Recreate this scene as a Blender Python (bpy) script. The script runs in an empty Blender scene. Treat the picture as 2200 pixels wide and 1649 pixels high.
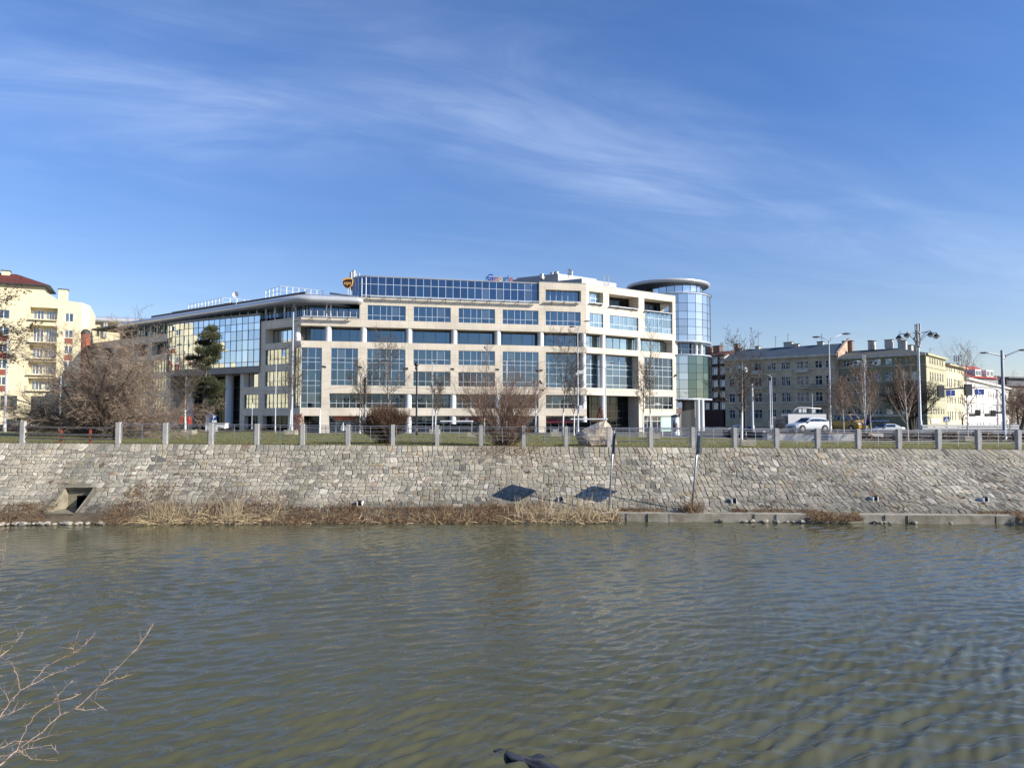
import bpy, math, random
import numpy as np
from mathutils import Vector, Matrix, noise

# ------------------------------------------------------------------ camera
scene = bpy.context.scene
CZ = 5.42                       # eye height above the water
FPX = 1525.0                    # focal length in pixels of the 2200 px wide photograph
TH = math.atan(70.5 / FPX)      # slight upward pitch
cam_d = bpy.data.cameras.new('camera')
cam_d.sensor_width = 36.0
cam_d.lens = 36.0 * FPX / 2200.0
cam_d.clip_start = 0.1
cam_d.clip_end = 9000
cam = bpy.data.objects.new('camera', cam_d)
scene.collection.objects.link(cam)
cam.location = (0, 0, CZ)
cam.rotation_euler = (math.radians(90) + TH, 0, 0)
scene.camera = cam
scene.render.resolution_x = 1024
scene.render.resolution_y = 767

# ------------------------------------------------------------------ sun, sky, exposure
SUN_EL = math.radians(26.5)
SUN_AZ = math.radians(71)       # to the right of straight behind the camera
world = bpy.data.worlds.new("World")
scene.world = world
world.use_nodes = True
wn = world.node_tree.nodes
wl = world.node_tree.links
wn.clear()
w_out = wn.new('ShaderNodeOutputWorld')
w_bg = wn.new('ShaderNodeBackground')
w_bg.inputs['Strength'].default_value = 0.086
w_sky = wn.new('ShaderNodeTexSky')
w_sky.sky_type = 'NISHITA'
w_sky.sun_disc = False
w_sky.sun_elevation = SUN_EL
w_sky.sun_rotation = math.radians(180) - SUN_AZ
w_sky.air_density = 1.0
w_sky.dust_density = 0.35
w_sky.ozone_density = 2.2
w_sky.altitude = 120
# thin cirrus: a stretched noise on a high, flat layer of the sky
w_tc = wn.new('ShaderNodeTexCoord')
w_sep = wn.new('ShaderNodeSeparateXYZ')
wl.new(w_tc.outputs['Generated'], w_sep.inputs[0])
def wmath(op, a, b=None, clamp=False):
    n = wn.new('ShaderNodeMath'); n.operation = op; n.use_clamp = clamp
    for i, v in enumerate((a, b)):
        if v is None: continue
        if isinstance(v, (int, float)): n.inputs[i].default_value = v
        else: wl.new(v, n.inputs[i])
    return n.outputs[0]
zz = wmath('ADD', wmath('MAXIMUM', w_sep.outputs[2], 0.0), 0.14)
w_cmb = wn.new('ShaderNodeCombineXYZ')
wl.new(wmath('DIVIDE', w_sep.outputs[0], zz), w_cmb.inputs[0])
wl.new(wmath('DIVIDE', w_sep.outputs[1], zz), w_cmb.inputs[1])
def cirrus(rot, sx, sy, off, scale, detail, lo, hi, dist=0.6, rough=0.62):
    m0 = wn.new('ShaderNodeMapping'); m0.inputs['Rotation'].default_value = (0, 0, math.radians(rot))
    wl.new(w_cmb.outputs[0], m0.inputs[0])
    m = wn.new('ShaderNodeMapping')
    m.inputs['Location'].default_value = off
    m.inputs['Scale'].default_value = (sx, sy, 1)
    wl.new(m0.outputs[0], m.inputs[0])
    t = wn.new('ShaderNodeTexNoise')
    t.inputs['Scale'].default_value = scale
    t.inputs['Detail'].default_value = detail
    t.inputs['Roughness'].default_value = rough
    t.inputs['Distortion'].default_value = dist
    wl.new(m.outputs[0], t.inputs['Vector'])
    r = wn.new('ShaderNodeMapRange'); r.interpolation_type = 'SMOOTHSTEP'
    r.inputs['From Min'].default_value = lo; r.inputs['From Max'].default_value = hi
    wl.new(t.outputs[0], r.inputs[0])
    return r.outputs[0]
c_big = cirrus(-19, 0.35, 0.85, (1.3, 2.55, 0), 1.0, 4, 0.30, 0.74, 0.9)
c_fine = cirrus(-21, 0.75, 2.3, (0.3, 1.7, 0), 1.7, 10, 0.24, 0.86, 1.1, 0.62)
c_wisp = cirrus(-12, 0.9, 2.4, (7.3, 2.2, 0), 1.3, 8, 0.50, 0.85, 1.2)
w_sp2 = wn.new('ShaderNodeSeparateXYZ'); wl.new(w_cmb.outputs[0], w_sp2.inputs[0])
# distance across a broad band of cirrus lying over the town
vv_ = wmath('SUBTRACT', wmath('SUBTRACT', w_sp2.outputs[1], 1.84), wmath('MULTIPLY', w_sp2.outputs[0], 0.35))
vv_ = wmath('DIVIDE', vv_, 0.36)
band = wmath('POWER', 2.718, wmath('MULTIPLY', wmath('MULTIPLY', vv_, vv_), -1.0))
veil = wmath('MULTIPLY', wmath('ADD', wmath('MULTIPLY', band, 0.85), 0.20), wmath('ADD', wmath('MULTIPLY', c_big, 0.75), 0.25))
c_sum = wmath('ADD', wmath('MULTIPLY', veil, wmath('ADD', wmath('MULTIPLY', c_fine, 0.70), 0.22)), wmath('MULTIPLY', c_wisp, 0.05))
c_amt = wmath('MULTIPLY', c_sum, 0.38, True)
w_tint = wn.new('ShaderNodeMix'); w_tint.data_type = 'RGBA'; w_tint.blend_type = 'MULTIPLY'
w_tint.inputs[0].default_value = 1.0
w_tc2 = wn.new('ShaderNodeMapRange'); w_tc2.interpolation_type = 'SMOOTHSTEP'
w_tc2.inputs['From Min'].default_value = -0.02; w_tc2.inputs['From Max'].default_value = 0.46
wl.new(w_sep.outputs[2], w_tc2.inputs[0])
w_tg = wn.new('ShaderNodeMix'); w_tg.data_type = 'RGBA'
w_tg.inputs[6].default_value = (0.96, 0.92, 1.02, 1); w_tg.inputs[7].default_value = (0.56, 0.86, 1.32, 1)
wl.new(w_tc2.outputs[0], w_tg.inputs[0]); wl.new(w_tg.outputs[2], w_tint.inputs[7])
wl.new(w_sky.outputs[0], w_tint.inputs[6])
w_mix = wn.new('ShaderNodeMix'); w_mix.data_type = 'RGBA'
w_mix.inputs[7].default_value = (8.0, 9.2, 11.0, 1)
wl.new(c_amt, w_mix.inputs[0])
wl.new(w_tint.outputs[2], w_mix.inputs[6])
wl.new(w_mix.outputs[2], w_bg.inputs[0])
wl.new(w_bg.outputs[0], w_out.inputs[0])

sun_d = bpy.data.lights.new('sun', 'SUN')
sun_d.energy = 5.0
sun_d.angle = math.radians(0.5)
sun_d.color = (1.0, 0.93, 0.82)
sun = bpy.data.objects.new('sun', sun_d)
scene.collection.objects.link(sun)
_s = Vector((math.sin(SUN_AZ) * math.cos(SUN_EL), -math.cos(SUN_AZ) * math.cos(SUN_EL), math.sin(SUN_EL)))
sun.rotation_euler = _s.to_track_quat('Z', 'Y').to_euler()
sun.location = (40, -40, 60)

scene.view_settings.view_transform = 'Standard'
scene.view_settings.look = 'None'
scene.view_settings.exposure = 0.68
scene.view_settings.gamma = 1

# ------------------------------------------------------------------ helpers
C = scene.collection
R = random.Random(7)

def ray(px, py):
    cx = (px - 1100.0) / FPX; cy = (824.5 - py) / FPX
    d = Vector((cx, math.cos(TH) - cy * math.sin(TH), math.sin(TH) + cy * math.cos(TH)))
    return d / d.y
def at(px, py, Y):
    return Vector((0, 0, CZ)) + ray(px, py) * Y
def on_z(px, py, z):
    d = ray(px, py); return Vector((0, 0, CZ)) + d * ((z - CZ) / d.z)

class MB:
    """collects faces; build() links them as one mesh object"""
    def __init__(s): s.v = []; s.f = []; s.uv = []; s.m = []
    def add(s, vs, fs, m=0, uvs=None):
        o = len(s.v); s.v.extend([tuple(v) for v in vs])
        for i, f in enumerate(fs):
            s.f.append(tuple(o + k for k in f)); s.m.append(m)
            s.uv.append(uvs[i] if uvs else None)
    def quad(s, a, b, c, d, m=0, uv=None): s.add([a, b, c, d], [(0, 1, 2, 3)], m, [uv] if uv else None)
    def hexa(s, p, m=0):
        # p: 8 corners, bottom ring 0-3 then top ring 4-7
        s.add(p, [(3, 2, 1, 0), (4, 5, 6, 7), (0, 1, 5, 4), (1, 2, 6, 5), (2, 3, 7, 6), (3, 0, 4, 7)], m)
    def box(s, cx, cy, z0, z1, sx, sy, rot=0, m=0, taper=1.0):
        c, n = math.cos(rot), math.sin(rot)
        def P(x, y, z): return (cx + x * c - y * n, cy + x * n + y * c, z)
        a, b = sx / 2, sy / 2
        s.hexa([P(-a, -b, z0), P(a, -b, z0), P(a, b, z0), P(-a, b, z0),
                P(-a * taper, -b * taper, z1), P(a * taper, -b * taper, z1), P(a * taper, b * taper, z1), P(-a * taper, b * taper, z1)], m)
    def tube(s, pts, rad, n=6, m=0, cap=True):
        pts = [Vector(p) for p in pts]
        if isinstance(rad, (int, float)): rad = [rad] * len(pts)
        o = len(s.v); k = len(pts); prev = None
        for i in range(k):
            t = (pts[min(i + 1, k - 1)] - pts[max(i - 1, 0)])
            if t.length < 1e-9: t = Vector((0, 0, 1))
            t.normalize()
            if prev is None:
                a = Vector((0, 0, 1)) if abs(t.z) < .9 else Vector((1, 0, 0))
                x = t.cross(a).normalized()
            else:
                x = prev - t * prev.dot(t)
                if x.length < 1e-6: x = t.orthogonal()
                x.normalize()
            prev = x; y = t.cross(x)
            for j in range(n):
                an = 2 * math.pi * j / n
                q = pts[i] + (x * math.cos(an) + y * math.sin(an)) * rad[i]
                s.v.append((q.x, q.y, q.z))
        for i in range(k - 1):
            for j in range(n):
                j2 = (j + 1) % n
                s.f.append((o + i * n + j, o + i * n + j2, o + (i + 1) * n + j2, o + (i + 1) * n + j)); s.m.append(m); s.uv.append(None)
        if cap and n > 2:
            s.f.append(tuple(o + j for j in range(n))[::-1]); s.m.append(m); s.uv.append(None)
            s.f.append(tuple(o + (k - 1) * n + j for j in range(n))); s.m.append(m); s.uv.append(None)
    def lathe(s, cx, cy, prof, n=24, m=0, a0=0, a1=2 * math.pi):
        o = len(s.v); k = len(prof); full = abs(a1 - a0 - 2 * math.pi) < 1e-6
        N = n if full else n + 1
        for (r, z) in prof:
            for j in range(N):
                an = a0 + (a1 - a0) * j / n
                s.v.append((cx + r * math.cos(an), cy + r * math.sin(an), z))
        for i in range(k - 1):
            for j in range(n):
                j2 = (j + 1) % N if full else j + 1
                s.f.append((o + i * N + j, o + i * N + j2, o + (i + 1) * N + j2, o + (i + 1) * N + j)); s.m.append(m); s.uv.append(None)
    def poly(s, pts, z0, z1, m=0, bottom=True):
        n = len(pts)
        vs = [(p[0], p[1], z0) for p in pts] + [(p[0], p[1], z1) for p in pts]
        fs = [(i, (i + 1) % n, n + (i + 1) % n, n + i) for i in range(n)] + [tuple(range(n, 2 * n))]
        if bottom: fs.append(tuple(range(n))[::-1])
        s.add(vs, fs, m)
    def build(s, name, mats, parent=None, smooth=False, loc=None):
        me = bpy.data.meshes.new(name)
        vs = s.v
        if loc is not None: vs = [(a - loc[0], b - loc[1], c - loc[2]) for a, b, c in vs]
        me.from_pydata(vs, [], s.f)
        if not isinstance(mats, (list, tuple)): mats = [mats]
        for mt in mats: me.materials.append(mt)
        if any(s.m): me.polygons.foreach_set('material_index', s.m)
        if any(u is not None for u in s.uv):
            ul = me.uv_layers.new(name='UVMap'); arr = []
            for f, u in zip(s.f, s.uv):
                if u is None: arr.extend([0.0, 0.0] * len(f))
                else:
                    for q in u: arr.extend(q)
            ul.data.foreach_set('uv', arr)
        if smooth: me.polygons.foreach_set('use_smooth', [True] * len(s.f))
        me.validate(); me.update()
        o = bpy.data.objects.new(name, me); C.objects.link(o)
        if loc is not None: o.location = loc
        if parent is not None:
            o.parent = parent
            # parents are Empties moved to the thing's base: keep world coordinates
            o.matrix_parent_inverse = Matrix.Identity(4)
            if parent.get('_base') is not None and loc is None:
                b = parent['_base']; o.location = (-b[0], -b[1], -b[2])
        return o

def thing(name, label, cat, base=(0, 0, 0), group=None):
    o = bpy.data.objects.new(name, None); C.objects.link(o)
    o.empty_display_size = 0.3
    o.location = base; o['_base'] = [float(b) for b in base]
    o['label'] = label; o['category'] = cat
    if group: o['group'] = group
    return o
def tag(o, label, cat, group=None, kind=None):
    o['label'] = label; o['category'] = cat
    if group: o['group'] = group
    if kind: o['kind'] = kind
    return o
def part(mb, name, mats, root, smooth=False, parent=None, label=None):
    """mesh given in world coordinates, made a part of root (or a sub-part of `parent`)"""
    b = root['_base']
    o = mb.build(name, mats, None, smooth)
    me = o.data
    me.transform(Matrix.Translation((-b[0], -b[1], -b[2])))
    o.parent = parent if parent is not None else root
    if label: o['label'] = label
    return o
def copy_tree(o, parent=None):
    c = o.copy(); C.objects.link(c)
    if parent is not None: c.parent = parent
    for ch in [x for x in bpy.data.objects if x.parent == o]: copy_tree(ch, c)
    return c
def place(src, base, rz=0, scale=1.0, label=None, group=None):
    kids = list(src.children)
    c = src.copy(); C.objects.link(c); c.location = base; c.rotation_euler = (0, 0, rz)
    c.scale = (scale, scale, scale) if isinstance(scale, (int, float)) else scale
    c['_base'] = [float(b) for b in base]
    if label: c['label'] = label
    if group: c['group'] = group
    for k in kids:
        k2 = k.copy(); C.objects.link(k2); k2.parent = c
        for g in list(k.children):
            g2 = g.copy(); C.objects.link(g2); g2.parent = k2
    return c

# ------------------------------------------------------------------ materials
def nt(m):
    m.use_nodes = True; return m.node_tree.nodes, m.node_tree.links
def mat(name, col, rough=0.6, metal=0.0, var=0.0, vs=1.0, bump=0.0, bs=20.0, spec=0.5, col2=None, island=0.0, bd=0.02, detail=5):
    m = bpy.data.materials.new(name); N, L = nt(m)
    b = N['Principled BSDF']
    b.inputs['Roughness'].default_value = rough; b.inputs['Metallic'].default_value = metal
    b.inputs['Specular IOR Level'].default_value = spec
    tc = N.new('ShaderNodeTexCoord')
    c1 = (*col, 1); c2 = (*(col2 if col2 else [c * (1 - var) for c in col]), 1)
    last = None
    if var or col2:
        t = N.new('ShaderNodeTexNoise'); t.inputs['Scale'].default_value = vs; t.inputs['Detail'].default_value = detail
        t.inputs['Roughness'].default_value = 0.65
        L.new(tc.outputs['Object'], t.inputs['Vector'])
        rr = N.new('ShaderNodeMapRange'); rr.inputs['From Min'].default_value = 0.34; rr.inputs['From Max'].default_value = 0.66
        L.new(t.outputs[0], rr.inputs[0])
        mx = N.new('ShaderNodeMix'); mx.data_type = 'RGBA'
        mx.inputs[6].default_value = c1; mx.inputs[7].default_value = c2
        L.new(rr.outputs[0], mx.inputs[0]); last = mx.outputs[2]
    if island:
        g = N.new('ShaderNodeNewGeometry')
        hs = N.new('ShaderNodeHueSaturation')
        mr = N.new('ShaderNodeMapRange'); mr.inputs['To Min'].default_value = 1 - island; mr.inputs['To Max'].default_value = 1 + island
        L.new(g.outputs['Random Per Island'], mr.inputs[0]); L.new(mr.outputs[0], hs.inputs['Value'])
        if last: L.new(last, hs.inputs['Color'])
        else: hs.inputs['Color'].default_value = c1
        last = hs.outputs[0]
    if last: L.new(last, b.inputs['Base Color'])
    else: b.inputs['Base Color'].default_value = c1
    if bump:
        t2 = N.new('ShaderNodeTexNoise'); t2.inputs['Scale'].default_value = bs; t2.inputs['Detail'].default_value = 6
        L.new(tc.outputs['Object'], t2.inputs['Vector'])
        bp = N.new('ShaderNodeBump'); bp.inputs['Strength'].default_value = bump; bp.inputs['Distance'].default_value = bd
        L.new(t2.outputs[0], bp.inputs['Height']); L.new(bp.outputs[0], b.inputs['Normal'])
    return m

def cladding(name, c1, c2, mortar, bw=1.35, bh=0.8, ms=0.012, off=0.0, noise_amt=0.18):
    """stone cladding slabs, joints laid out in metres on the wall's own (u, z)"""
    m = bpy.data.materials.new(name); N, L = nt(m); b = N['Principled BSDF']
    b.inputs['Roughness'].default_value = 0.62
    uv = N.new('ShaderNodeUVMap'); uv.uv_map = 'UVMap'
    br = N.new('ShaderNodeTexBrick'); br.offset = off; br.squash = 1.0
    br.inputs['Color1'].default_value = (*c1, 1); br.inputs['Color2'].default_value = (*c2, 1); br.inputs['Mortar'].default_value = (*mortar, 1)
    br.inputs['Scale'].default_value = 1.0; br.inputs['Mortar Size'].default_value = ms; br.inputs['Mortar Smooth'].default_value = 0.2
    br.inputs['Bias'].default_value = -0.35
    br.inputs['Brick Width'].default_value = bw; br.inputs['Row Height'].default_value = bh
    L.new(uv.outputs[0], br.inputs['Vector'])
    t = N.new('ShaderNodeTexNoise'); t.inputs['Scale'].default_value = 0.35; t.inputs['Detail'].default_value = 6
    tc = N.new('ShaderNodeTexCoord'); L.new(tc.outputs['Object'], t.inputs['Vector'])
    hs = N.new('ShaderNodeHueSaturation')
    mr = N.new('ShaderNodeMapRange'); mr.inputs['From Min'].default_value = .3; mr.inputs['From Max'].default_value = .7
    mr.inputs['To Min'].default_value = 1 - noise_amt; mr.inputs['To Max'].default_value = 1 + noise_amt * .4
    L.new(t.outputs[0], mr.inputs[0]); L.new(mr.outputs[0], hs.inputs['Value']); L.new(br.outputs[0], hs.inputs['Color'])
    L.new(hs.outputs[0], b.inputs['Base Color'])
    bp = N.new('ShaderNodeBump'); bp.inputs['Strength'].default_value = .35; bp.inputs['Distance'].default_value = .02; bp.invert = True
    L.new(br.outputs['Fac'], bp.inputs['Height']); L.new(bp.outputs[0], b.inputs['Normal'])
    return m

def glass(name, refl, inner, rough=0.03, wob=0.0, blind=0.0, blind_col=(.30, .38, .38), ws=.8, mixf=0.75):
    """coated window glass: mirror layer over a dark room, panes differ a little from one another"""
    m = bpy.data.materials.new(name); N, L = nt(m); N.remove(N['Principled BSDF'])
    out = N['Material Output']
    gl = N.new('ShaderNodeBsdfGlossy'); gl.inputs['Roughness'].default_value = rough
    df = N.new('ShaderNodeBsdfDiffuse')
    g = N.new('ShaderNodeNewGeometry')
    hs = N.new('ShaderNodeHueSaturation'); hs.inputs['Color'].default_value = (*refl, 1)
    mr = N.new('ShaderNodeMapRange'); mr.inputs['To Min'].default_value = 0.84; mr.inputs['To Max'].default_value = 1.12
    L.new(g.outputs['Random Per Island'], mr.inputs[0]); L.new(mr.outputs[0], hs.inputs['Value']); L.new(hs.outputs[0], gl.inputs[0])
    mx = N.new('ShaderNodeMix'); mx.data_type = 'RGBA'; mx.inputs[6].default_value = (*inner, 1); mx.inputs[7].default_value = (*blind_col, 1)
    if blind:
        w = N.new('ShaderNodeTexWhiteNoise'); w.noise_dimensions = '1D'; L.new(g.outputs['Random Per Island'], w.inputs['W'])
        lt = N.new('ShaderNodeMath'); lt.operation = 'LESS_THAN'; lt.inputs[1].default_value = blind; L.new(w.outputs[0], lt.inputs[0])
        ml = N.new('ShaderNodeMath'); ml.operation = 'MULTIPLY'; ml.inputs[1].default_value = .55; L.new(lt.outputs[0], ml.inputs[0])
        L.new(ml.outputs[0], mx.inputs[0])
    else: mx.inputs[0].default_value = 0
    L.new(mx.outputs[2], df.inputs[0])
    lw = N.new('ShaderNodeLayerWeight'); lw.inputs['Blend'].default_value = 0.35
    m1 = N.new('ShaderNodeMapRange'); m1.inputs['To Min'].default_value = mixf; m1.inputs['To Max'].default_value = 1.0
    L.new(lw.outputs['Fresnel'], m1.inputs[0])
    mix = N.new('ShaderNodeMixShader'); L.new(m1.outputs[0], mix.inputs[0]); L.new(df.outputs[0], mix.inputs[1]); L.new(gl.outputs[0], mix.inputs[2])
    L.new(mix.outputs[0], out.inputs[0])
    if wob:
        tc = N.new('ShaderNodeTexCoord'); t = N.new('ShaderNodeTexNoise'); t.inputs['Scale'].default_value = ws; t.inputs['Detail'].default_value = 2
        L.new(tc.outputs['Object'], t.inputs['Vector'])
        bp = N.new('ShaderNodeBump'); bp.inputs['Strength'].default_value = wob; bp.inputs['Distance'].default_value = .05
        L.new(t.outputs[0], bp.inputs['Height']); L.new(bp.outputs[0], gl.inputs['Normal'])
    return m

m_stone = cladding('sandstone_cladding', (.62, .56, .46), (.585, .51, .39), (.28, .25, .20))
m_stone_shade = cladding('shade_lifted_cladding', (.78, .675, .51), (.71, .61, .45), (.32, .29, .24))  # same sandstone, lightened and warmed in colour to offset the wing's blue shade
m_soffit = mat('plaster_soffit', (.42, .41, .39), .8, var=.2, vs=.6)
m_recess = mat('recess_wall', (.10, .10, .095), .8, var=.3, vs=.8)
m_glass = glass('office_glass', (.165, .24, .32), (.008, .014, .018), blind=.07, wob=.02)
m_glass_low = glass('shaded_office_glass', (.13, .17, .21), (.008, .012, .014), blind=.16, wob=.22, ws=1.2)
m_glass_e = glass('corner_office_glass', (.42, .53, .56), (.05, .08, .08), blind=.25, wob=.02)
m_glass_top = glass('penthouse_glass', (.13, .20, .30), (.012, .02, .03), blind=.08, wob=.015)
m_glass_bay = glass('mirror_glass', (.74, .80, .86), (.03, .04, .05), rough=.012, wob=.02, mixf=.9)
m_glass_tower = glass('tower_glass', (.72, .78, .84), (.30, .33, .36), wob=.02, blind=.1, mixf=.72)  # pale inner colour paints bright sky glare into the panes
m_glass_wavy = glass('warped_mirror_glass', (.66, .72, .74), (.02, .03, .03), rough=.01, wob=.5, ws=1.1, mixf=.85)
m_glass_dark = glass('dark_glass', (.045, .055, .06), (.01, .012, .014), wob=.05)
m_glass_house = glass('house_window_glass', (.22, .27, .32), (.03, .035, .04), wob=.08, blind=.3, blind_col=(.5, .5, .46))
m_frame = mat('aluminium_frame', (.60, .66, .72), .35, .3)
m_frame_dark = mat('dark_frame', (.05, .055, .06), .45, .3)
m_white = mat('white_paint', (.78, .78, .76), .5, var=.08, vs=2)
m_colm = mat('column_render', (.60, .61, .60), .45, var=.1, vs=.7)
m_metalroof = mat('metal_roof', (.40, .41, .42), .38, .45, var=.15, vs=.4)
m_eave = mat('rounded_eave_metal', (.60, .61, .62), .32, .35, var=.08, vs=.5)
m_roofdark = mat('roof_membrane', (.12, .13, .14), .8, var=.2)
m_galv = mat('galvanised_steel', (.42, .44, .46), .42, .7, var=.2, vs=3)
m_polew = mat('pale_pole_paint', (.47, .49, .50), .45, .1, var=.12, vs=1.5)
m_black = mat('black_paint', (.018, .018, .02), .4, var=.2, vs=2)
m_dark = mat('dark_plastic', (.03, .032, .035), .5)
m_conc = mat('concrete', (.40, .39, .37), .85, var=.25, vs=2.5, bump=.3, bs=30)
m_concl = mat('pale_concrete', (.55, .54, .51), .8, var=.18, vs=1.2, bump=.2, bs=20)
m_red = mat('red_paint', (.30, .02, .018), .5, var=.15)
m_blue = mat('sign_blue', (.01, .05, .30), .4, var=.1)
m_cream = mat('cream_render', (.72, .64, .42), .85, var=.09, vs=.5, bump=.1, bs=12)
m_brickred = mat('red_brick_panel', (.30, .09, .055), .85, var=.3, vs=4)
m_tiles = mat('red_roof_tiles', (.13, .03, .022), .8, var=.4, vs=6)
m_bark = mat('grey_bark', (.13, .105, .085), .9, var=.45, vs=9)
m_twig = mat('grey_brown_twig', (.30, .225, .165), .85, var=.35, vs=3, island=.3)
m_twig_red = mat('russet_twig', (.27, .165, .11), .85, var=.35, vs=3, island=.3)
m_twig_tree = mat('street_tree_twig', (.12, .095, .072), .85, var=.35, vs=3, island=.3)
m_twig_dark = mat('dark_twig', (.055, .045, .036), .9, var=.4, vs=3, island=.25)
m_birch = mat('birch_bark', (.66, .62, .57), .8, col2=(.18, .16, .14), vs=14)
m_lime = mat('limewashed_bark', (.72, .72, .70), .85, var=.25, vs=10)
m_wood = mat('weathered_wood', (.48, .43, .34), .85, var=.35, vs=9)
m_reed = mat('dry_reed', (.56, .44, .26), .8, var=.35, vs=5, island=.4)
m_grassdry = mat('dead_grass', (.26, .165, .09), .9, var=.4, vs=5, island=.45)
m_grassgreen = mat('grass_blade', (.12, .13, .035), .85, col2=(.21, .17, .07), vs=1.1, island=.35)

# ------------------------------------------------------------------ terrain functions
def top_y(X): return 42.7 + 0.0746 * X             # plan line of the embankment's upper edge
def top_z(X): return 3.65 - 0.0097 * max(-90, min(60, X))
def foot_y(X): return 37.75 - 0.0022 * (X + 2) ** 2 / (1 + abs(X) * .02)
FOOT_Z = 0.42
STREET = 3.05
def sstep(a, b, x):
    t = max(0.0, min(1.0, (x - a) / (b - a))); return t * t * (3 - 2 * t)
def lawn_end(X): return 72 - 11 * sstep(12, 24, X)
def lawn_z(X, Y):
    e = lawn_end(X); t = sstep(e, e + 3.5, Y)
    z = top_z(X) + .03 * math.sin(X * .7) * sstep(0, 6, Y - top_y(X)) + .05 * math.sin(X * .21 + Y * .3) * sstep(0, 8, Y - top_y(X))
    return z * (1 - t) + (STREET - .05) * t

# materials of the ground
def mat_lawn():
    m = bpy.data.materials.new('lawn'); N, L = nt(m); b = N['Principled BSDF']; b.inputs['Roughness'].default_value = .95
    tc = N.new('ShaderNodeTexCoord')
    t = N.new('ShaderNodeTexNoise'); t.inputs['Scale'].default_value = .55; t.inputs['Detail'].default_value = 9; t.inputs['Roughness'].default_value = .75
    L.new(tc.outputs['Object'], t.inputs['Vector'])
    r = N.new('ShaderNodeValToRGB'); L.new(t.outputs[0], r.inputs[0])
    e = r.color_ramp.elements
    e[0].position = .30; e[0].color = (.085, .095, .016, 1); e[1].position = .72; e[1].color = (.22, .165, .06, 1)
    k = r.color_ramp.elements.new(.47); k.color = (.13, .135, .035, 1)
    k = r.color_ramp.elements.new(.60); k.color = (.17, .15, .05, 1)
    L.new(r.outputs[0], b.inputs['Base Color'])
    t2 = N.new('ShaderNodeTexNoise'); t2.inputs['Scale'].default_value = 9; t2.inputs['Detail'].default_value = 8
    L.new(tc.outputs['Object'], t2.inputs['Vector'])
    bp = N.new('ShaderNodeBump'); bp.inputs['Strength'].default_value = .8; bp.inputs['Distance'].default_value = .08
    L.new(t2.outputs[0], bp.inputs['Height']); L.new(bp.outputs[0], b.inputs['Normal'])
    return m
m_lawn = mat_lawn()
m_asphalt = mat('asphalt', (.075, .075, .078), .9, var=.3, vs=.6, bump=.2, bs=40)
m_ground = mat('far_ground', (.12, .12, .10), .95, var=.3, vs=.05)
m_pave = mat('paving', (.36, .34, .31), .9, var=.2, vs=1.2)

# far ground sheet to the horizon, the street level in the town
mb = MB()
xs = [-4000, -900, -400, -250, -160, -100, -60, -30, 0, 30, 60, 100, 160, 250, 400, 900, 4000]
ys = [60, 90, 140, 200, 300, 500, 1200, 5000]
vs = [(x, y if y > 60 else 60, STREET - .06) for y in ys for x in xs]
n = len(xs)
mb.add(vs, [(j * n + i, j * n + i + 1, (j + 1) * n + i + 1, (j + 1) * n + i) for j in range(len(ys) - 1) for i in range(n - 1)])
tag(mb.build('ground', m_ground), 'level town ground reaching back behind the buildings to the horizon', 'ground', kind='structure')
# street asphalt
mb = MB()
xs = [-140 + 10 * i for i in range(32)]
vs = []
for x in xs: vs += [(x, lawn_end(x) + 2.2, STREET), (x, 132 + max(0, x) * .3, STREET)]
mb.add(vs, [(2 * i, 2 * i + 2, 2 * i + 3, 2 * i + 1) for i in range(len(xs) - 1)])
tag(mb.build('road', m_asphalt), 'grey asphalt street running between the lawn and the buildings', 'road', kind='structure')
# lawn of the promenade
mb = MB()
NX, NY = 200, 44
X0, X1 = -95, 85
vs = []
for j in range(NY + 1):
    for i in range(NX + 1):
        X = X0 + (X1 - X0) * i / NX
        a = top_y(X) + .02; e = lawn_end(X) + 3.6
        Y = a + (e - a) * (j / NY) ** 1.3
        vs.append((X, Y, lawn_z(X, Y)))
mb.add(vs, [(j * (NX + 1) + i, j * (NX + 1) + i + 1, (j + 1) * (NX + 1) + i + 1, (j + 1) * (NX + 1) + i) for j in range(NY) for i in range(NX)])
tag(mb.build('lawn', m_lawn, smooth=True), 'patchy green and straw coloured lawn on top of the embankment', 'lawn', kind='structure')
# paving strip at the lawn's far edge
mb = MB()
for i in range(60):
    xa = -60 + i * 2.0; xb = xa + 2.0
    ya = lawn_end(xa) - .9; yb = lawn_end(xb) - .9
    mb.quad((xa, ya, lawn_z(xa, ya) + .03), (xb, yb, lawn_z(xb, yb) + .03), (xb, yb + 1.0, lawn_z(xb, yb + 1) + .05), (xa, ya + 1.0, lawn_z(xa, ya + 1) + .05))
tag(mb.build('path', m_pave), 'narrow pale paved edge strip at the far side of the lawn', 'path', kind='structure')
# grass blades
mb = MB(); rg = random.Random(3)
for i in range(26000):
    X = rg.uniform(-42, 46); Y = top_y(X) + .1 + (rg.random() ** 1.6) * (lawn_end(X) - top_y(X) - 1)
    z = lawn_z(X, Y); h = rg.uniform(.04, .11) * (1.25 if rg.random() < .06 else 1); w = rg.uniform(.012, .03); a = rg.uniform(-.6, .6)
    mb.add([(X - w, Y, z - .01), (X + w, Y, z - .01), (X + a * h, Y + rg.uniform(-.04, .04), z + h)], [(0, 1, 2)])
tag(mb.build('grass', m_grassgreen), 'short patchy winter grass growing along the embankment top', 'grass', kind='stuff')

# raised road terrace on the right
TERR = 3.77
mb = MB()
pts = [(25.6, 70.35), (32.2, 70.35), (34.8, 70.9), (90, 71.5), (150, 74), (150, 96), (30, 92), (25.6, 84)]
mb.poly(pts, STREET - .03, TERR, bottom=False)
tag(mb.build('embanked_road', m_asphalt), 'raised asphalt carriageway leading to the bridge on the right', 'road', kind='structure')

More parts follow.
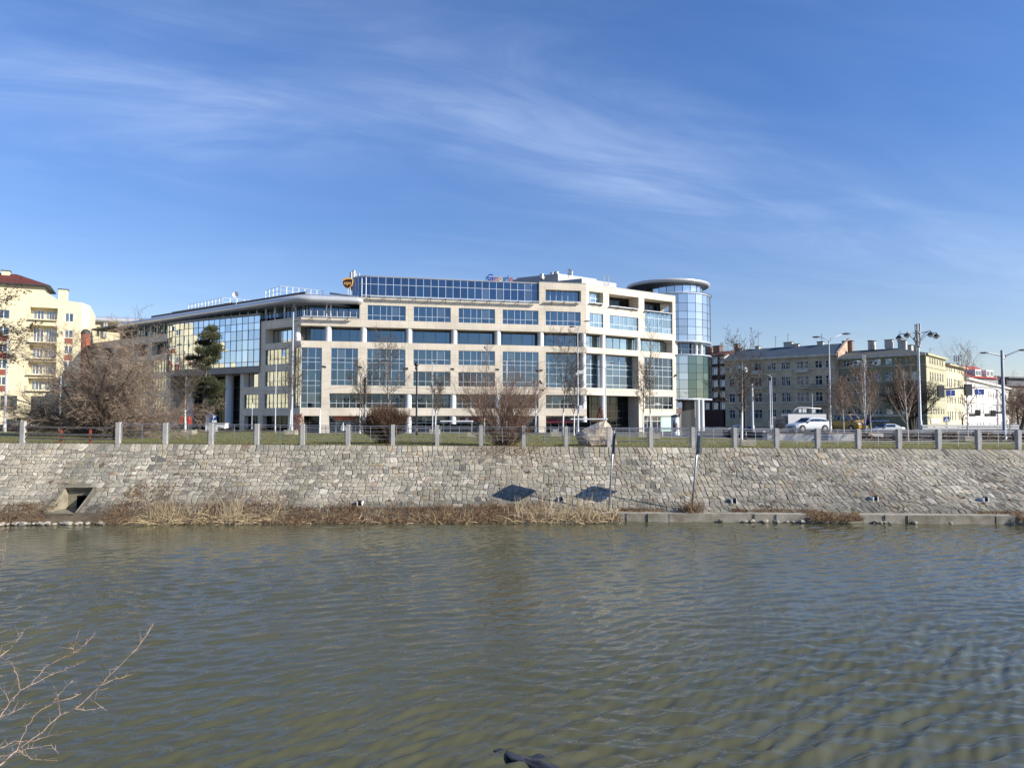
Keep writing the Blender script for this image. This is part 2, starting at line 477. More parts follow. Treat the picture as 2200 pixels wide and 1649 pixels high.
# ------------------------------------------------------------------ water
WX0, WX1 = -75, 75
def make_water():
    rows = [6.0]
    while rows[-1] < 39.5: rows.append(rows[-1] + max(.03, rows[-1] * .0042))
    rows = np.array(rows); NR = len(rows)
    NCW = 900
    t = np.linspace(-1, 1, NCW)
    Y = np.repeat(rows[:, None], NCW, 1)
    half = np.minimum(75, 7.5 + rows * .86)[:, None]
    X = t[None, :] * half
    rs = np.random.RandomState(11)
    Z = np.zeros_like(X)
    # slow bending of the crests so that no train of waves runs dead straight
    Xw = X + .35 * np.sin(X * .31 + Y * .23) + .22 * np.sin(Y * .61 - X * .17 + 1.0)
    Yw = Y + .30 * np.sin(X * .27 - Y * .19 + 2.0) + .16 * np.sin(X * .83 + .4 * Y)
    for k in range(170):
        lam = .19 * (.85 / .19) ** rs.rand()
        ang = math.radians(116 + rs.normal() * 17) if k % 3 else math.radians(rs.uniform(84, 140))
        if k % 3 == 0: lam = min(lam, .25 + .4 * rs.rand())
        kx, ky = math.cos(ang) * 2 * math.pi / lam, math.sin(ang) * 2 * math.pi / lam
        amp = .0036 * lam ** .95 * rs.uniform(.4, 1.2) * (1 if k % 3 else .6)
        ph = rs.rand() * 6.28
        env = .6 + .4 * np.sin(X * rs.uniform(.3, .9) + Y * rs.uniform(-.9, .9) + rs.rand() * 6)
        fade = np.clip(lam / (Y * .0095), 0, 1) ** 2
        Z += amp * np.sin(kx * Xw + ky * Yw + ph) * fade * env
    gust = .62 + .38 * np.sin(X * .11 + 1.3 + .6 * np.sin(Y * .16)) * np.sin(Y * .21 - X * .06 + .4)
    calm = 1 - .60 * np.clip((Y - 17) / 20, 0, 1)
    Z *= gust * calm * 4.6
    edge = np.clip((rows[:, None] - 6) / 1.5, 0, 1) * 1.0
    Z *= edge
    v = np.stack([X, Y, Z], -1).reshape(-1, 3)
    idx = np.arange(NR * NCW).reshape(NR, NCW)
    f = np.stack([idx[:-1, :-1], idx[:-1, 1:], idx[1:, 1:], idx[1:, :-1]], -1).reshape(-1, 4)
    me = bpy.data.meshes.new('water')
    me.vertices.add(len(v)); me.vertices.foreach_set('co', v.ravel().astype(np.float32))
    me.loops.add(f.size); me.loops.foreach_set('vertex_index', f.ravel().astype(np.int32))
    me.polygons.add(len(f)); me.polygons.foreach_set('loop_start', (np.arange(len(f)) * 4).astype(np.int32))
    me.polygons.foreach_set('use_smooth', np.ones(len(f), dtype=bool))
    me.update(calc_edges=True); me.validate()
    return me
def mat_water():
    m = bpy.data.materials.new('river_water'); N, L = nt(m); b = N['Principled BSDF']
    b.inputs['IOR'].default_value = 1.42; b.inputs['Specular Tint'].default_value = (1.0, .95, .78, 1); b.inputs['Specular IOR Level'].default_value = .5
    tc = N.new('ShaderNodeTexCoord')
    # silt: patches of browner and greener water
    t = N.new('ShaderNodeTexNoise'); t.inputs['Scale'].default_value = .12; t.inputs['Detail'].default_value = 3
    mp = N.new('ShaderNodeMapping'); mp.inputs['Scale'].default_value = (.5, 1.2, 1); L.new(tc.outputs['Object'], mp.inputs[0]); L.new(mp.outputs[0], t.inputs['Vector'])
    mx = N.new('ShaderNodeMix'); mx.data_type = 'RGBA'
    mx.inputs[6].default_value = (.054, .061, .038, 1); mx.inputs[7].default_value = (.092, .087, .047, 1)
    L.new(t.outputs[0], mx.inputs[0]); L.new(mx.outputs[2], b.inputs['Base Color'])
    b.inputs['Roughness'].default_value = .045
    # fine ripples below the size of the modelled waves
    hs = []
    for rot, sx, sy, sc, w in ((26, .7, 2.0, 4.2, .9), (34, .9, 2.2, 9.5, .55), (8, 1.0, 2.6, 2.2, .8)):
        q = N.new('ShaderNodeMapping'); q.inputs['Rotation'].default_value = (0, 0, math.radians(-rot)); L.new(tc.outputs['Object'], q.inputs[0])
        q2 = N.new('ShaderNodeMapping'); q2.inputs['Scale'].default_value = (sx, sy, 1); L.new(q.outputs[0], q2.inputs[0])
        n = N.new('ShaderNodeTexNoise'); n.inputs['Scale'].default_value = sc; n.inputs['Detail'].default_value = 3; n.inputs['Roughness'].default_value = .5; n.inputs['Distortion'].default_value = .4
        L.new(q2.outputs[0], n.inputs['Vector'])
        ml = N.new('ShaderNodeMath'); ml.operation = 'MULTIPLY'; ml.inputs[1].default_value = w; L.new(n.outputs[0], ml.inputs[0]); hs.append(ml.outputs[0])
    a = N.new('ShaderNodeMath'); a.operation = 'ADD'; L.new(hs[0], a.inputs[0]); L.new(hs[1], a.inputs[1])
    a2 = N.new('ShaderNodeMath'); a2.operation = 'ADD'; L.new(a.outputs[0], a2.inputs[0]); L.new(hs[2], a2.inputs[1])
    g = N.new('ShaderNodeTexNoise'); g.inputs['Scale'].default_value = .09; g.inputs['Detail'].default_value = 2; L.new(mp.outputs[0], g.inputs['Vector'])
    gm = N.new('ShaderNodeMapRange'); gm.inputs['From Min'].default_value = .35; gm.inputs['From Max'].default_value = .65; gm.inputs['To Min'].default_value = .05; gm.inputs['To Max'].default_value = .16
    L.new(g.outputs[0], gm.inputs[0])
    bp = N.new('ShaderNodeBump'); bp.inputs['Distance'].default_value = .05
    L.new(gm.outputs[0], bp.inputs['Strength']); L.new(a2.outputs[0], bp.inputs['Height']); L.new(bp.outputs[0], b.inputs['Normal'])
    return m
m_water = mat_water()
o = bpy.data.objects.new('water', make_water()); C.objects.link(o); o.data.materials.append(m_water)
tag(o, 'rippled grey green river in front of the stone embankment', 'river', kind='structure')
# river bed and near bank
m_bed = mat('river_bed', (.06, .05, .03), .95, var=.3)
m_bank = mat('near_bank_soil', (.12, .10, .06), .95, var=.4, vs=1.5, bump=.5, bs=8)
mb = MB()
prof = [(9.2, -.6), (7.0, -.12), (5.2, .9), (3.0, 2.6), (1.2, 3.7), (-6, 3.8), (-40, 3.7), (-200, 3.7)]
xs = [-300, -120, -60, -30, -15, -8, 0, 8, 15, 30, 60, 120, 300]
vs = [(x, y + .6 * math.sin(x * .3) * (1 if y > 0 else 0), z) for x in xs for y, z in prof]; k = len(prof)
mb.add(vs, [(i * k + j, i * k + j + 1, (i + 1) * k + j + 1, (i + 1) * k + j) for i in range(len(xs) - 1) for j in range(k - 1)])
tag(mb.build('near_bank', m_bank), 'earth bank on the near side of the river', 'bank', kind='structure')

# ------------------------------------------------------------------ stone embankment
def wall_pt(X, t, off=0.0):
    """t = 0 at the foot, 1 at the upper edge; off = outwards from the face"""
    ya, za = foot_y(X), FOOT_Z; yb, zb = top_y(X), top_z(X)
    # slightly concave profile: a flatter skirt, a steeper head
    bow = .22 * math.sin(math.pi * t)
    y = ya + (yb - ya) * t; z = za + (zb - za) * t
    L_ = math.hypot(yb - ya, zb - za); ny, nz = -(zb - za) / L_, (yb - ya) / L_
    return (X, y + ny * (off - bow), z + nz * (off - bow))
# culvert mouth in (X, t)
def on_wall(px, py):
    best = None; r = ray(px, py)
    for i in range(0, 201):
        t = i / 200; X = 0.0
        for _ in range(12): X = r.x * wall_pt(X, t)[1]
        p = wall_pt(X, t); e = abs(CZ + r.z * p[1] - p[2])
        if best is None or e < best[0]: best = (e, X, t)
    return best[1], best[2]
cA = on_wall(107, 1103); cB = on_wall(140, 1049); cC = on_wall(203, 1049); cD = on_wall(182, 1103)
CX0, CX1 = cB[0], cC[0]; CT = cB[1]
def in_culvert(X, t): return CX0 - .05 < X < CX1 + .05 and t < CT + .01
WS0, WS1 = -62.0, 66.0
# mortar bed
mb = MB()
cols = sorted(set([WS0 + i * .5 for i in range(int((WS1 - WS0) / .5) + 1)] + [CX0, CX1]))
ts = sorted(set([i / 14 for i in range(15)] + [CT]))
for i in range(len(cols) - 1):
    for j in range(len(ts) - 1):
        xm = (cols[i] + cols[i + 1]) / 2; tm = (ts[j] + ts[j + 1]) / 2
        if CX0 < xm < CX1 and tm < CT: continue
        mb.quad(wall_pt(cols[i], ts[j]), wall_pt(cols[i + 1], ts[j]), wall_pt(cols[i + 1], ts[j + 1]), wall_pt(cols[i], ts[j + 1]))
# the mortared cap behind the upper edge and the toe
for i in range(len(cols) - 1):
    a, b = cols[i], cols[i + 1]
    pa, pb = wall_pt(a, 1), wall_pt(b, 1)
    mb.quad(pa, pb, (b, pb[1] + .35, pb[2] + .005), (a, pa[1] + .35, pa[2] + .005))
    if not (CX0 < (a + b) / 2 < CX1):
        pa, pb = wall_pt(a, 0), wall_pt(b, 0)
        mb.quad((a, pa[1] - .02, -.8), (b, pb[1] - .02, -.8), pb, pa)
# stones
def mat_stones():
    m = bpy.data.materials.new('embankment_stones'); N, L = nt(m); b = N['Principled BSDF']; b.inputs['Roughness'].default_value = .85
    g = N.new('ShaderNodeNewGeometry'); r = N.new('ShaderNodeValToRGB'); L.new(g.outputs['Random Per Island'], r.inputs[0])
    cols = [(0, (.13, .125, .105)), (.10, (.29, .265, .21)), (.25, (.38, .35, .28)), (.40, (.25, .24, .205)), (.52, (.46, .42, .335)), (.66, (.32, .29, .225)),
            (.76, (.56, .51, .41)), (.85, (.24, .235, .18)), (.92, (.38, .31, .20)), (.955, (.62, .58, .50)), (.99, (.26, .18, .13)), (1, (.20, .18, .15))]
    e = r.color_ramp.elements
    e[0].position = 0; e[0].color = (*cols[0][1], 1); e[1].position = 1; e[1].color = (*cols[-1][1], 1)
    for p, c in cols[1:-1]: k = e.new(p); k.color = (*c, 1)
    tc = N.new('ShaderNodeTexCoord')
    t = N.new('ShaderNodeTexNoise'); t.inputs['Scale'].default_value = 5; t.inputs['Detail'].default_value = 8; t.inputs['Roughness'].default_value = .7
    L.new(tc.outputs['Object'], t.inputs['Vector'])
    mr = N.new('ShaderNodeMapRange'); mr.inputs['From Min'].default_value = .3; mr.inputs['From Max'].default_value = .7; mr.inputs['To Min'].default_value = .52; mr.inputs['To Max'].default_value = 1.12
    L.new(t.outputs[0], mr.inputs[0])
    # long weather streaks and washed patches over many stones
    mp = N.new('ShaderNodeMapping'); mp.inputs['Scale'].default_value = (.35, .12, .12); L.new(tc.outputs['Object'], mp.inputs[0])
    t3 = N.new('ShaderNodeTexNoise'); t3.inputs['Scale'].default_value = 1; t3.inputs['Detail'].default_value = 4; L.new(mp.outputs[0], t3.inputs['Vector'])
    m3 = N.new('ShaderNodeMapRange'); m3.inputs['From Min'].default_value = .35; m3.inputs['From Max'].default_value = .65; m3.inputs['To Min'].default_value = .66; m3.inputs['To Max'].default_value = 1.18
    L.new(t3.outputs[0], m3.inputs[0])
    # splash zone: damp, algae-darkened stone near the water
    sp = N.new('ShaderNodeSeparateXYZ'); L.new(tc.outputs['Object'], sp.inputs[0])
    m4 = N.new('ShaderNodeMapRange'); m4.inputs['From Min'].default_value = .3; m4.inputs['From Max'].default_value = 1.5; m4.inputs['To Min'].default_value = .74; m4.inputs['To Max'].default_value = 1.0
    L.new(sp.outputs[2], m4.inputs[0])
    def mul(a, b_):
        q = N.new('ShaderNodeMath'); q.operation = 'MULTIPLY'; L.new(a, q.inputs[0]); L.new(b_, q.inputs[1]); return q.outputs[0]
    v = mul(mul(mr.outputs[0], m3.outputs[0]), m4.outputs[0])
    # a painted-in shadow at the left and one wet stain, with their own outlines
    for (cx, cz, rx, rz) in SHADE_STAINS:
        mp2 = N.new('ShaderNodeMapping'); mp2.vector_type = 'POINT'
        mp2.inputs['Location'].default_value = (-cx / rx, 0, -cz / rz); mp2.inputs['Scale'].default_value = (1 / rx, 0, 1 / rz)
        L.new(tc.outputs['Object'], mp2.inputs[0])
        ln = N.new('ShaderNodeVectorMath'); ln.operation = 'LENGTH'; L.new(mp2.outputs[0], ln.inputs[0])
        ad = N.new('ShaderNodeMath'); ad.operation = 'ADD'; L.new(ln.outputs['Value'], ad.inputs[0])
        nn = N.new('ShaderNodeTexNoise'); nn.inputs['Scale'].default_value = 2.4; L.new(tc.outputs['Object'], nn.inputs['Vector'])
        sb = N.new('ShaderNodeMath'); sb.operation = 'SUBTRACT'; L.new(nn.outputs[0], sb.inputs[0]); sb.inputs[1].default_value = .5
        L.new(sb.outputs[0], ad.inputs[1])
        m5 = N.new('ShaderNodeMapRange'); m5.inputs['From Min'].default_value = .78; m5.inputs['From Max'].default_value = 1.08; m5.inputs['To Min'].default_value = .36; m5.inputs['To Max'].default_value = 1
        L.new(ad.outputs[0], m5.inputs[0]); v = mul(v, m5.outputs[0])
    hs = N.new('ShaderNodeHueSaturation'); hs.inputs['Saturation'].default_value = 1.05; L.new(v, hs.inputs['Value']); L.new(r.outputs[0], hs.inputs['Color'])
    # mortar wash rubbed over the faces in places, green-brown growth near the foot
    ts = N.new('ShaderNodeTexNoise'); ts.inputs['Scale'].default_value = .28; ts.inputs['Detail'].default_value = 8; ts.inputs['Roughness'].default_value = .7; L.new(tc.outputs['Object'], ts.inputs['Vector'])
    ms = N.new('ShaderNodeMapRange'); ms.inputs['From Min'].default_value = .48; ms.inputs['From Max'].default_value = .66; ms.inputs['To Max'].default_value = .55; L.new(ts.outputs[0], ms.inputs[0])
    mw = N.new('ShaderNodeMix'); mw.data_type = 'RGBA'; mw.inputs[7].default_value = (.40, .35, .26, 1); L.new(ms.outputs[0], mw.inputs[0]); L.new(hs.outputs[0], mw.inputs[6])
    mg = N.new('ShaderNodeMapRange'); mg.inputs['From Min'].default_value = 1.25; mg.inputs['From Max'].default_value = .35; mg.inputs['To Min'].default_value = -.25; mg.inputs['To Max'].default_value = .75; L.new(sp.outputs[2], mg.inputs[0])
    ma = N.new('ShaderNodeMath'); ma.operation = 'MULTIPLY'; ma.use_clamp = True; L.new(mg.outputs[0], ma.inputs[0]); L.new(t3.outputs[0], ma.inputs[1])
    mv = N.new('ShaderNodeMix'); mv.data_type = 'RGBA'; mv.inputs[7].default_value = (.10, .095, .06, 1); L.new(ma.outputs[0], mv.inputs[0]); L.new(mw.outputs[2], mv.inputs[6])
    L.new(mv.outputs[2], b.inputs['Base Color'])
    bp = N.new('ShaderNodeBump'); bp.inputs['Strength'].default_value = .7; bp.inputs['Distance'].default_value = .035
    L.new(t.outputs[0], bp.inputs['Height']); L.new(bp.outputs[0], b.inputs['Normal'])
    return m
def shade_stain(px, py, wpx, hpx):
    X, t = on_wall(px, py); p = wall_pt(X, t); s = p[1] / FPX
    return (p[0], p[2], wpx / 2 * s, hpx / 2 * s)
SHADE_STAINS = [shade_stain(218, 1092, 60, 26), shade_stain(780, 1105, 300, 40)]  # first entry: shadow put into the stone colour; second: wet stain
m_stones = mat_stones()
m_mortar = mat('mortar', (.085, .074, .056), .95, col2=(.22, .195, .145), vs=.35, bump=.5, bs=14, detail=3)
sb = MB(); rs = random.Random(21)
rows = [0.0]
while rows[-1] < 1 - .05: rows.append(rows[-1] + rs.uniform(.044, .066))
rows[-1] = 1.0
NRW = len(rows) - 1; WST = .150; NM = int((WS1 - WS0) / WST)
def netpt(j, m):
    h = random.Random(j * 7919 + m * 104729 + 5)
    x = WS0 + m * WST + h.uniform(-.30, .30) * WST * 1.5 + .05 * math.sin(j * 2.1 + m * .13)
    if j == 0: return x, .004
    if j == NRW: return x, 1.0
    d = min(rows[j] - rows[j - 1], rows[j + 1] - rows[j])
    t = rows[j] + h.uniform(-.26, .26) * d + .012 * math.sin(x * .8 + j * 1.7) + .008 * math.sin(x * 2.1 + j * 2.9) + .010 * math.sin(x * .23 + j * .6)
    return x, t
NET = {}
def NP(j, m):
    if (j, m) not in NET: NET[(j, m)] = netpt(j, m)
    return NET[(j, m)]
nstones = 0
XJ = on_wall(1126, 1030)[0]
for j in range(NRW):
    m = j % 2
    while m < NM - 3:
        step = 3 if rs.random() < .14 else 2
        if (m + step - j) % 2 and step == 3: pass
        bot = [NP(j, m + k) for k in range(step + 1)]; top = [NP(j + 1, m + k) for k in range(step + 1)][::-1]
        m += step
        poly = bot + top
        cxm = sum(p[0] for p in poly) / len(poly); ctm = sum(p[1] for p in poly) / len(poly)
        if CX0 - .14 < cxm < CX1 + .14 and ctm < CT + .03: continue
        if any(CX0 < p[0] < CX1 and p[1] < CT + .005 for p in poly): continue
        slope_len = math.hypot(top_y(cxm) - foot_y(cxm), top_z(cxm) - FOOT_Z)
        right = sstep(XJ - .4, XJ + .4, cxm)
        g = rs.uniform(.010, .026) + .004 * right
        h = rs.uniform(.010, .034)
        tilt = (rs.uniform(-.05, .05), rs.uniform(-.6, .6))
        # inset every corner towards the middle, cut the corners
        ring = []
        n_ = len(poly)
        for i in range(n_):
            a_, b_, c_ = poly[i - 1], poly[i], poly[(i + 1) % n_]
            for (q, f) in ((a_, .22), (c_, .22)):
                if i in (1, n_ // 2 - 2 + (0 if n_ > 6 else 0)) and False: continue
                x = b_[0] + (q[0] - b_[0]) * f * rs.uniform(.5, 1.2); t = b_[1] + (q[1] - b_[1]) * f * rs.uniform(.5, 1.2)
                dx, dt = (cxm - x), (ctm - t) * slope_len; l = math.hypot(dx, dt) + 1e-6
                ring.append((x + dx / l * g, t + dt / l * g / slope_len))
        k8 = len(ring)
        def lift(s_, e): return [wall_pt(cxm + (a - cxm) * s_, min(1.0, ctm + (b_ - ctm) * s_), e + tilt[0] * (a - cxm) + tilt[1] * (b_ - ctm) * .35) for a, b_ in ring]
        lo = [wall_pt(a, min(1, b_), -.03) for a, b_ in ring]; mid = lift(.97, h * .6); up = lift(.80, h)
        fs = [(i, (i + 1) % k8, k8 + (i + 1) % k8, k8 + i) for i in range(k8)] + [(k8 + i, k8 + (i + 1) % k8, 2 * k8 + (i + 1) % k8, 2 * k8 + i) for i in range(k8)] + [tuple(range(2 * k8, 3 * k8))]
        sb.add(lo + mid + up, fs, 0); nstones += 1
print('stones', nstones)
wroot = thing('embankment_wall', 'long sloping embankment wall of irregular grey and tan stones above the river', 'stone wall', (0, 38, 0))
part(mb, 'mortar_bed', m_mortar, wroot)
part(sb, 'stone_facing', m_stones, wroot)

# culvert: concrete cheeks, back wall, dark mouth
m_culv = mat('culvert_concrete', (.28, .25, .18), .9, var=.45, vs=2.5, bump=.4, bs=12)
m_void = mat('culvert_void', (.012, .012, .012), 1)
cu = thing('culvert', 'square concrete culvert mouth cut into the embankment at the left', 'culvert', ((CX0 + CX1) / 2, foot_y(CX0), 0))
ytop = wall_pt(CX0, CT)[1] + .25
zt = wall_pt(CX0, CT)[2]
for cx_, s in ((CX0, 1), (CX1, -1)):
    mb = MB(); N_ = 8; col = [wall_pt(cx_, CT * i / N_, .04) for i in range(N_ + 1)]
    a = cx_ + s * .02; b = cx_ - s * .09
    for i in range(N_):
        p, q = col[i], col[i + 1]
        mb.add([(a, p[1], p[2]), (a, q[1], q[2]), (a, ytop, q[2]), (a, ytop, p[2])], [(0, 1, 2, 3)])
        mb.add([(a, p[1] - .03, p[2] + .02), (b, p[1] - .03, p[2] + .02), (b, q[1] - .03, q[2] + .02), (a, q[1] - .03, q[2] + .02)], [(0, 1, 2, 3)])
    part(mb, 'side_wall', m_culv, cu)
mb = MB(); xm = CX0 + (CX1 - CX0) * .32
mb.quad((CX0, ytop, FOOT_Z - .1), (xm, ytop, FOOT_Z - .1), (xm, ytop, zt), (CX0, ytop, zt))
mb.quad((xm, ytop, FOOT_Z + .72), (CX1, ytop, FOOT_Z + .72), (CX1, ytop, zt), (xm, ytop, zt))
mb.quad((CX0 - .1, foot_y(CX0) - .25, FOOT_Z + .01), (CX1 + .1, foot_y(CX0) - .25, FOOT_Z + .01), (CX1 + .1, ytop, FOOT_Z + .01), (CX0 - .1, ytop, FOOT_Z + .01))
part(mb, 'back_wall', m_culv, cu)
mb = MB()
for (p, q) in (((xm, ytop), (xm, ytop + 3)), ((xm, ytop + 3), (CX1 - .1, ytop + 3)), ((CX1 - .1, ytop + 3), (CX1 - .1, ytop))):
    mb.quad((p[0], p[1], FOOT_Z - .1), (q[0], q[1], FOOT_Z - .1), (q[0], q[1], FOOT_Z + .74), (p[0], p[1], FOOT_Z + .74))
mb.quad((xm, ytop, FOOT_Z + .72), (CX1 - .1, ytop, FOOT_Z + .72), (CX1 - .1, ytop + 3, FOOT_Z + .72), (xm, ytop + 3, FOOT_Z + .72))
part(mb, 'pipe_opening', m_void, cu)
mb = MB()
mb.hexa([wall_pt(CX0 - .12, CT, -.1), wall_pt(CX1 + .12, CT, -.1), wall_pt(CX1 + .12, CT, .09), wall_pt(CX0 - .12, CT, .09)] +
        [wall_pt(CX0 - .12, CT + .02, -.1), wall_pt(CX1 + .12, CT + .02, -.1), wall_pt(CX1 + .12, CT + .02, .06), wall_pt(CX0 - .12, CT + .02, .06)])
part(mb, 'lintel', m_culv, cu)

# concrete ledge at the foot, right half
mb = MB(); lx0 = on_z(1120, 1100, FOOT_Z).x; xs = [lx0 + i * (66 - lx0) / 60 for i in range(61)]
for i in range(60):
    a, b = xs[i], xs[i + 1]
    ya, yb = foot_y(a), foot_y(b); w = .55 + .05 * math.sin(a)
    zt_ = FOOT_Z + .0
    g = .003
    vs = [(a, ya - w, -.6), (b - g, yb - w, -.6), (b - g, yb + .1, -.6), (a, ya + .1, -.6), (a, ya - w, zt_), (b - g, yb - w, zt_), (b - g, yb + .1, zt_ + .02), (a, ya + .1, zt_ + .02)]
    mb.hexa(vs)
m_ledge = mat('stained_concrete', (.40, .37, .30), .88, col2=(.20, .17, .12), vs=1.3, bump=.4, bs=10)
tag(mb.build('ledge', m_ledge), 'low stained concrete ledge along the foot of the embankment, right half', 'ledge')

# small framed drain outlets
def drain(px, py, label, proto=[None]):
    X, t = on_wall(px, py); p = wall_pt(X, t, .03)
    if proto[0] is None:
        r_ = thing('drain_outlet', label, 'drain outlet', p, 'small white framed drain outlets in the embankment')
        f = MB(); w, h, d = .15, .19, .08
        x, y, z = p
        for (x0, x1, z0, z1) in ((-w, -w + .05, -h, h), (w - .05, w, -h, h), (-w + .05, w - .05, -h, -h + .06)):
            f.hexa([(x + x0, y - d, z + z0), (x + x1, y - d, z + z0), (x + x1, y + .35, z + z0), (x + x0, y + .35, z + z0), (x + x0, y - d, z + z1), (x + x1, y - d, z + z1), (x + x1, y + .35, z + z1), (x + x0, y + .35, z + z1)])
        part(f, 'frame', m_white, r_)
        f = MB(); f.box(x, y + .03, z - h + .09, z + h + .05, 2 * (w - .055), .12)
        part(f, 'opening', m_void, r_)
        proto[0] = r_
    else: place(proto[0], p, label=label)
for px, py, s in ((1205, 1078, 'white framed drain outlet low in the wall beside the dark sign shadow nearest the leaning mast'), (773, 1085, 'white framed drain outlet above the brown grass, left of centre'),
                  (1577, 1080, 'white framed drain outlet to the right of the second mast'), (1880, 1075, 'white framed drain outlet above the ledge between two grass tufts, right part'),
                  (2117, 1077, 'white framed drain outlet farthest right in the embankment')):
    drain(px, py, s)

# ------------------------------------------------------------------ railing along the edge
post_px = [-50, 53, 257, 358, 456, 554, 652, 749, 845, 940, 1034, 1125, 1216, 1307, 1397, 1487, 1577, 1666, 1754, 1841, 1928, 2013, 2098, 2184, 2268]
def edge_at(px, off=.12):
    X = 0
    for _ in range(30): X = (px - 1100) / FPX * (top_y(X) + off) * 1.001
    return X, top_y(X) + off
posts = [edge_at(p) for p in post_px]
dirX = Vector((1, .0746, 0)).normalized(); ANG = math.atan(.0746)
rail = thing('railing', 'steel promenade railing with square concrete posts along the top of the embankment', 'railing', (posts[12][0], posts[12][1], top_z(posts[12][0])))
PH = 1.24
for i, (x, y) in enumerate(posts):
    z = top_z(x); p = MB(); p.box(x, y, z - .3, z + PH + R.uniform(-.02, .02), .225, .24, ANG + R.uniform(-.05, .05), taper=.985)
    part(p, 'post', m_conc, rail)
for i in range(len(posts) - 1):
    if i == 1: continue
    (xa, ya), (xb, yb) = posts[i], posts[i + 1]
    p = MB(); za, zb = top_z(xa), top_z(xb)
    A = Vector((xa + .14, ya + .01, za)); B = Vector((xb - .14, yb + .01, zb))
    sag = R.uniform(-.015, .015)
    for h, r_ in ((1.15, .020), (1.04, .012), (.82, .011), (.60, .011), (.38, .011)):
        p.tube([A + Vector((0, 0, h)), (A + B) / 2 + Vector((0, 0, h + sag)), B + Vector((0, 0, h))], r_, 5)
    for f in (0.03, .5, .97):
        q = A.lerp(B, f); p.box(q.x, q.y, q.z + .20, q.z + 1.15, .035, .012, ANG)
    part(p, 'rail_panel', m_galv, rail)
# makeshift wooden barrier where the steel railing is missing
(xa, ya), (xb, yb) = posts[1], posts[2]
br = thing('barrier', 'makeshift dark plank barrier on two rust red posts filling the gap in the railing', 'barrier', ((xa + xb) / 2, ya, top_z(xa)))
for h, w in ((.93, .05), (.52, .06), (.27, .05)):
    p = MB(); A = Vector((xa + .17, ya - .02, top_z(xa) + h + .02)); B = Vector((xb - .17, yb - .02, top_z(xb) + h - .02)); M_ = (A + B) / 2 - Vector((0, 0, .03))
    for a, b in ((A, M_), (M_, B)):
        p.hexa([a + Vector((0, -.02, -w)), b + Vector((0, -.02, -w)), b + Vector((0, .03, -w)), a + Vector((0, .03, -w)), a + Vector((0, -.02, w)), b + Vector((0, -.02, w)), b + Vector((0, .03, w)), a + Vector((0, .03, w))])
    part(p, 'plank', mat('old_plank', (.10, .09, .085), .8, var=.5, vs=5), br)
m_rust = mat('rust_red_paint', (.30, .06, .03), .7, var=.4, vs=6)
for pxx in (134, 197):
    x, y = edge_at(pxx, .16); p = MB(); p.box(x, y, top_z(x) - .2, top_z(x) + .95, .10, .10, ANG); part(p, 'upright', m_rust, br)

# ------------------------------------------------------------------ facade tools
class Frame:
    """a vertical wall plane: u runs to the right along the wall, z up, out = towards the street"""
    def __init__(s, O, d):
        s.O = O; l = math.hypot(*d); s.U = (d[0] / l, d[1] / l); s.n = (s.U[1], -s.U[0]); s.rot = math.atan2(s.U[1], s.U[0])
    def P(s, u, z, out=0.0): return (s.O[0] + s.U[0] * u + s.n[0] * out, s.O[1] + s.U[1] * u + s.n[1] * out, z)
    def hit(s, px, py, out=0.0):
        r = ray(px, py); ox, oy = s.O[0] + s.n[0] * out, s.O[1] + s.n[1] * out; ux, uy = s.U
        Y = (ox * uy - oy * ux) / (r.x * uy - ux)
        return (r.x * Y - ox) * ux + (Y - oy) * uy, CZ + r.z * Y
    def u(s, px, py=780, out=0.0): return s.hit(px, py, out)[0]
    def z(s, px, py, out=0.0): return s.hit(px, py, out)[1]
    def box(s, mb, u0, u1, z0, z1, o0, o1, m=0):
        mb.hexa([s.P(u0, z0, o1), s.P(u1, z0, o1), s.P(u1, z0, o0), s.P(u0, z0, o0), s.P(u0, z1, o1), s.P(u1, z1, o1), s.P(u1, z1, o0), s.P(u0, z1, o0)], m)

def skin(mb, F, u0, u1, z0, z1, holes, m=0, rm=None):
    """wall surface with rectangular openings and their reveals. hole: (u0,u1,z0,z1,depth[,lk,rk]) lk/rk: corner shift, no side reveal"""
    us = sorted(set([u0, u1] + [min(max(h[i], u0), u1) for h in holes for i in (0, 1)]))
    zs = sorted(set([z0, z1] + [min(max(h[i], z0), z1) for h in holes for i in (2, 3)]))
    for i in range(len(us) - 1):
        if us[i + 1] - us[i] < 1e-4: continue
        for j in range(len(zs) - 1):
            if zs[j + 1] - zs[j] < 1e-4: continue
            um, zm = (us[i] + us[i + 1]) / 2, (zs[j] + zs[j + 1]) / 2
            if any(h[0] < um < h[1] and h[2] < zm < h[3] for h in holes): continue
            a, b, c, d = us[i], us[i + 1], zs[j], zs[j + 1]
            mb.quad(F.P(a, c), F.P(b, c), F.P(b, d), F.P(a, d), m, [(a, c), (b, c), (b, d), (a, d)])
    rm = m if rm is None else rm
    for h in holes:
        a, b, c, d, dp = h[:5]; lk = h[5] if len(h) > 5 else None; rk = h[6] if len(h) > 6 else None
        ab = a if lk is None else a + lk; bb = b if rk is None else b - rk
        if c > z0 + .01 or True: mb.quad(F.P(a, c), F.P(ab, c, -dp), F.P(bb, c, -dp), F.P(b, c), rm, [(a, 0), (a, dp), (b, dp), (b, 0)])
        mb.quad(F.P(a, d), F.P(b, d), F.P(bb, d, -dp), F.P(ab, d, -dp), rm, [(a, 0), (b, 0), (b, dp), (a, dp)])
        if lk is None: mb.quad(F.P(a, c), F.P(a, d), F.P(a, d, -dp), F.P(a, c, -dp), rm, [(0, c), (0, d), (dp, d), (dp, c)])
        if rk is None: mb.quad(F.P(b, c), F.P(b, c, -dp), F.P(b, d, -dp), F.P(b, d), rm, [(0, c), (dp, c), (dp, d), (0, d)])

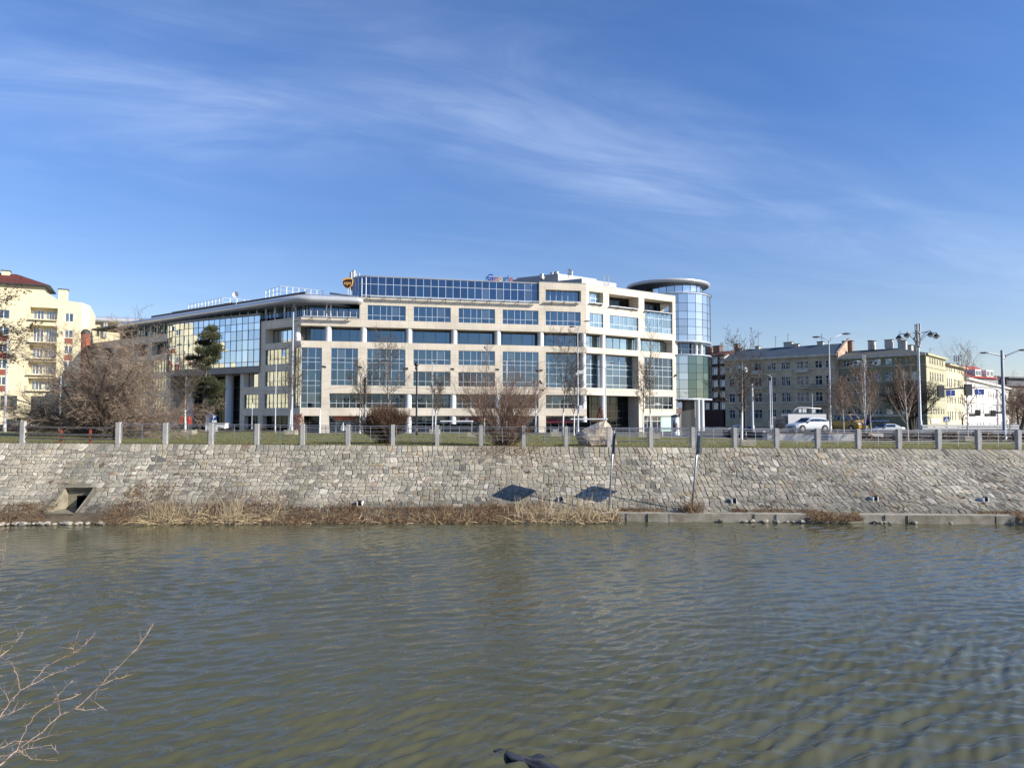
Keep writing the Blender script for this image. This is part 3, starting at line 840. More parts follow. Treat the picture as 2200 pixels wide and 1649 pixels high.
def fr(n): return [i / n for i in range(n + 1)]
WINC = [0]
def window(root, F, u0, u1, z0, z1, out, cols, rows, gm, fm, fw=.052, name='window', tilt=.003, rng=R, fd=.06, label=None):
    f = MB(); g = MB(); W, H = u1 - u0, z1 - z0
    if isinstance(cols, int): cols = fr(cols)
    if isinstance(rows, int): rows = fr(rows)
    for c in cols:
        w = fw if 0 < c < 1 else fw * 1.2
        uc = u0 + W * c; a = max(u0, uc - w / 2); b = min(u1, uc + w / 2)
        F.box(f, a, b, z0, z1, out - .01, out + fd)
    for r in rows:
        zc = z0 + H * r; a = max(z0, zc - fw / 2); b = min(z1, zc + fw / 2)
        for i in range(len(cols) - 1):
            F.box(f, u0 + W * cols[i] + fw / 2, u0 + W * cols[i + 1] - fw / 2, a, b, out - .01, out + fd * .86)
    for i in range(len(cols) - 1):
        for j in range(len(rows) - 1):
            a, b = u0 + W * cols[i], u0 + W * cols[i + 1]; c, d = z0 + H * rows[j], z0 + H * rows[j + 1]
            t1, t2 = rng.uniform(-tilt, tilt) * (b - a), rng.uniform(-tilt, tilt) * (d - c)
            g.quad(F.P(a, c, out + t1 + t2), F.P(b, c, out - t1 + t2), F.P(b, d, out - t1 - t2), F.P(a, d, out + t1 - t2))
    w = part(f, name, fm, root, label=label)
    p = part(g, 'pane', gm, root, parent=w)
    return w

# ------------------------------------------------------------------ the office building
K1 = (-29.4, 98.4); K2 = (11.3, 107.5)
DF = Frame(K1, (K2[0] - K1[0], K2[1] - K1[1]))
LD = math.hypot(K2[0] - K1[0], K2[1] - K1[1])
EF = Frame(K2, (16.3, 11.1))
K3 = EF.P(EF.u(1455.8, 760), 0)[:2]; LE = EF.u(1455.8, 760)
WF = Frame(K1, (1, -.717))
def rz(y): return DF.z(998, y)
ZG = STREET - .04
Rw = dict(g1=rz(893), b1=rz(876.5), t1=rz(846.5), b2=rz(830), t2=rz(799), b3=rz(784), t3=rz(753), b4=rz(739), t4=rz(708), b5=rz(693), t5=rz(662), led=rz(646))
ZT = WF.z(640, 681.5)       # terrace parapet
ZEAVE = DF.z(700, 652)      # underside of the rounded eave
ZPAR = DF.z(1162, 605.5)
print('rows', {k: round(v, 2) for k, v in Rw.items()}, 'ZT', round(ZT, 2), 'ZEAVE', round(ZEAVE, 2), 'ZPAR', round(ZPAR, 2), 'LD', LD, 'LE', LE)
off = thing('office_building', 'large pale stone and blue glass office block with a glazed corner tower and rounded eave', 'building', (0, 108, 0))
KD = .448; KE = .193

wall = MB()
bigcols = [0, .135, .335, .5, .635, .84, 1]
def DU(px): return DF.u(px, 780)
B = {0: (711, 769), 1: (788.5, 871), 2: (888, 968), 3: (985, 1063.5), 4: (1080, 1157), 5: (1172.6, 1248)}
Bu = {k: (DU(a), DU(b)) for k, (a, b) in B.items()}
u_c = (0.08, DU(691.5)); uP = DU(771.5); uR0 = DU(1159); DPR = 1.5
holes = []
holes.append((u_c[0], u_c[1], Rw['b1'], Rw['t3'], .3))
holes.append((*Bu[0], Rw['b2'], Rw['t3'], .3)); holes.append((*Bu[1], Rw['b2'], Rw['t3'], .3)); holes.append((*Bu[4], Rw['b2'], Rw['t3'], .3))
for k in (2, 3):
    holes.append((*Bu[k], Rw['b3'], Rw['t3'], .3)); holes.append((*Bu[k], Rw['b2'], Rw['t2'], .3))
for k in (1, 2, 3, 4, 5): holes.append((*Bu[k], Rw['b5'], Rw['t5'], .3))
# recessed galleries
uG0 = DU(708.5)
holes.append((0, LD, Rw['b4'], Rw['t4'], DPR, KD * DPR, KE * DPR))
holes.append((Bu[5][0], LD, Rw['b2'], Rw['t3'] + .05, DPR, None, KE * DPR))
holes.append((uG0, DU(1157), Rw['b1'], Rw['t1'], 1.1))
holes.append((Bu[5][0], LD, Rw['b1'], Rw['t1'], 1.1, None, KE * 1.1))
holes.append((DU(654), DU(690), ZG, Rw['g1'], .8)); holes.append((DU(708), DU(1157), ZG, Rw['g1'], 1.8)); holes.append((Bu[5][0], LD, ZG, Rw['g1'], 1.8, None, KE * 1.8))
ztop6 = DF.z(1200, 622.5); zbot6 = DF.z(1200, 648)
low = [h for h in holes if h[3] <= ZT + .01]
skin(wall, DF, 0, uP, ZG, ZT, [h if h[1] <= uP else (h[0], uP, *h[2:5], h[5] if len(h) > 5 else None, 0.0) for h in low if h[0] < uP], 0)
skin(wall, DF, uP, uR0, ZG, Rw['led'], [(max(h[0], uP), min(h[1], uR0), h[2], h[3], h[4], (0.0 if h[0] < uP - .01 else None), (0.0 if h[1] > uR0 + .01 else None)) for h in holes if h[1] > uP + .01 and h[0] < uR0 - .01], 0)
skin(wall, DF, uR0, LD, ZG, ZPAR, [(max(h[0], uR0), h[1], h[2], h[3], h[4], (0.0 if h[0] < uR0 - .01 else None), h[6] if len(h) > 6 else None) for h in holes if h[1] > uR0 + .01] + [(DU(1172.6), DU(1249), zbot6, ztop6, .9)], 0)
# small returns where the wall steps up
wall.quad(DF.P(uP, ZT), DF.P(uP, Rw['led']), DF.P(uP, Rw['led'], -3), DF.P(uP, ZT, -3), 0, [(0, ZT), (0, Rw['led']), (3, Rw['led']), (3, ZT)])
wall.quad(DF.P(uR0, Rw['led']), DF.P(uR0, ZPAR), DF.P(uR0, ZPAR, -3), DF.P(uR0, Rw['led'], -3), 0, [(0, 0), (0, 4), (3, 4), (3, 0)])
# chamfer facade
def EH(x0, x1, y0, y1, dp=.3, xr=None):
    xm = (x0 + x1) / 2; u0, u1 = EF.u(x0, y0), EF.u(x1, y0)
    return (u0, u1, EF.z(xm, y1), EF.z(xm, y0), dp)
e5a = EH(1266.5, 1296, 671.5, 701); e5b = EH(1309.5, 1371.5, 674.5, 706.5); e5c = EH(1385, 1444.5, 668.5, 712)
e5a = (*e5a[:2], Rw['b5'], Rw['t5'], .3); e5b = (*e5b[:2], Rw['b5'], Rw['t5'], .3); e5c = (*e5c[:2], Rw['b5'], e5c[3], .3)
ue = [EF.u(x, 780) for x in (1371.8, 1385, 1445)]
e3c = (ue[1], ue[2], Rw['b2'], Rw['t3'], .3); e1c = (ue[1], ue[2], Rw['b1'], Rw['t1'], .3); egc = (EF.u(1383, 915), ue[2], ZG, Rw['g1'], .4)
e4 = (0, ue[2], Rw['b4'], Rw['t4'], DPR, KE * DPR, None); e3 = (0, ue[0], Rw['b2'], Rw['t3'] + .05, DPR, KE * DPR, None)
eg = (0, ue[0], ZG, Rw['t1'], 2.6, KE * 2.6, None)
z6b = zbot6 + .05
e6 = [(EF.u(1265.8, 640), EF.u(1296, 640), z6b, ztop6 + .05, .9), (EF.u(1308.5, 640), EF.u(1372, 640), z6b - .15, ztop6 + .05, 2.4), (EF.u(1384, 640), EF.u(1444.6, 640), z6b - .25, ztop6 + .05, 2.4)]
skin(wall, EF, 0, LE, ZG, ZPAR, [e5a, e5b, e5c, e3c, e1c, egc, e4, e3, eg] + e6, 0)
wall.quad(EF.P(LE, ZG), EF.P(LE, ZG, -6), EF.P(LE, ZPAR, -6), EF.P(LE, ZPAR), 0, [(0, ZG), (6, ZG), (6, ZPAR), (0, ZPAR)])
part(wall, 'wall', m_stone, off)

# shaded wing, left of the corner
wallw = MB()
def WU(px): return WF.u(px, 780)
uw0 = WU(186)
wc = (WU(569), WU(619.5)); ws = (WU(631.5), -.06)
wh = [(WU(569), 0, Rw['b4'], Rw['t4'], DPR, None, KD * DPR)]
for a, b in (('b3', 't3'), ('b2', 't2'), ('b1', 't1')): wh.append((*wc, Rw[a], Rw[b], .35))
wh.append((*ws, Rw['b1'], Rw['t3'], .3)); wh.append((WU(566), WU(620), ZG, Rw['g1'], .9))
wl2 = (WU(525), WU(556)); wh.append((*wl2, Rw['b1'], Rw['t1'], .35)); wh.append((*wl2, Rw['b2'], Rw['t2'], .9)); wh.append((wl2[0] + .2, wl2[1], ZG, Rw['g1'], .8))
ub0, ub1 = WU(367), WU(559); zb0 = WF.z(559, 786); zb1 = WF.z(559, 677.5)
wh.append((ub0 + .2, WU(517), ZG, zb0 - .95, 3.2))
pitch = WU(357) - WU(317)
abays = []
k = 0
while True:
    b = WU(357) - pitch * k; a = b - pitch * .78
    if a < uw0 + .3: break
    abays.append((a, b)); k += 1
for a, b in abays:
    wh.append((a, b, Rw['b4'], Rw['t4'], 1.1)); wh.append((a, b, Rw['b3'], Rw['t3'], .35)); wh.append((a, b, Rw['b2'], Rw['t2'], .35)); wh.append((a, b, Rw['b1'], Rw['t1'], .35)); wh.append((a, b, ZG, Rw['g1'], .9))
holew = [h for h in wh]
bayhole = (ub0, ub1, zb0, ZT, .0)
skin(wallw, WF, uw0, 0, ZG, ZT, [h for h in holew] + [(ub0, ub1, zb0 + .1, ZT, .25)], 0)
part(wallw, 'wing_wall', m_stone_shade, off, label='shaded stone wing wall')

# recess back walls, glazing strips, soffits
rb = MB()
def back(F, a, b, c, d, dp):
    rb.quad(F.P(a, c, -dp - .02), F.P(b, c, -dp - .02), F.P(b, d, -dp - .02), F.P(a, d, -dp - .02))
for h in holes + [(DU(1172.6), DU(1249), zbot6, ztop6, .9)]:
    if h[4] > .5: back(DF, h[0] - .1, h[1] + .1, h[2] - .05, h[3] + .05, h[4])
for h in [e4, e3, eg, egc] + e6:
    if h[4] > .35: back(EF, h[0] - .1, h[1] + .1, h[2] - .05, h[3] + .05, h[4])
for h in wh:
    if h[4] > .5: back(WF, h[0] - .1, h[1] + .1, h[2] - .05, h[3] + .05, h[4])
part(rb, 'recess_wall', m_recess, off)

RW = [0, .33, 1]
# D windows
for k in (1, 2, 3, 4, 5): window(off, DF, *Bu[k], Rw['b5'], Rw['t5'], -.2, bigcols, RW, m_glass, m_frame)
H2 = Rw['t3'] - Rw['b2']
rows2 = [0, .20 * 1.0, .43, .52 + .05, .72, 1]
for k in (0, 1, 4): window(off, DF, *Bu[k], Rw['b2'], Rw['t3'], -.2, ([0, .24, .52, .8, 1] if k == 0 else bigcols), [0, .14, .42, .62, .73, 1], m_glass, m_frame)
for k in (2, 3):
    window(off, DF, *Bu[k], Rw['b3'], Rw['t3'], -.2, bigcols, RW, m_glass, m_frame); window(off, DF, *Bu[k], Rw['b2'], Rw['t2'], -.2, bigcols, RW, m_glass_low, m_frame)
window(off, DF, *u_c, Rw['b1'], Rw['t3'], -.2, [0, .32, .7, 1], [0, .085, .24, .37, .45, .63, .76, .83, 1], m_glass, m_frame)
# galleries: one strip per bay
def strip(F, a, b, n, z0, z1, dp, gm, cols, rows, fm=m_frame_dark, top=.25):
    w = (b - a) / n
    for i in range(n): window(off, F, a + w * i + .02, a + w * (i + 1) - .02, z0, z1 - top, -dp + .06, cols, rows, gm, fm, fw=.05)
cols4 = [0, .14, .34, .6, .84, 1]
edges4 = [KD * DPR] + [DU(x) for x in (704, 780.4, 878.8, 976.4, 1070.4, 1163.5)] + [LD - KE * DPR]
for i in range(len(edges4) - 1):
    window(off, DF, edges4[i] + .02, edges4[i + 1] - .02, Rw['b4'], Rw['t4'] - .3, -DPR + .06, cols4 if i > 0 else 3, 1, m_glass, m_frame_dark, fw=.045)
window(off, DF, Bu[5][0] + .02, LD - KE * DPR, Rw['b2'], Rw['t3'] - .1, -DPR + .06, bigcols, [0, .12, .40, .60, .72, 1], m_glass, m_frame)
ed1 = [uG0] + [DU(x) for x in (780.4, 878.8, 976.4, 1070.4)] + [DU(1157)]
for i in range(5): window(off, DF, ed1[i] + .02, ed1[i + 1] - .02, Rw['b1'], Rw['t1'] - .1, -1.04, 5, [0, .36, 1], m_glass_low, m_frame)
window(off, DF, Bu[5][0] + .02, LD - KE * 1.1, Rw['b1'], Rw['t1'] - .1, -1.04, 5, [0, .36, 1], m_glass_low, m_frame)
edg = [DU(708)] + [DU(x) for x in (780.4, 878.8, 976.4, 1070.4)] + [DU(1157)]
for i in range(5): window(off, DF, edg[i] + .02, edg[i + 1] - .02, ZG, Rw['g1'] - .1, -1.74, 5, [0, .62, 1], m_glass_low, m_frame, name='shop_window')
window(off, DF, DU(654), DU(690), ZG, Rw['g1'] - .05, -.74, 3, [0, .4, .62, 1], m_glass_dark, m_frame_dark, name='shop_window')
window(off, DF, Bu[5][0] + .02, LD - .3, ZG, Rw['g1'] - .1, -1.74, 5, [0, .62, 1], m_glass_low, m_frame, name='shop_window')
window(off, DF, DU(1172.6), DU(1249), zbot6, ztop6, -.82, 6, 1, m_glass, m_frame)
# E windows
window(off, EF, *e5a[:4], -.2, 3, RW, m_glass_e, m_frame); window(off, EF, *e5b[:4], -.2, [0, .16, .34, .5, .64, .82, 1], RW, m_glass_e, m_frame)
window(off, EF, *e5c[:4], -.2, [0, .13, .35, .5, .65, .85, 1], [0, .24, .66, 1], m_glass_e, m_frame)
window(off, EF, *e3c[:4], -.2, [0, .13, .35, .5, .65, .85, 1], [0, .14, .42, .62, .73, 1], m_glass_low, m_frame)
window(off, EF, *e1c[:4], -.2, [0, .13, .35, .5, .65, .85, 1], RW, m_glass_low, m_frame)
for (a, b, n) in ((KE * DPR, EF.u(1299, 720), 2), (EF.u(1299, 720), EF.u(1374, 720), 5), (EF.u(1374, 720), ue[2], 4)):
    window(off, EF, a + .02, b - .02, Rw['b4'], Rw['t4'] - .25, -DPR + .06, n, 1, m_glass_e, m_frame_dark, fw=.05)
for (a, b, n) in ((KE * DPR, EF.u(1299, 720), 2), (EF.u(1299, 720), ue[0], 5)):
    window(off, EF, a + .02, b - .02, Rw['b2'], Rw['t3'] - .05, -DPR + .06, n, [0, .12, .40, .60, .72, 1], m_glass, m_frame)
window(off, EF, .6, ue[0] - .02, ZG, Rw['t1'] - .1, -2.5, 8, 5, m_glass_dark, m_frame_dark, fw=.04, name='entrance_glazing')
window(off, EF, *e6[0][:4], -.82, 3, 2, m_glass_e, m_frame)
for h in e6[1:]: window(off, EF, *h[:4], -2.3, 6, [0, .8, 1], m_glass_dark, m_frame_dark)
# shop front with pale green panel
gmid = egc[0] + (egc[1] - egc[0]) * .62
window(off, EF, egc[0], gmid, ZG, Rw['g1'] - .04, -.34, [0, .25, .52, .8, 1], [0, .68, 1], m_glass_low, m_white, name='shop_window')
p = MB(); EF.box(p, gmid, egc[1], ZG, Rw['g1'] - .04, -.38, -.28); part(p, 'shop_panel', mat('pale_green_glass', (.45, .66, .58), .25, var=.08), off)

# wing windows
wcols = [0, .3, .6, .85, 1]
for a, b in (('b3', 't3'), ('b2', 't2'), ('b1', 't1')): window(off, WF, *wc, Rw[a], Rw[b], -.25, 6, [0, .33, 1], m_glass_wavy, m_frame_dark, fw=.05, tilt=.02)
window(off, WF, *ws, Rw['b1'], Rw['t3'], -.2, 2, [0, .085, .24, .37, .45, .63, .76, .83, 1], m_glass_wavy, m_frame_dark, tilt=.02)
window(off, WF, WU(569) + .05, -KD * DPR, Rw['b4'], Rw['t4'] - .1, -DPR + .06, 7, [0, .2, 1], m_glass_bay, m_frame_dark, fw=.05)
window(off, WF, *wl2, Rw['b1'], Rw['t1'], -.25, 4, [0, .33, .66, 1], m_glass_wavy, m_frame_dark, fw=.05, tilt=.02)
window(off, WF, *wl2, Rw['b2'], Rw['t2'], -.85, 3, 1, m_glass_bay, m_frame_dark, fw=.05)
for a, b in ((wl2[0] + .2, wl2[1]), (WU(566), WU(620))): window(off, WF, a, b, ZG, Rw['g1'] - .05, -.75, 5, [0, .5, 1], m_glass_dark, m_frame_dark, fw=.05, name='shop_window')
for a, b in abays:
    window(off, WF, a, b, Rw['b4'], Rw['t4'], -1.03, 4, 1, m_glass, m_frame_dark, fw=.05)
    for c, d in (('b3', 't3'), ('b2', 't2'), ('b1', 't1')): window(off, WF, a, b, Rw[c], Rw[d], -.25, 5, RW, m_glass_wavy, m_frame_dark, fw=.05, tilt=.015)
window(off, WF, ub0 + .25, WU(517) - .05, ZG, zb0 - 1.0, -3.1, 12, 5, m_glass_dark, m_frame_dark, fw=.05, name='entrance_glazing')

# round columns
def column(F, u, z0, z1, out, r=.47):
    p = MB(); x, y, _ = F.P(u, 0, out); p.lathe(x, y, [(r * 1.03, z0), (r, z0 + .05), (r, z1 - .02)], 20); part(p, 'column', m_colm, off, smooth=True)
for x in (704, 780.4, 878.8, 976.4, 1070.4, 1163.5, 1254.8): column(DF, DU(x), Rw['b4'], Rw['t4'], -.52)
for x in (878.5, 974.5, 1070.4): column(DF, DU(x), Rw['b1'], Rw['t1'], -.52)
for x in (779, 878.5, 974.5, 1070.4): column(DF, DU(x), ZG, Rw['g1'], -.52)
column(DF, DU(1254.8), Rw['b2'], Rw['t3'] + .05, -.52); column(DF, DU(1255.5), Rw['b1'], Rw['t1'], -.52); column(DF, DU(1256), ZG, Rw['g1'], -.52)
for x in (1299, 1374): column(EF, EF.u(x, 720), Rw['b4'], Rw['t4'], -.52)
column(EF, EF.u(1299, 800), Rw['b2'], Rw['t3'] + .05, -.52); column(EF, EF.u(1300, 880), ZG, Rw['t1'], -.52)
for x in (632,): column(WF, WU(x), Rw['b4'], Rw['t4'], -.5)
for x in (400, 442, 483): column(WF, WU(x), ZG, zb0 - .95, -.9, .62)
column(WF, WU(521.5), Rw['b2'], Rw['t2'], -.3, .4)

# body and flat roofs
core = MB()
def inset(F, u, d, ): return F.P(u, 0, -d)[:2]
c = 4.2
bk = (K3[0] + -10, K3[1] + 20)
foot = [inset(WF, uw0 + 4, c), inset(WF, -c * .45, c), inset(DF, LD - c * .2, c), inset(EF, LE - 2.5, c), (K3[0] - 4, K3[1] + 22), (K1[0] - 5, K1[1] + 34), inset(WF, uw0 + 4, 24)]
core.poly(foot, ZG - .05, Rw['led'] - .35)
foot2 = [inset(DF, uR0 + .6, 3.0), inset(DF, LD - .4, 3.0), inset(EF, LE - 2.5, 3.0), (K3[0] - 6, K3[1] + 16), inset(DF, uR0 + .6, 18)]
core.poly(foot2, Rw['led'] - .3, ZPAR - .5)
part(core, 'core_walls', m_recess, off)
rf = MB()
lid = [inset(WF, uw0, .5), inset(WF, -.25, .5), inset(DF, LD - .1, .35), inset(EF, LE - .4, .35), (K3[0] - 3, K3[1] + 23), (K1[0] - 5, K1[1] + 35), inset(WF, uw0, 25)]
rf.poly(lid, Rw['led'] - .34, Rw['led'] - .06)
rf.poly([inset(DF, uR0 + .05, .35), inset(DF, LD - .1, .35), inset(EF, LE - .4, .35), (K3[0] - 5, K3[1] + 17), inset(DF, uR0 + .05, 19)], ZPAR - .49, ZPAR - .12)
rf.poly([inset(WF, uw0, .4), inset(WF, -.2, .4), inset(DF, uP - .02, .35), inset(DF, uP - .02, 3.5), inset(WF, -2, 3.5), inset(WF, uw0, 3.5)], ZT - .5, ZT - .25)
part(rf, 'flat_roof', m_roofdark, off)
# copings
cp = MB()
DF.box(cp, uR0 - .02, LD + .02, ZPAR + .003, ZPAR + .06, -.4, .04); EF.box(cp, .0, LE + .05, ZPAR + .006, ZPAR + .063, -.4, .04)
DF.box(cp, uP, uR0 - .03, Rw['led'] + .003, Rw['led'] + .06, -.6, .05); DF.box(cp, .0, uP - .02, ZT + .003, ZT + .07, -.4, .05); WF.box(cp, uw0, -.02, ZT + .006, ZT + .075, -.4, .05)
part(cp, 'coping', m_metalroof, off)

# sun shades: slim rails on brackets
def shade(F, a, b, z, n, out=.85):
    p = MB()
    for o_, dz in ((out, 0), (out - .16, .01), (out - .32, .02)): F.box(p, a, b, z + dz, z + dz + .07, o_ - .05, o_ + .03)
    part(p, 'sunshade_rail', m_frame, off)
    p = MB()
    for i in range(n):
        u = a + (b - a) * (i + .5) / n
        F.box(p, u - .03, u + .03, z - .09, z - .01, 0, out)
        p.tube([F.P(u, z - .05, out * .8), F.P(u, z - .55, 0.0)], .03, 4)
    part(p, 'sunshade_bracket', m_frame_dark, off)
shade(DF, uP + .3, uR0 - .1, Rw['led'] + .12, 12)
shade(DF, .3, uP - .4, ZT + .02, 3)
shade(DF, DU(1172), DU(1250), zbot6 - .05, 3, .6)
for h in e6: shade(EF, h[0], h[1], h[2] - .05, 2, .5)
# terrace rail
p = MB()
for z in (.45, .75, 1.0):
    p.tube([DF.P(.3, ZT + z, -.25), DF.P(uP - .2, ZT + z, -.25)], .025, 4); p.tube([WF.P(WU(566), ZT + z, -.25), WF.P(-.1, ZT + z, -.25)], .025, 4)
for i in range(9): u = .4 + i * (uP - .8) / 8; p.tube([DF.P(u, ZT, -.25), DF.P(u, ZT + 1, -.25)], .03, 4)
part(p, 'terrace_railing', m_galv, off)
# wall lamps on the piers
for x, y in ((697.5, 788), (774.5, 789), (874, 792), (972.6, 793), (1068.6, 794), (1161.5, 796)):
    u, z = DF.hit(x, y); p = MB(); F_ = DF
    F_.box(p, u + .12, u + .2, z - .1, z + .1, 0, .12); p.tube([F_.P(u + .16, z + .05, .1), F_.P(u - .15, z + .12, .7)], .03, 5)
    F_.box(p, u - .45, u + .1, z - .12, z + .12, .55, .85); part(p, 'facade_lamp', m_frame_dark, off)
u, z = EF.hit(1450.5, 806); p = MB(); EF.box(p, u - .1, u + .1, z - .15, z + .15, 0, .4); part(p, 'facade_lamp', m_frame_dark, off)

# recessed top floor under the eave, wing and corner
DT = 2.1
window(off, DF, KD * DT, uP, ZT - .2, ZEAVE + .05, -DT, [0, .1, .3, .5, .58, .78, 1], 1, m_glass, m_frame_dark, fw=.09)
n5 = 8; uu = [WU(270) + (-KD * DT - WU(270)) * i / n5 for i in range(n5 + 1)]
for i in range(n5): window(off, WF, uu[i] + .01, uu[i + 1] - .01, ZT - .2, ZEAVE + .1, -DT, 7, 1, m_glass, m_frame_dark, fw=.12)
def tpost(x, y): p = MB(); p.lathe(x, y, [(.11, ZT), (.11, ZEAVE + .1)], 8); part(p, 'terrace_post', m_frame, off, smooth=True)
for px in (701.5, 710.5): tpost(*DF.P(DF.u(px, 670, -.9), 0, -.9)[:2])
for i in range(22): tpost(*WF.P(WU(275) + (0 - WU(275)) * i / 22 - .4, 0, -.8)[:2])

# rounded eave and the metal roof behind it
def sweep(mb, prof, path, close=False):
    """prof: (out, z) ; path: list of (point, outward normal vector)"""
    k = len(prof); o = len(mb.v)
    for (P_, N_) in path:
        for (a, z) in prof: mb.v.append((P_[0] + N_[0] * a, P_[1] + N_[1] * a, z))
    for i in range(len(path) - 1):
        for j in range(k - 1):
            mb.f.append((o + i * k + j, o + (i + 1) * k + j, o + (i + 1) * k + j + 1, o + i * k + j + 1)); mb.m.append(0); mb.uv.append(None)
w0 = WU(262); ZE = ZEAVE; EH_ = 1.05; OUT = .9
prof = [(-2.0, ZE + .0)] + [(OUT - .62 + .62 * math.cos(a), ZE + .52 + .52 * math.sin(a)) for a in [math.radians(x) for x in range(-90, 91, 15)]]
cn = (WF.n[0] + DF.n[0], WF.n[1] + DF.n[1]); dn = cn[0] * WF.n[0] + cn[1] * WF.n[1]; cn = (cn[0] / dn, cn[1] / dn)
path = []
for i in range(7):      # blunt rounded end far left
    a = math.radians(90 - i * 15); e = (-WF.U[0] * math.sin(a) + WF.n[0] * math.cos(a), -WF.U[1] * math.sin(a) + WF.n[1] * math.cos(a))
    path.append((WF.P(w0, 0)[:2], e))
for i in range(1, 12): path.append((WF.P(w0 * (1 - i / 12), 0)[:2], WF.n))
path.append((K1, cn))
for i in range(1, 6): path.append((DF.P(DU(766) * i / 5.0, 0)[:2], DF.n))
for i in range(1, 5):
    a = math.radians(i * 22.5); path.append((DF.P(DU(766), 0)[:2], (DF.n[0] * math.cos(a) + DF.U[0] * math.sin(a), DF.n[1] * math.cos(a) + DF.U[1] * math.sin(a))))
mb = MB(); sweep(mb, prof, path); part(mb, 'rounded_eave', m_eave, off, smooth=True)
roofp = [(OUT - .62, ZE + 1.045), (-.6, ZE + 1.30), (-2.2, ZE + 1.60), (-4.2, ZE + 1.78), (-6.5, ZE + 1.82)]
rpath = [(WF.P(w0 - .55, 0)[:2], WF.n), (WF.P(w0 * .5, 0)[:2], WF.n), (K1, cn)]
mb = MB(); sweep(mb, roofp, rpath); o_ = len(mb.v)
dro = [(OUT - .62, ZE + 1.045), (-.5, ZE + 1.28), (-1.6, ZE + 1.5), (-2.6, ZE + 1.62)]
mb2_ = MB(); sweep(mb2_, roofp, [(K1, cn), (DF.P(DU(712), 0)[:2], DF.n)])
mb.add(mb2_.v, mb2_.f)
mb2_ = MB(); sweep(mb2_, roofp, [(DF.P(DU(712), 0)[:2], DF.n)]); a0_ = mb2_.v
b0_ = [DF.P(DU(768), ZE + 1.03 + .02 * k, OUT - .62 - .5 * k) for k in range(len(a0_))]
mb.add(a0_ + b0_, [(k, len(a0_) + k, len(a0_) + k + 1, k + 1) for k in range(len(a0_) - 1)])
e0_ = [WF.P(w0 - .55, z, a) for a, z in roofp]; mb.add(e0_ + [WF.P(w0 - .55, ZE + .3, -6.5), WF.P(w0 - .55, ZE + .3, .2)], [tuple(range(len(e0_) + 2))])

for i in range(60):
    u = w0 * (1 - i / 60) - .5
    for a, b in zip(roofp[:3], roofp[1:4]): mb.tube([WF.P(u, a[1] + .02, a[0]), WF.P(u, b[1] + .02, b[0])], .03, 3)
part(mb, 'metal_roof', m_metalroof, off)
mb = MB(); zz1 = ZE + 1.72
WF.box(mb, WU(285), WU(615), ZE + 1.5, zz1 + .65, -3.4, -3.1); 
for i in range(26): u = WU(330) + (WU(460) - WU(330)) * i / 26; WF.box(mb, u, u + .5, zz1 + .63, zz1 + .78, -3.4, -3.05)
part(mb, 'plant_screen', m_roofdark, off)
mb = MB(); a = DF.P(DU(706), ZE + 2.0, -3.2); b = DF.P(DU(768), ZE + 1.2, -.6); mb.tube([a, b], .16, 6); part(mb, 'roof_ridge', m_metalroof, off)

# curved mirror-glass bay
def bay_pt(s, z, out=0):
    u = ub0 + (ub1 - ub0) * s; sag = 2.3 * (1 - (2 * s - .78) ** 2 / (1.22 ** 2)) if s > .39 else 2.3 * (1 - ((.39 - s) / .39) ** 2)
    sag = 1.9 * math.sin(math.pi * s ** .5)
    return WF.P(u, z, .12 + sag + out)
nb = 20; rows_b = [0, .09, .33, .53, .72, .86, 1.0]
fmb = MB(); gmb = MB(); rgb = random.Random(5)
for i in range(nb):
    s0, s1 = i / nb, (i + 1) / nb
    for j in range(6):
        za = zb0 + (zb1 - zb0) * rows_b[j]; zb_ = zb0 + (zb1 - zb0) * rows_b[j + 1]
        t = [rgb.uniform(-.018, .018) for _ in range(2)]
        gmb.quad(bay_pt(s0, za, t[0]), bay_pt(s1, za, -t[0] + t[1]), bay_pt(s1, zb_, -t[0]), bay_pt(s0, zb_, t[0] - t[1]))
for i in range(nb + 1): fmb.tube([bay_pt(i / nb, zb0, .02), bay_pt(i / nb, zb1, .02)], .035, 4)
for j in range(7):
    z = zb0 + (zb1 - zb0) * rows_b[j]; fmb.tube([bay_pt(i / nb, z, .02) for i in range(nb + 1)], .035, 4)
w_ = part(fmb, 'curved_bay', m_frame_dark, off); part(gmb, 'pane', m_glass_bay, off, parent=w_)
for (z0_, z1_, o_) in ((zb0 - .95, zb0 - .02, .02), (zb1 + .02, zb1 + .3, .15)):
    mb = MB()
    for i in range(nb):
        s0, s1 = i / nb, (i + 1) / nb
        mb.hexa([bay_pt(s0, z0_, o_), bay_pt(s1, z0_, o_), WF.P(ub0 + (ub1 - ub0) * s1, z0_, -.3), WF.P(ub0 + (ub1 - ub0) * s0, z0_, -.3),
                 bay_pt(s0, z1_, o_), bay_pt(s1, z1_, o_), WF.P(ub0 + (ub1 - ub0) * s1, z1_, -.3), WF.P(ub0 + (ub1 - ub0) * s0, z1_, -.3)])
    part(mb, 'bay_band', m_stone_shade, off)

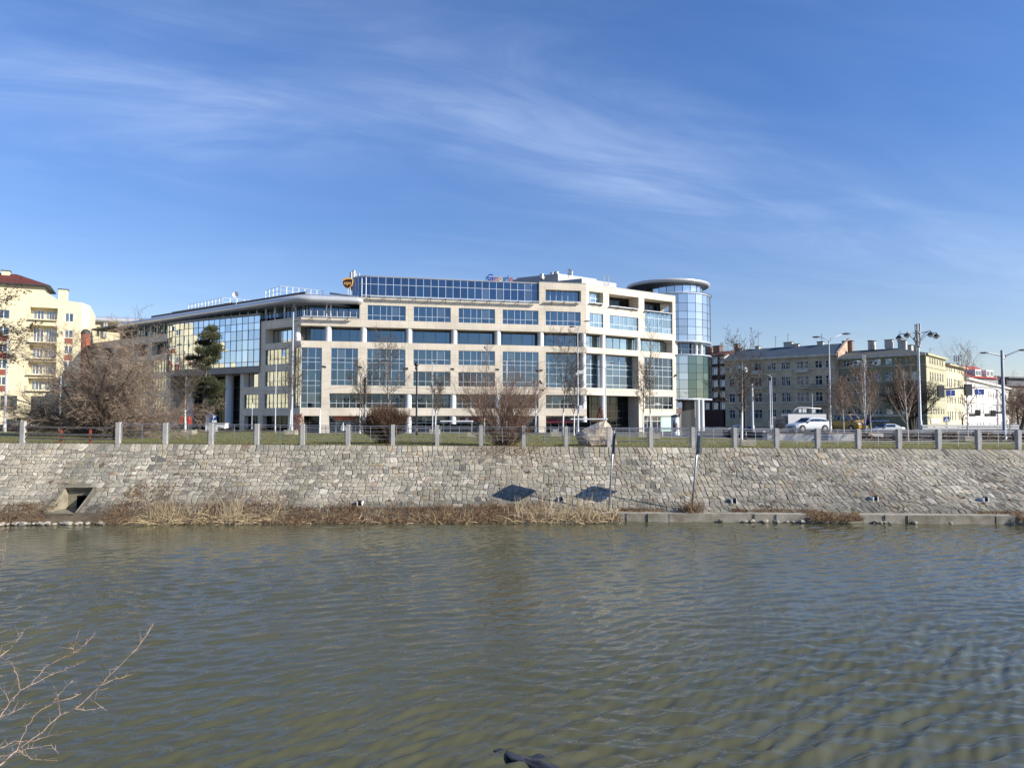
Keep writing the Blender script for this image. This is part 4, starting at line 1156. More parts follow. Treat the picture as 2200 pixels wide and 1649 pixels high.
# glazed penthouse
PO = -.7
pu0, pu1 = DF.u(796, 620, PO), DF.u(1157, 620, PO)
pz0 = Rw['led'] + .02; pz1 = DF.z(998, 603.2, PO)
ncp = 23
window(off, DF, pu0, pu1, pz0, pz1, PO, ncp, [0, .09, .66, 1], m_glass_top, m_frame, fw=.06, name='penthouse_window')
rr_ = 2.5; nA = 7
fmb = MB(); gmb = MB()
def arc(a, z, e=0):
    c0 = DF.P(pu0, 0, PO - rr_)
    return (c0[0] + (rr_ + e) * (DF.n[0] * math.cos(a) - DF.U[0] * math.sin(a)), c0[1] + (rr_ + e) * (DF.n[1] * math.cos(a) - DF.U[1] * math.sin(a)), z)
for i in range(nA):
    a0, a1 = math.radians(100) * i / nA, math.radians(100) * (i + 1) / nA
    for z0_, z1_ in ((0, .66), (.66, 1)):
        za, zb_ = pz0 + (pz1 - pz0) * z0_, pz0 + (pz1 - pz0) * z1_
        gmb.quad(arc(a1, za), arc(a0, za), arc(a0, zb_), arc(a1, zb_))
    fmb.tube([arc(a1, pz0, .02), arc(a1, pz1, .02)], .045, 4)
for f_ in (.0, .66, 1): fmb.tube([arc(math.radians(100) * i / nA, pz0 + (pz1 - pz0) * f_, .02) for i in range(nA + 1)], .045, 4)
w_ = part(fmb, 'penthouse_window', m_frame, off); part(gmb, 'pane', m_glass_top, off, parent=w_)
mb = MB(); pts = [arc(math.radians(100) * i / nA, 0, .12)[:2] for i in range(nA, -1, -1)] + [DF.P(pu1 + .05, 0, PO + .12)[:2], DF.P(pu1 + .05, 0, PO - 12)[:2], DF.P(pu0 - 3, 0, PO - 12)[:2]]
mb.poly(pts, pz1 + .01, pz1 + .16); part(mb, 'penthouse_roof', m_metalroof, off)
mb = MB(); pts = [arc(math.radians(100) * i / nA, 0, -.3)[:2] for i in range(nA, -1, -1)] + [DF.P(pu1, 0, PO - .3)[:2], DF.P(pu1, 0, PO - 11)[:2], DF.P(pu0 - 2, 0, PO - 11)[:2]]
mb.poly(pts, pz0, pz1 - .05); part(mb, 'penthouse_core', m_recess, off)

# plant rooms on the roof behind
def corner_box(mb, px, ytop, Y, z0, la, lb):
    P_ = at(px, ytop, Y); z1 = P_.z; A = (P_.x, P_.y); B_ = (A[0] - .82 * la, A[1] + .45 * la); D_ = (A[0] + .83 * lb, A[1] + .56 * lb); E_ = (B_[0] + D_[0] - A[0], B_[1] + D_[1] - A[1])
    mb.poly([A, D_, E_, B_], z0, z1)
m_clad = mat('grey_metal_cladding', (.30, .31, .32), .5, .2, var=.1, vs=.6)
mb = MB(); corner_box(mb, 1199, 587.5, 126, Rw['led'] - .05, 9, 9); corner_box(mb, 1250, 598, 122, Rw['led'] - .05, 8, 8)
corner_box(mb, 1168, 594, 127, Rw['led'] - .05, 7, 3)
part(mb, 'plant_room', m_clad, off)
mb = MB()
for px, y0, y1, Y, r in ((1164, 589.5, 595, 127, .35), (1186, 586.5, 590, 128, .35), (1195.5, 585, 589, 128, .42), (760, 583, 601, 107, .28), (1228, 584, 588, 128, .22)):
    a = at(px, y1 + 4, Y); b = at(px, y0, Y); mb.lathe(a.x, a.y, [(r, a.z), (r, b.z), (r * 1.15, b.z), (r * 1.15, b.z + .08), (0, b.z + .1)], 10)
a = at(755, 602, 107); b = at(755, 584.5, 107); mb.lathe(a.x, a.y, [(.28, a.z - 1), (.28, b.z), (0, b.z)], 10)
part(mb, 'vent_pipe', m_galv, off)
mb = MB()
for (x0, x1, y0, y1, Y) in ((1297.5, 1307.5, 593, 613, 121), (765.5, 772.5, 587, 600, 108)):
    c4 = [at(x0, y1, Y), at(x1, y1, Y), at(x1, y0, Y), at(x0, y0, Y)]
    for i in range(4): mb.tube([c4[i], c4[(i + 1) % 4]], .05, 4)
    for i in range(1, 5): f_ = i / 5; mb.tube([c4[0].lerp(c4[3], f_), c4[1].lerp(c4[2], f_)], .03, 4)
part(mb, 'roof_ladder', m_polew, off)

# glazed round tower
TC = (28.6, 124.5); TR = 6.15
zr = lambda y, Y=118.6: at(1490, y, Y).z
z_base = ZG; zt0 = zr(857); zt1 = zr(762); zt2 = zr(733); zt3 = zr(629); zd0 = zr(629); zd1 = zr(606, 119.8)
def cyl_glass(z0, z1, r, nseg, rows, a0, a1, gm, fm, name, fw=.05, lab=None):
    g = MB(); f = MB()
    for i in range(nseg):
        x0, x1 = a0 + (a1 - a0) * i / nseg, a0 + (a1 - a0) * (i + 1) / nseg
        for j in range(len(rows) - 1):
            za, zb_ = z0 + (z1 - z0) * rows[j], z0 + (z1 - z0) * rows[j + 1]; t = R.uniform(-.012, .012)
            q = lambda x, z, e: (TC[0] + (r + e) * math.cos(x), TC[1] + (r + e) * math.sin(x), z)
            g.quad(q(x0, za, t), q(x1, za, -t), q(x1, zb_, -t), q(x0, zb_, t))
    for i in range(nseg + 1):
        x0 = a0 + (a1 - a0) * i / nseg; f.tube([(TC[0] + (r + .01) * math.cos(x0), TC[1] + (r + .01) * math.sin(x0), z0), (TC[0] + (r + .01) * math.cos(x0), TC[1] + (r + .01) * math.sin(x0), z1)], fw, 4)
    for rr in rows:
        z = z0 + (z1 - z0) * rr; f.tube([(TC[0] + (r + .01) * math.cos(a0 + (a1 - a0) * i / nseg), TC[1] + (r + .01) * math.sin(a0 + (a1 - a0) * i / nseg), z) for i in range(nseg + 1)], fw * .9, 4)
    w = part(f, name, fm, off); part(g, 'pane', gm, off, parent=w)
rad = math.radians
cyl_glass(zt2 + .1, zt3 - .1, TR, 14, [0, .13, .30, .46, .62, .80, 1], rad(-125), rad(75), m_glass_tower, m_frame_dark, 'tower_window', .035)
m_glass_green = glass('clear_greenish_glass', (.20, .27, .27), (.02, .035, .03), blind=.15, blind_col=(.16, .22, .14), wob=.08, mixf=.62)
cyl_glass(zt0 + .1, zt1 - .1, TR, 3, [0, .22, .44, .6, .8, 1], rad(-125), rad(-82), m_glass_tower, m_frame_dark, 'tower_window', .035)
cyl_glass(zt0 + .1, zt1 - .1, TR, 11, [0, .22, .44, .6, .8, 1], rad(-82), rad(75), m_glass_green, m_frame_dark, 'tower_window', .035)
cyl_glass(zt1, zt2, TR - 1.6, 12, [0, .5, 1], rad(-125), rad(90), m_glass_low, m_frame, 'gallery_window', .05)
cyl_glass(zd0, zd1 + .3, 4.9, 13, [0, 1], rad(-150), rad(60), m_glass_tower, m_frame_dark, 'drum_window', .05)
mb = MB()
for z0_, z1_ in ((zt0 - .12, zt0 + .12), (zt1 - .1, zt1 + .1), (zt2 - .1, zt2 + .12), (zt3 - .12, zt3 + .1)):
    mb.lathe(*TC, [(0, z0_), (TR + .12, z0_), (TR + .18, (z0_ + z1_) / 2), (TR + .12, z1_), (0, z1_)], 48)
part(mb, 'tower_ring', m_frame, off)
mb = MB(); mb.lathe(*TC, [(4.7, zd0), (4.7, zd1 + .2)], 32); mb.lathe(*TC, [(TR - .25, zt2), (TR - .25, zt3)], 32); mb.lathe(*TC, [(TR - .25, zt0), (TR - .25, zt1)], 32)
part(mb, 'tower_core', m_recess, off)
mb = MB(); mb.lathe(TC[0] - 1.6, TC[1] + 1.2, [(5.2, ZG), (5.2, zt0)], 24); part(mb, 'tower_lobby', mat('dark_lobby_wall', (.018, .02, .022), .4), off)
mb = MB(); mb.lathe(TC[0], TC[1] + .3, [(TR + .28, zt3 + .02), (TR + .38, zt3 + .12), (TR + .28, zt3 + .22), (TR + .18, zt3 + .12), (TR + .28, zt3 + .02)], 48, a0=rad(-75), a1=rad(40)); part(mb, 'light_tube', m_dark, off)
zdd = at(1435, 611, 119).z
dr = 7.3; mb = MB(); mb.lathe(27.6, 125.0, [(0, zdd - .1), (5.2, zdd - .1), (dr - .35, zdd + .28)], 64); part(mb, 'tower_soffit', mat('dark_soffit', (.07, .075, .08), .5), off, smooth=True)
mb = MB(); mb.lathe(27.6, 125.0, [(dr - .35, zdd + .28), (dr - .1, zdd + .42), (dr, zdd + .62), (dr - .12, zdd + .85), (dr - .6, zdd + .98), (4.2, zdd + 1.25), (0, zdd + 1.4)], 64)
part(mb, 'tower_roof', m_eave, off, smooth=True)
mb = MB()
for dx, dy in ((2.6, -4.6), (3.6, -4.0)):
    mb = MB(); mb.lathe(TC[0] + dx, TC[1] + dy, [(.27, zt1 + .1), (.27, zt2 - .1)], 16); part(mb, 'tower_column', m_colm, off, smooth=True)
for px in (1499.5, 1508.3):
    Y = 119.2; X_ = at(px, 900, Y).x; mb = MB(); mb.lathe(X_, Y, [(.40, ZG), (.38, zt0 - .1)], 20); part(mb, 'tower_column', m_colm, off, smooth=True)

# things standing on the roof: railings, dish, signs
def roof_rail(name, label, pts, posts_, h, zb):
    r_ = thing(name, label, 'railing', pts[0])
    mb = MB()
    for a, b in zip(pts[:-1], pts[1:]):
        a = Vector(a); b = Vector(b)
        for hh in (h, h * .55): mb.tube([a + Vector((0, 0, hh)), b + Vector((0, 0, hh))], .04, 4)
        n = max(2, int((b - a).length / posts_))
        for i in range(n + 1): q = a.lerp(b, i / n); mb.tube([q - Vector((0, 0, .3)), q + Vector((0, 0, h))], .05, 4)
    part(mb, 'rail', m_white, r_)
zr_ = ZE + 1.9
roof_rail('roof_railing', 'white tubular railing on the wing roof, the longer one at the far left end', [WF.P(WU(348), zr_ + .3, -4.5), WF.P(WU(421), zr_ + .5, -4.5), WF.P(WU(446), zr_ + .2, -9)], 1.0, 1.5, 0)
roof_rail('roof_railing', 'white tubular railing on the wing roof beside the satellite dish', [WF.P(WU(513), zr_ + .5, -4.5), WF.P(WU(545), zr_ + .8, -4.5), WF.P(WU(590), zr_ + .1, -8.5)], .9, 1.5, 0)
d_ = thing('satellite_dish', 'round white satellite dish on the roof of the shaded wing', 'satellite dish', at(507, 640, 106))
mb = MB(); c_ = at(507, 633, 105.5)
ring = lambda r, dd: [(c_.x + r * math.cos(a) + dd * .25, c_.y + dd, c_.z + r * math.sin(a)) for a in [2 * math.pi * i / 16 for i in range(16)]]
r0, r1, r2 = ring(.46, -.12), ring(.3, .02), ring(.05, .08)
mb.add(r0 + r1 + r2, [(i, (i + 1) % 16, 16 + (i + 1) % 16, 16 + i) for i in range(16)] + [(16 + i, 16 + (i + 1) % 16, 32 + (i + 1) % 16, 32 + i) for i in range(16)] + [tuple(range(32, 48))])
part(mb, 'dish', m_white, d_, smooth=True)
mb = MB(); mb.tube([c_ + Vector((0, .1, 0)), c_ + Vector((0, .15, -1.4))], .05, 5); mb.tube([c_ + Vector((0, 0, -.35)), c_ + Vector((-.1, -.5, 0))], .02, 4); part(mb, 'bracket', m_galv, d_)
an = thing('roof_antenna', 'slim antenna mast with small white boxes on the plant room roof', 'antenna', at(1222, 596, 122))
mb = MB(); a = at(1222, 597, 121); b = at(1222.5, 577, 121); mb.tube([a, b], .05, 5); mb.tube([at(1219, 592, 121), at(1222, 587, 121), at(1225, 592, 121)], .04, 4); part(mb, 'mast', m_dark, an)
mb = MB(); q = at(1222, 583, 121); mb.box(q.x, q.y, q.z - .35, q.z + .35, .3, .3); q = at(1225, 580, 121); mb.box(q.x, q.y, q.z - .2, q.z + .15, .35, .3); part(mb, 'sensor_box', m_galv, an)

def text_mesh(s, size, depth, P0, F=None, align='CENTER', bold=0.0, zc=0, rotz=None, space=1.0):
    cu_ = bpy.data.curves.new('t', 'FONT'); cu_.body = s; cu_.size = size; cu_.extrude = depth; cu_.offset = bold; cu_.align_x = align; cu_.align_y = 'CENTER'; cu_.resolution_u = 3; cu_.space_character = space
    ob = bpy.data.objects.new('t', cu_); C.objects.link(ob); dg = bpy.context.evaluated_depsgraph_get(); dg.update()
    me = bpy.data.meshes.new_from_object(ob.evaluated_get(dg)); bpy.data.objects.remove(ob)
    rz_ = F.rot if F is not None else (rotz or 0)
    M4 = Matrix.Translation(Vector(P0)) @ Matrix.Rotation(rz_, 4, 'Z') @ Matrix.Rotation(math.radians(90), 4, 'X')
    me.transform(M4); return me
def text_part(name, me, mt, root, parent=None, scale=None):
    b = root['_base']; me.transform(Matrix.Translation((-b[0], -b[1], -b[2]))); me.materials.clear(); me.materials.append(mt)
    o = bpy.data.objects.new(name, me); C.objects.link(o); o.parent = parent or root; return o
# shield sign
m_sbrown = mat('sign_brown', (.035, .012, .006), .4); m_sgold = mat('sign_gold', (.72, .40, .10), .35)
SY = 101.2
sg = thing('rooftop_sign', 'brown and gold shield sign with lowercase letters on a post above the rounded roof', 'sign', at(747, 632, SY))
shield = [(736.3, 599.5), (739, 597.5), (743, 596.6), (748, 596.4), (753, 597), (757.8, 598.7), (757.9, 604), (757.3, 609), (755.3, 613.5), (751.5, 617), (746.8, 620), (741.5, 617), (737.8, 613), (736.4, 608)]
def sheet(pts, Y, y0, th):
    P_ = [at(x, y, Y) for x, y in pts]; n = len(P_); m_ = MB()
    fr_ = [(p.x, p.y + y0, p.z) for p in P_]; bk_ = [(p.x, p.y + y0 + th, p.z) for p in P_]
    m_.add(fr_ + bk_, [tuple(range(n))[::-1], tuple(range(n, 2 * n))] + [(i, (i + 1) % n, n + (i + 1) % n, n + i) for i in range(n)]); return m_
part(sheet(shield, SY, 0, .3), 'shield', m_sgold, sg)
cxs = 747.1; inner = [(cxs + (x - cxs) * .90, 608.6 + (y - 608.6) * .90) for x, y in shield[6:]]
inner = [(cxs + 9.6, 600.2)] + inner + [(737.4, 603.8), (739.5, 602), (743, 600.6), (748, 599.8)]
part(sheet(inner, SY, -.04, .03), 'shield_field', m_sbrown, sg)
q = at(747.1, 608.4, SY)
me = text_mesh('ups', .74, .03, (q.x, q.y - .09, q.z + .03), bold=.012); text_part('lettering', me, m_sgold, sg)
mb = MB(); mb.tube([at(747, 620, SY) + Vector((0, .15, 0)), at(747, 634, SY) + Vector((0, .15, 0))], .08, 6); mb.tube([at(752, 618, SY) + Vector((0, .15, 0)), at(753, 634, SY) + Vector((0, .15, 0))], .06, 6); part(mb, 'post', m_galv, sg)
# coloured lettering sign
gsn = thing('rooftop_sign', 'large freestanding word in blue, red, yellow and green letters above the penthouse', 'sign', DF.P(DF.u(1072, 610), pz1, -.9))
cols_ = [(.01, .035, .28), (.40, .09, .08), (.55, .42, .10), (.01, .035, .28), (.01, .16, .08), (.40, .09, .08)]
FXS = [(1053, 'G', 18.5, 596), (1064.7, 'o', 17.5, 599.5), (1075, 'o', 17.5, 600), (1084.6, 'g', 17.5, 602.6), (1091.4, 'l', 17.5, 598.4), (1097.6, 'e', 17.5, 600.6)]
for (px, ch, sz, py), cc in zip(FXS, cols_):
    u, z = DF.hit(px, py, -.9); P0 = DF.P(u, z, -.9); ztrue = z
    me = text_mesh(ch, sz / FPX * P0[1] * 1.13, .12, P0, DF, bold=.0)
    zs_ = [v.co.z for v in me.vertices]; zc_ = (min(zs_) + max(zs_)) / 2; me.transform(Matrix.Translation((0, 0, z - zc_)))
    text_part('letter', me, mat('letter_' + 'abcdef'[FXS.index((px, ch, sz, py))] + '_paint', cc, .35), gsn)
mb = MB(); u0_, u1_ = DF.u(1044.5, 605, -1.1), DF.u(1101, 605, -1.1)
for dz in (.25, .75): mb.tube([DF.P(u0_, pz1 + dz, -1.15), DF.P(u1_, pz1 + dz, -1.15)], .05, 4)
for i in range(7): u = u0_ + (u1_ - u0_) * i / 6; mb.tube([DF.P(u, pz1 + .1, -1.15), DF.P(u, pz1 + .8, -1.15)], .05, 4)
part(mb, 'frame', m_dark, gsn)

# ------------------------------------------------------------------ cream apartment block, far left
A2 = at(172, 800, 130.0)
AF = Frame((A2.x, A2.y), (1, .51))
ap = thing('apartment_building', 'cream apartment block with balcony recesses and brick red panels under its windows', 'building', (A2.x - 20, A2.y - 8, STREET))
apw = MB(); apr = MB(); UL = -96.0
def AH(x0, x1, y0, y1, dp=.12):
    xm, ym = (x0 + x1) / 2, (y0 + y1) / 2
    return (AF.u(x0, ym), AF.u(x1, ym), AF.z(xm, y1), AF.z(xm, y0), dp)
balc = [AH(64.5, 124.5, 660.5, 686), AH(63, 122.7, 699, 734), AH(61.5, 121.5, 740, 769), AH(61, 120.8, 776, 804), AH(60.5, 120, 812, 838)]
b0, b1 = balc[1][0], balc[1][1]
balc = [(b0, b1, h[2], h[3], 1.5) for h in balc]
wr = [AH(140.5, 158.5, 673, 691), AH(139, 156.7, 709, 725), AH(138, 155.5, 744, 760.5), AH(137, 155, 776, 795), AH(136.5, 154, 812, 829)]
u0_, u1_ = wr[1][0], wr[1][1]; wr = [(u0_, u1_, h[2], h[3], .12) for h in wr]
sh_ = b0 - 3.6
wlft = [(sh_ - 1.15, sh_ + .6, h[2], h[3], .12) for h in wr]
far = []
per = 9.4
for k in range(4):
    for h in wr: far.append((sh_ - 4.8 - per * k - 1.1, sh_ - 4.8 - per * k + .6, h[2], h[3], .12)); far.append((sh_ - 8.6 - per * k - 1.1, sh_ - 8.6 - per * k + .6, h[2], h[3], .12))
big = [AH(66, 108, 851, 889, .25), AH(128, 168, 851, 889, .25), AH(0, 36.5, 849.5, 880, .2)]
grd = [(AF.u(11, 910), AF.u(43.5, 910), ZG, AF.z(30, 899.5), .3), (AF.u(56, 910), AF.u(114, 910), ZG, AF.z(80, 899.5), .3), (AF.u(129, 910), AF.u(167, 910), ZG, AF.z(150, 899.5), .3)]
zc = AF.z(172, 650)
skin(apw, AF, UL, 0, ZG, zc, balc + wr + wlft + far + big + grd, 0)
tp = [(0, 627.6), (63, 634.4), (94.6, 624.7), (123.7, 643.4), (172, 650)]
tpz = [AF.hit(*p) for p in tp]
ring = [(UL, tpz[0][1])] + tpz
vs = [AF.P(UL, zc)] + [AF.P(u, z) for u, z in ring] ; apw.add(vs, [tuple(range(len(vs)))])
vs2 = [AF.P(UL, zc, -.5)] + [AF.P(u, z, -.5) for u, z in ring]
for i in range(1, len(vs) - 1): apw.add([vs[i], vs[i + 1], vs2[i + 1], vs2[i]], [(0, 1, 2, 3)])
apw.add(vs2[::-1], [tuple(range(len(vs2)))])
# chamfer and side
q1 = (A2.x + .5 * 1.5, A2.y + .866 * 1.5); q2 = (q1[0] - .454 * 14, q1[1] + .891 * 14)
zc2 = zc - .4
apw.quad(AF.P(0, ZG), (*q1, ZG), (*q1, zc2), AF.P(0, zc)); apw.quad((*q1, ZG), (*q2, ZG), (*q2, zc2), (*q1, zc2))
part(apw, 'wall', m_cream, ap)
for h in balc: apr = MB(); apr.quad(AF.P(h[0] - .1, h[2] - .05, -1.52), AF.P(h[1] + .1, h[2] - .05, -1.52), AF.P(h[1] + .1, h[3] + .05, -1.52), AF.P(h[0] - .1, h[3] + .05, -1.52)); part(apr, 'recess_wall', m_cream, ap)
for h in big + grd: apr = MB(); apr.quad(AF.P(h[0], h[2], -.28), AF.P(h[1], h[2], -.28), AF.P(h[1], h[3], -.28), AF.P(h[0], h[3], -.28)); part(apr, 'recess_wall', m_cream, ap)
core = MB(); core.poly([AF.P(UL, 0, -2)[:2], AF.P(-.2, 0, -2)[:2], (q2[0] - .3, q2[1]), AF.P(UL, 0, -15)[:2]], ZG, zc - .5); part(core, 'flat_roof', m_roofdark, ap)
for h in wr + wlft + far: window(ap, AF, *h[:4], -.1, 2, 1, m_glass_house, m_white, fw=.12)
for h in (wr + wlft + far):
    if h in (wr[0],) or h[2] > wr[0][2] - .1: continue
    red = MB(); AF.box(red, h[0] + .02, h[1] - .02, h[2] - 1.15, h[2] - .12, -.02, .03); part(red, 'brick_panel', m_brickred, ap)
for h in balc:
    w_ = (h[1] - h[0])
    window(ap, AF, h[0] + .4, h[0] + w_ * .47, h[2] + .1, h[3] - .45, -1.5, 3, 1, m_glass_house, m_white, fw=.12, name='balcony_door')
    window(ap, AF, h[0] + w_ * .56, h[1] - .5, h[2] + .1, h[3] - .45, -1.5, 3, 1, m_glass_house, m_white, fw=.12, name='balcony_door')
    p = MB(); AF.box(p, h[0] - .1, h[1] + .1, h[2] - .18, h[2] - .004, -.9, .5); part(p, 'balcony_slab', m_cream, ap)
    p = MB()
    for z in (.45, .75, 1.0): p.tube([AF.P(h[0] - .05, h[2] + z, .42), AF.P(h[1] + .05, h[2] + z, .42)], .025, 4)
    for i in range(10): u = h[0] + w_ * i / 9; p.tube([AF.P(u, h[2], .42), AF.P(u, h[2] + 1.0, .42)], .02, 4)
    part(p, 'balcony_railing', m_galv, ap)
for h in big: window(ap, AF, *h[:4], -.2, 4, [0, .75, 1], m_glass_low, m_frame_dark, fw=.1)
m_shopgreen = glass('shop_glass', (.35, .45, .45), (.03, .10, .09), wob=.1, blind=.3, blind_col=(.4, .5, .5))
for i, h in enumerate(grd): window(ap, AF, *h[:4], -.22, 5, [0, .75, 1], m_shopgreen, (m_blue if i == 2 else m_frame_dark), fw=.12, name='shop_window')
# red round bay on the chamfer
mb = MB(); cb = ((A2.x + q1[0]) / 2 - .1, (A2.y + q1[1]) / 2 + .15); zb_t = AF.z(176, 716)
mb.lathe(*cb, [(.86, ZG + 3), (.86, zb_t)], 16); part(mb, 'round_bay', m_brickred, ap)
mb = MB(); mb.lathe(*cb, [(.95, zb_t), (.8, zb_t + .5), (.4, zb_t + .85), (0, zb_t + .95)], 16); part(mb, 'bay_cap', m_dark, ap, smooth=True)
# set-back upper storey with hipped tile roof
SBK = -5
pa, pb = AF.u(-120, 610, SBK), AF.u(97, 610, SBK); zl0 = zc - .6; zl1 = AF.z(60, 611, SBK)
mb = MB(); mb.poly([AF.P(pa, 0, SBK)[:2], AF.P(pb, 0, SBK)[:2], AF.P(pb, 0, SBK - 8)[:2], AF.P(pa, 0, SBK - 8)[:2]], zl0, zl1); part(mb, 'upper_storey', m_cream, ap)
ra, ra2 = AF.P(pa - .8, zl1, SBK + .8), AF.P(pb + .9, zl1, SBK + .8); rb1, rb2 = AF.P(pb + .9, zl1, SBK - 8.8), AF.P(pa - .8, zl1, SBK - 8.8)
ux = AF.u(36, 589, SBK - 4); zx = AF.z(36, 589, SBK - 4)
t1, t2 = AF.P(ux, zx, SBK - 4), AF.P(ux - 9, zx, SBK - 4)
mb = MB(); mb.add([ra, ra2, rb1, rb2, t1, t2], [(0, 1, 4, 5), (1, 2, 4), (2, 3, 5, 4), (3, 0, 5), (3, 2, 1, 0)]); part(mb, 'tiled_roof', m_tiles, ap)
mb = MB(); AF.box(mb, pa - .8, pb + .9, zl1 - .22, zl1 - .02, SBK - 8.8, SBK + .9); part(mb, 'roof_eave', m_frame_dark, ap)
def chimney(root, F, x0, x1, ytop, ybot, o, mt=None, cap=None, dd=1.2):
    u0, u1 = F.u(x0, (ytop + ybot) / 2, o), F.u(x1, (ytop + ybot) / 2, o); z1 = F.z((x0 + x1) / 2, ytop, o); z0 = F.z((x0 + x1) / 2, ybot, o)
    p = MB(); F.box(p, u0, u1, z0, z1 - .12, o - dd, o); c_ = part(p, 'chimney', mt or m_cream, root)
    p = MB(); F.box(p, u0 - .12, u1 + .12, z1 - .118, z1, o - dd - .12, o + .12); part(p, 'chimney_cap', cap or m_dark, root, parent=c_)
chimney(ap, AF, 3, 20.5, 580.5, 600, SBK - 3, dd=1.6)
chimney(ap, AF, 125.5, 145, 620.5, 650, -3.5, dd=1.6)
sd = AF.hit(131, 716); d_ = thing('satellite_dish', 'round white satellite dish fixed to the cream apartment wall beside a balcony', 'satellite dish', AF.P(*sd, .3))
c_ = Vector(AF.P(*sd, .55)); mb = MB()
R0 = [(c_.x + .36 * math.cos(a), c_.y - .02, c_.z + .36 * math.sin(a)) for a in [2 * math.pi * i / 14 for i in range(14)]]; R1 = [(c_.x + .15 * math.cos(a), c_.y + .1, c_.z + .15 * math.sin(a)) for a in [2 * math.pi * i / 14 for i in range(14)]]
mb.add(R0 + R1, [(i, (i + 1) % 14, 14 + (i + 1) % 14, 14 + i) for i in range(14)] + [tuple(range(14, 28))]); part(mb, 'dish', m_white, d_)
mb = MB(); mb.tube([c_ + Vector((0, .08, 0)), Vector(AF.P(*sd, .0))], .03, 4); part(mb, 'bracket', m_galv, d_)

# far end of the wing: small roof pavilion with rounded metal roof
pv = thing('roof_pavilion', 'cream attic storey with its own rounded silver roof, between the apartment block and the wing', 'building', (-78, 148, STREET))
PF = Frame(at(222, 700, 150)[:2], (1, .35))
zE = PF.z(225, 693); zB = PF.z(225, 745)
mb = MB(); PF.box(mb, PF.u(186, 710), PF.u(222, 710), STREET, zE, -9, 0); PF.box(mb, PF.u(222, 710) + .01, PF.u(300, 710), STREET, zE + .01, -9.5, -.6); part(mb, 'wall', m_cream, pv)
mb = MB(); PF.box(mb, PF.u(186, 735), PF.u(225, 735), STREET, PF.z(225, 729), .01, 1.4); PF.box(mb, PF.u(226, 735), PF.u(300, 735), STREET, PF.z(235, 716), .01, .3); part(mb, 'terrace_wall', m_cream, pv)
path = [(PF.P(PF.u(180, 700), 0)[:2], PF.n), (PF.P(PF.u(219, 700), 0)[:2], PF.n), (PF.P(PF.u(224, 700), 0)[:2], PF.n), (PF.P(PF.u(300, 700), 0)[:2], PF.n)]
mb = MB(); sweep(mb, [(-1.5, zE)] + [(.5 + .5 * math.cos(a), zE + .5 + .5 * math.sin(a)) for a in [math.radians(x) for x in range(-90, 91, 22)]] + [(-2.5, zE + 1.6), (-6, zE + 1.7)], path); part(mb, 'rounded_roof', m_eave, pv, smooth=True)
window(pv, PF, PF.u(197, 700), PF.u(205, 700), PF.z(200, 722), PF.z(200, 705), .03, 2, 1, m_glass_house, m_frame_dark)
window(pv, PF, PF.u(209, 700), PF.u(214, 700), PF.z(210, 722), PF.z(210, 702), .03, 1, 1, m_glass_house, m_frame_dark)
mb = MB()
for x in (188, 193, 225, 230): u = PF.u(x, 710); PF.box(mb, u - .14, u + .14, PF.z(x, 725), zE, .3, .55)
part(mb, 'roof_post', m_eave, pv)

# ------------------------------------------------------------------ old tenements on the right
m_t1 = mat('sooty_render_brown', (.66, .54, .35), .95, col2=(.36, .30, .20), vs=.35, bump=.3, bs=4, detail=9)
m_t2 = mat('sooty_render_green', (.32, .30, .165), .95, col2=(.20, .19, .12), vs=.25, bump=.2, bs=4, detail=9)
m_trim1 = mat('sooty_trim', (.70, .65, .52), .9, var=.4, vs=1.2)
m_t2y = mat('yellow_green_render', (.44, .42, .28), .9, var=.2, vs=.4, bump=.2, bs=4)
m_ty = mat('yellow_render', (.58, .53, .37), .9, var=.15, vs=.4)
m_tw = mat('white_render', (.78, .75, .70), .9, var=.1, vs=.4)
m_bluerf = mat('blue_grey_sheet_roof', (.075, .105, .14), .7, 0, var=.25, vs=.5, spec=.15)
m_greenrf = mat('green_grey_felt_roof', (.075, .085, .08), .85, var=.3, vs=.4)
m_brick = mat('dark_brick', (.085, .035, .028), .9, var=.4, vs=2)
m_chimb = mat('brick_chimney', (.30, .19, .14), .9, var=.4, vs=3)
m_chimw = mat('rendered_chimney', (.55, .52, .46), .9, var=.3, vs=2)
m_hw = mat('white_window_frame', (.82, .81, .76), .6, var=.2, vs=3)

def hwin(root, F, u, z0, z1, w, out=-.16, transom=.62, two=True, label=None):
    return window(root, F, u - w / 2, u + w / 2, z0, z1, out, 2 if two else 1, [0, transom, 1], m_glass_house, m_hw, fw=.09, label=label)
def tenement(root, F, L, zE, cols, rows, wm, dp=.2, z0=ZG, trim=None, sill=True, skip=(), zg=None, extra=()):
    """cols: (u, width); rows: (z0, z1)"""
    hs = [(u - w / 2, u + w / 2, a, b, dp) for i, (u, w) in enumerate(cols) for j, (a, b) in enumerate(rows) if (i, j) not in skip] + list(extra)
    w_ = MB(); skin(w_, F, 0, L, z0, zE, hs, 0)
    part(w_, 'wall', wm, root)
    for i, (u, w) in enumerate(cols):
        for j, (a, b) in enumerate(rows):
            if (i, j) in skip: continue
            W_ = hwin(root, F, u, a, b, w, -dp + .04, two=w > .8)
            if trim is not None:
                t = MB()
                F.box(t, u - w / 2 - .12, u + w / 2 + .12, a - .16, a - .03, 0, .14); F.box(t, u - w / 2 - .14, u + w / 2 + .14, b + .06, b + .2, 0, .1)
                F.box(t, u - w / 2 - .14, u - w / 2 - .01, a - .02, b + .055, 0, .05); F.box(t, u + w / 2 + .01, u + w / 2 + .14, a - .02, b + .055, 0, .05)
                part(t, 'window_surround', trim, root, parent=W_)

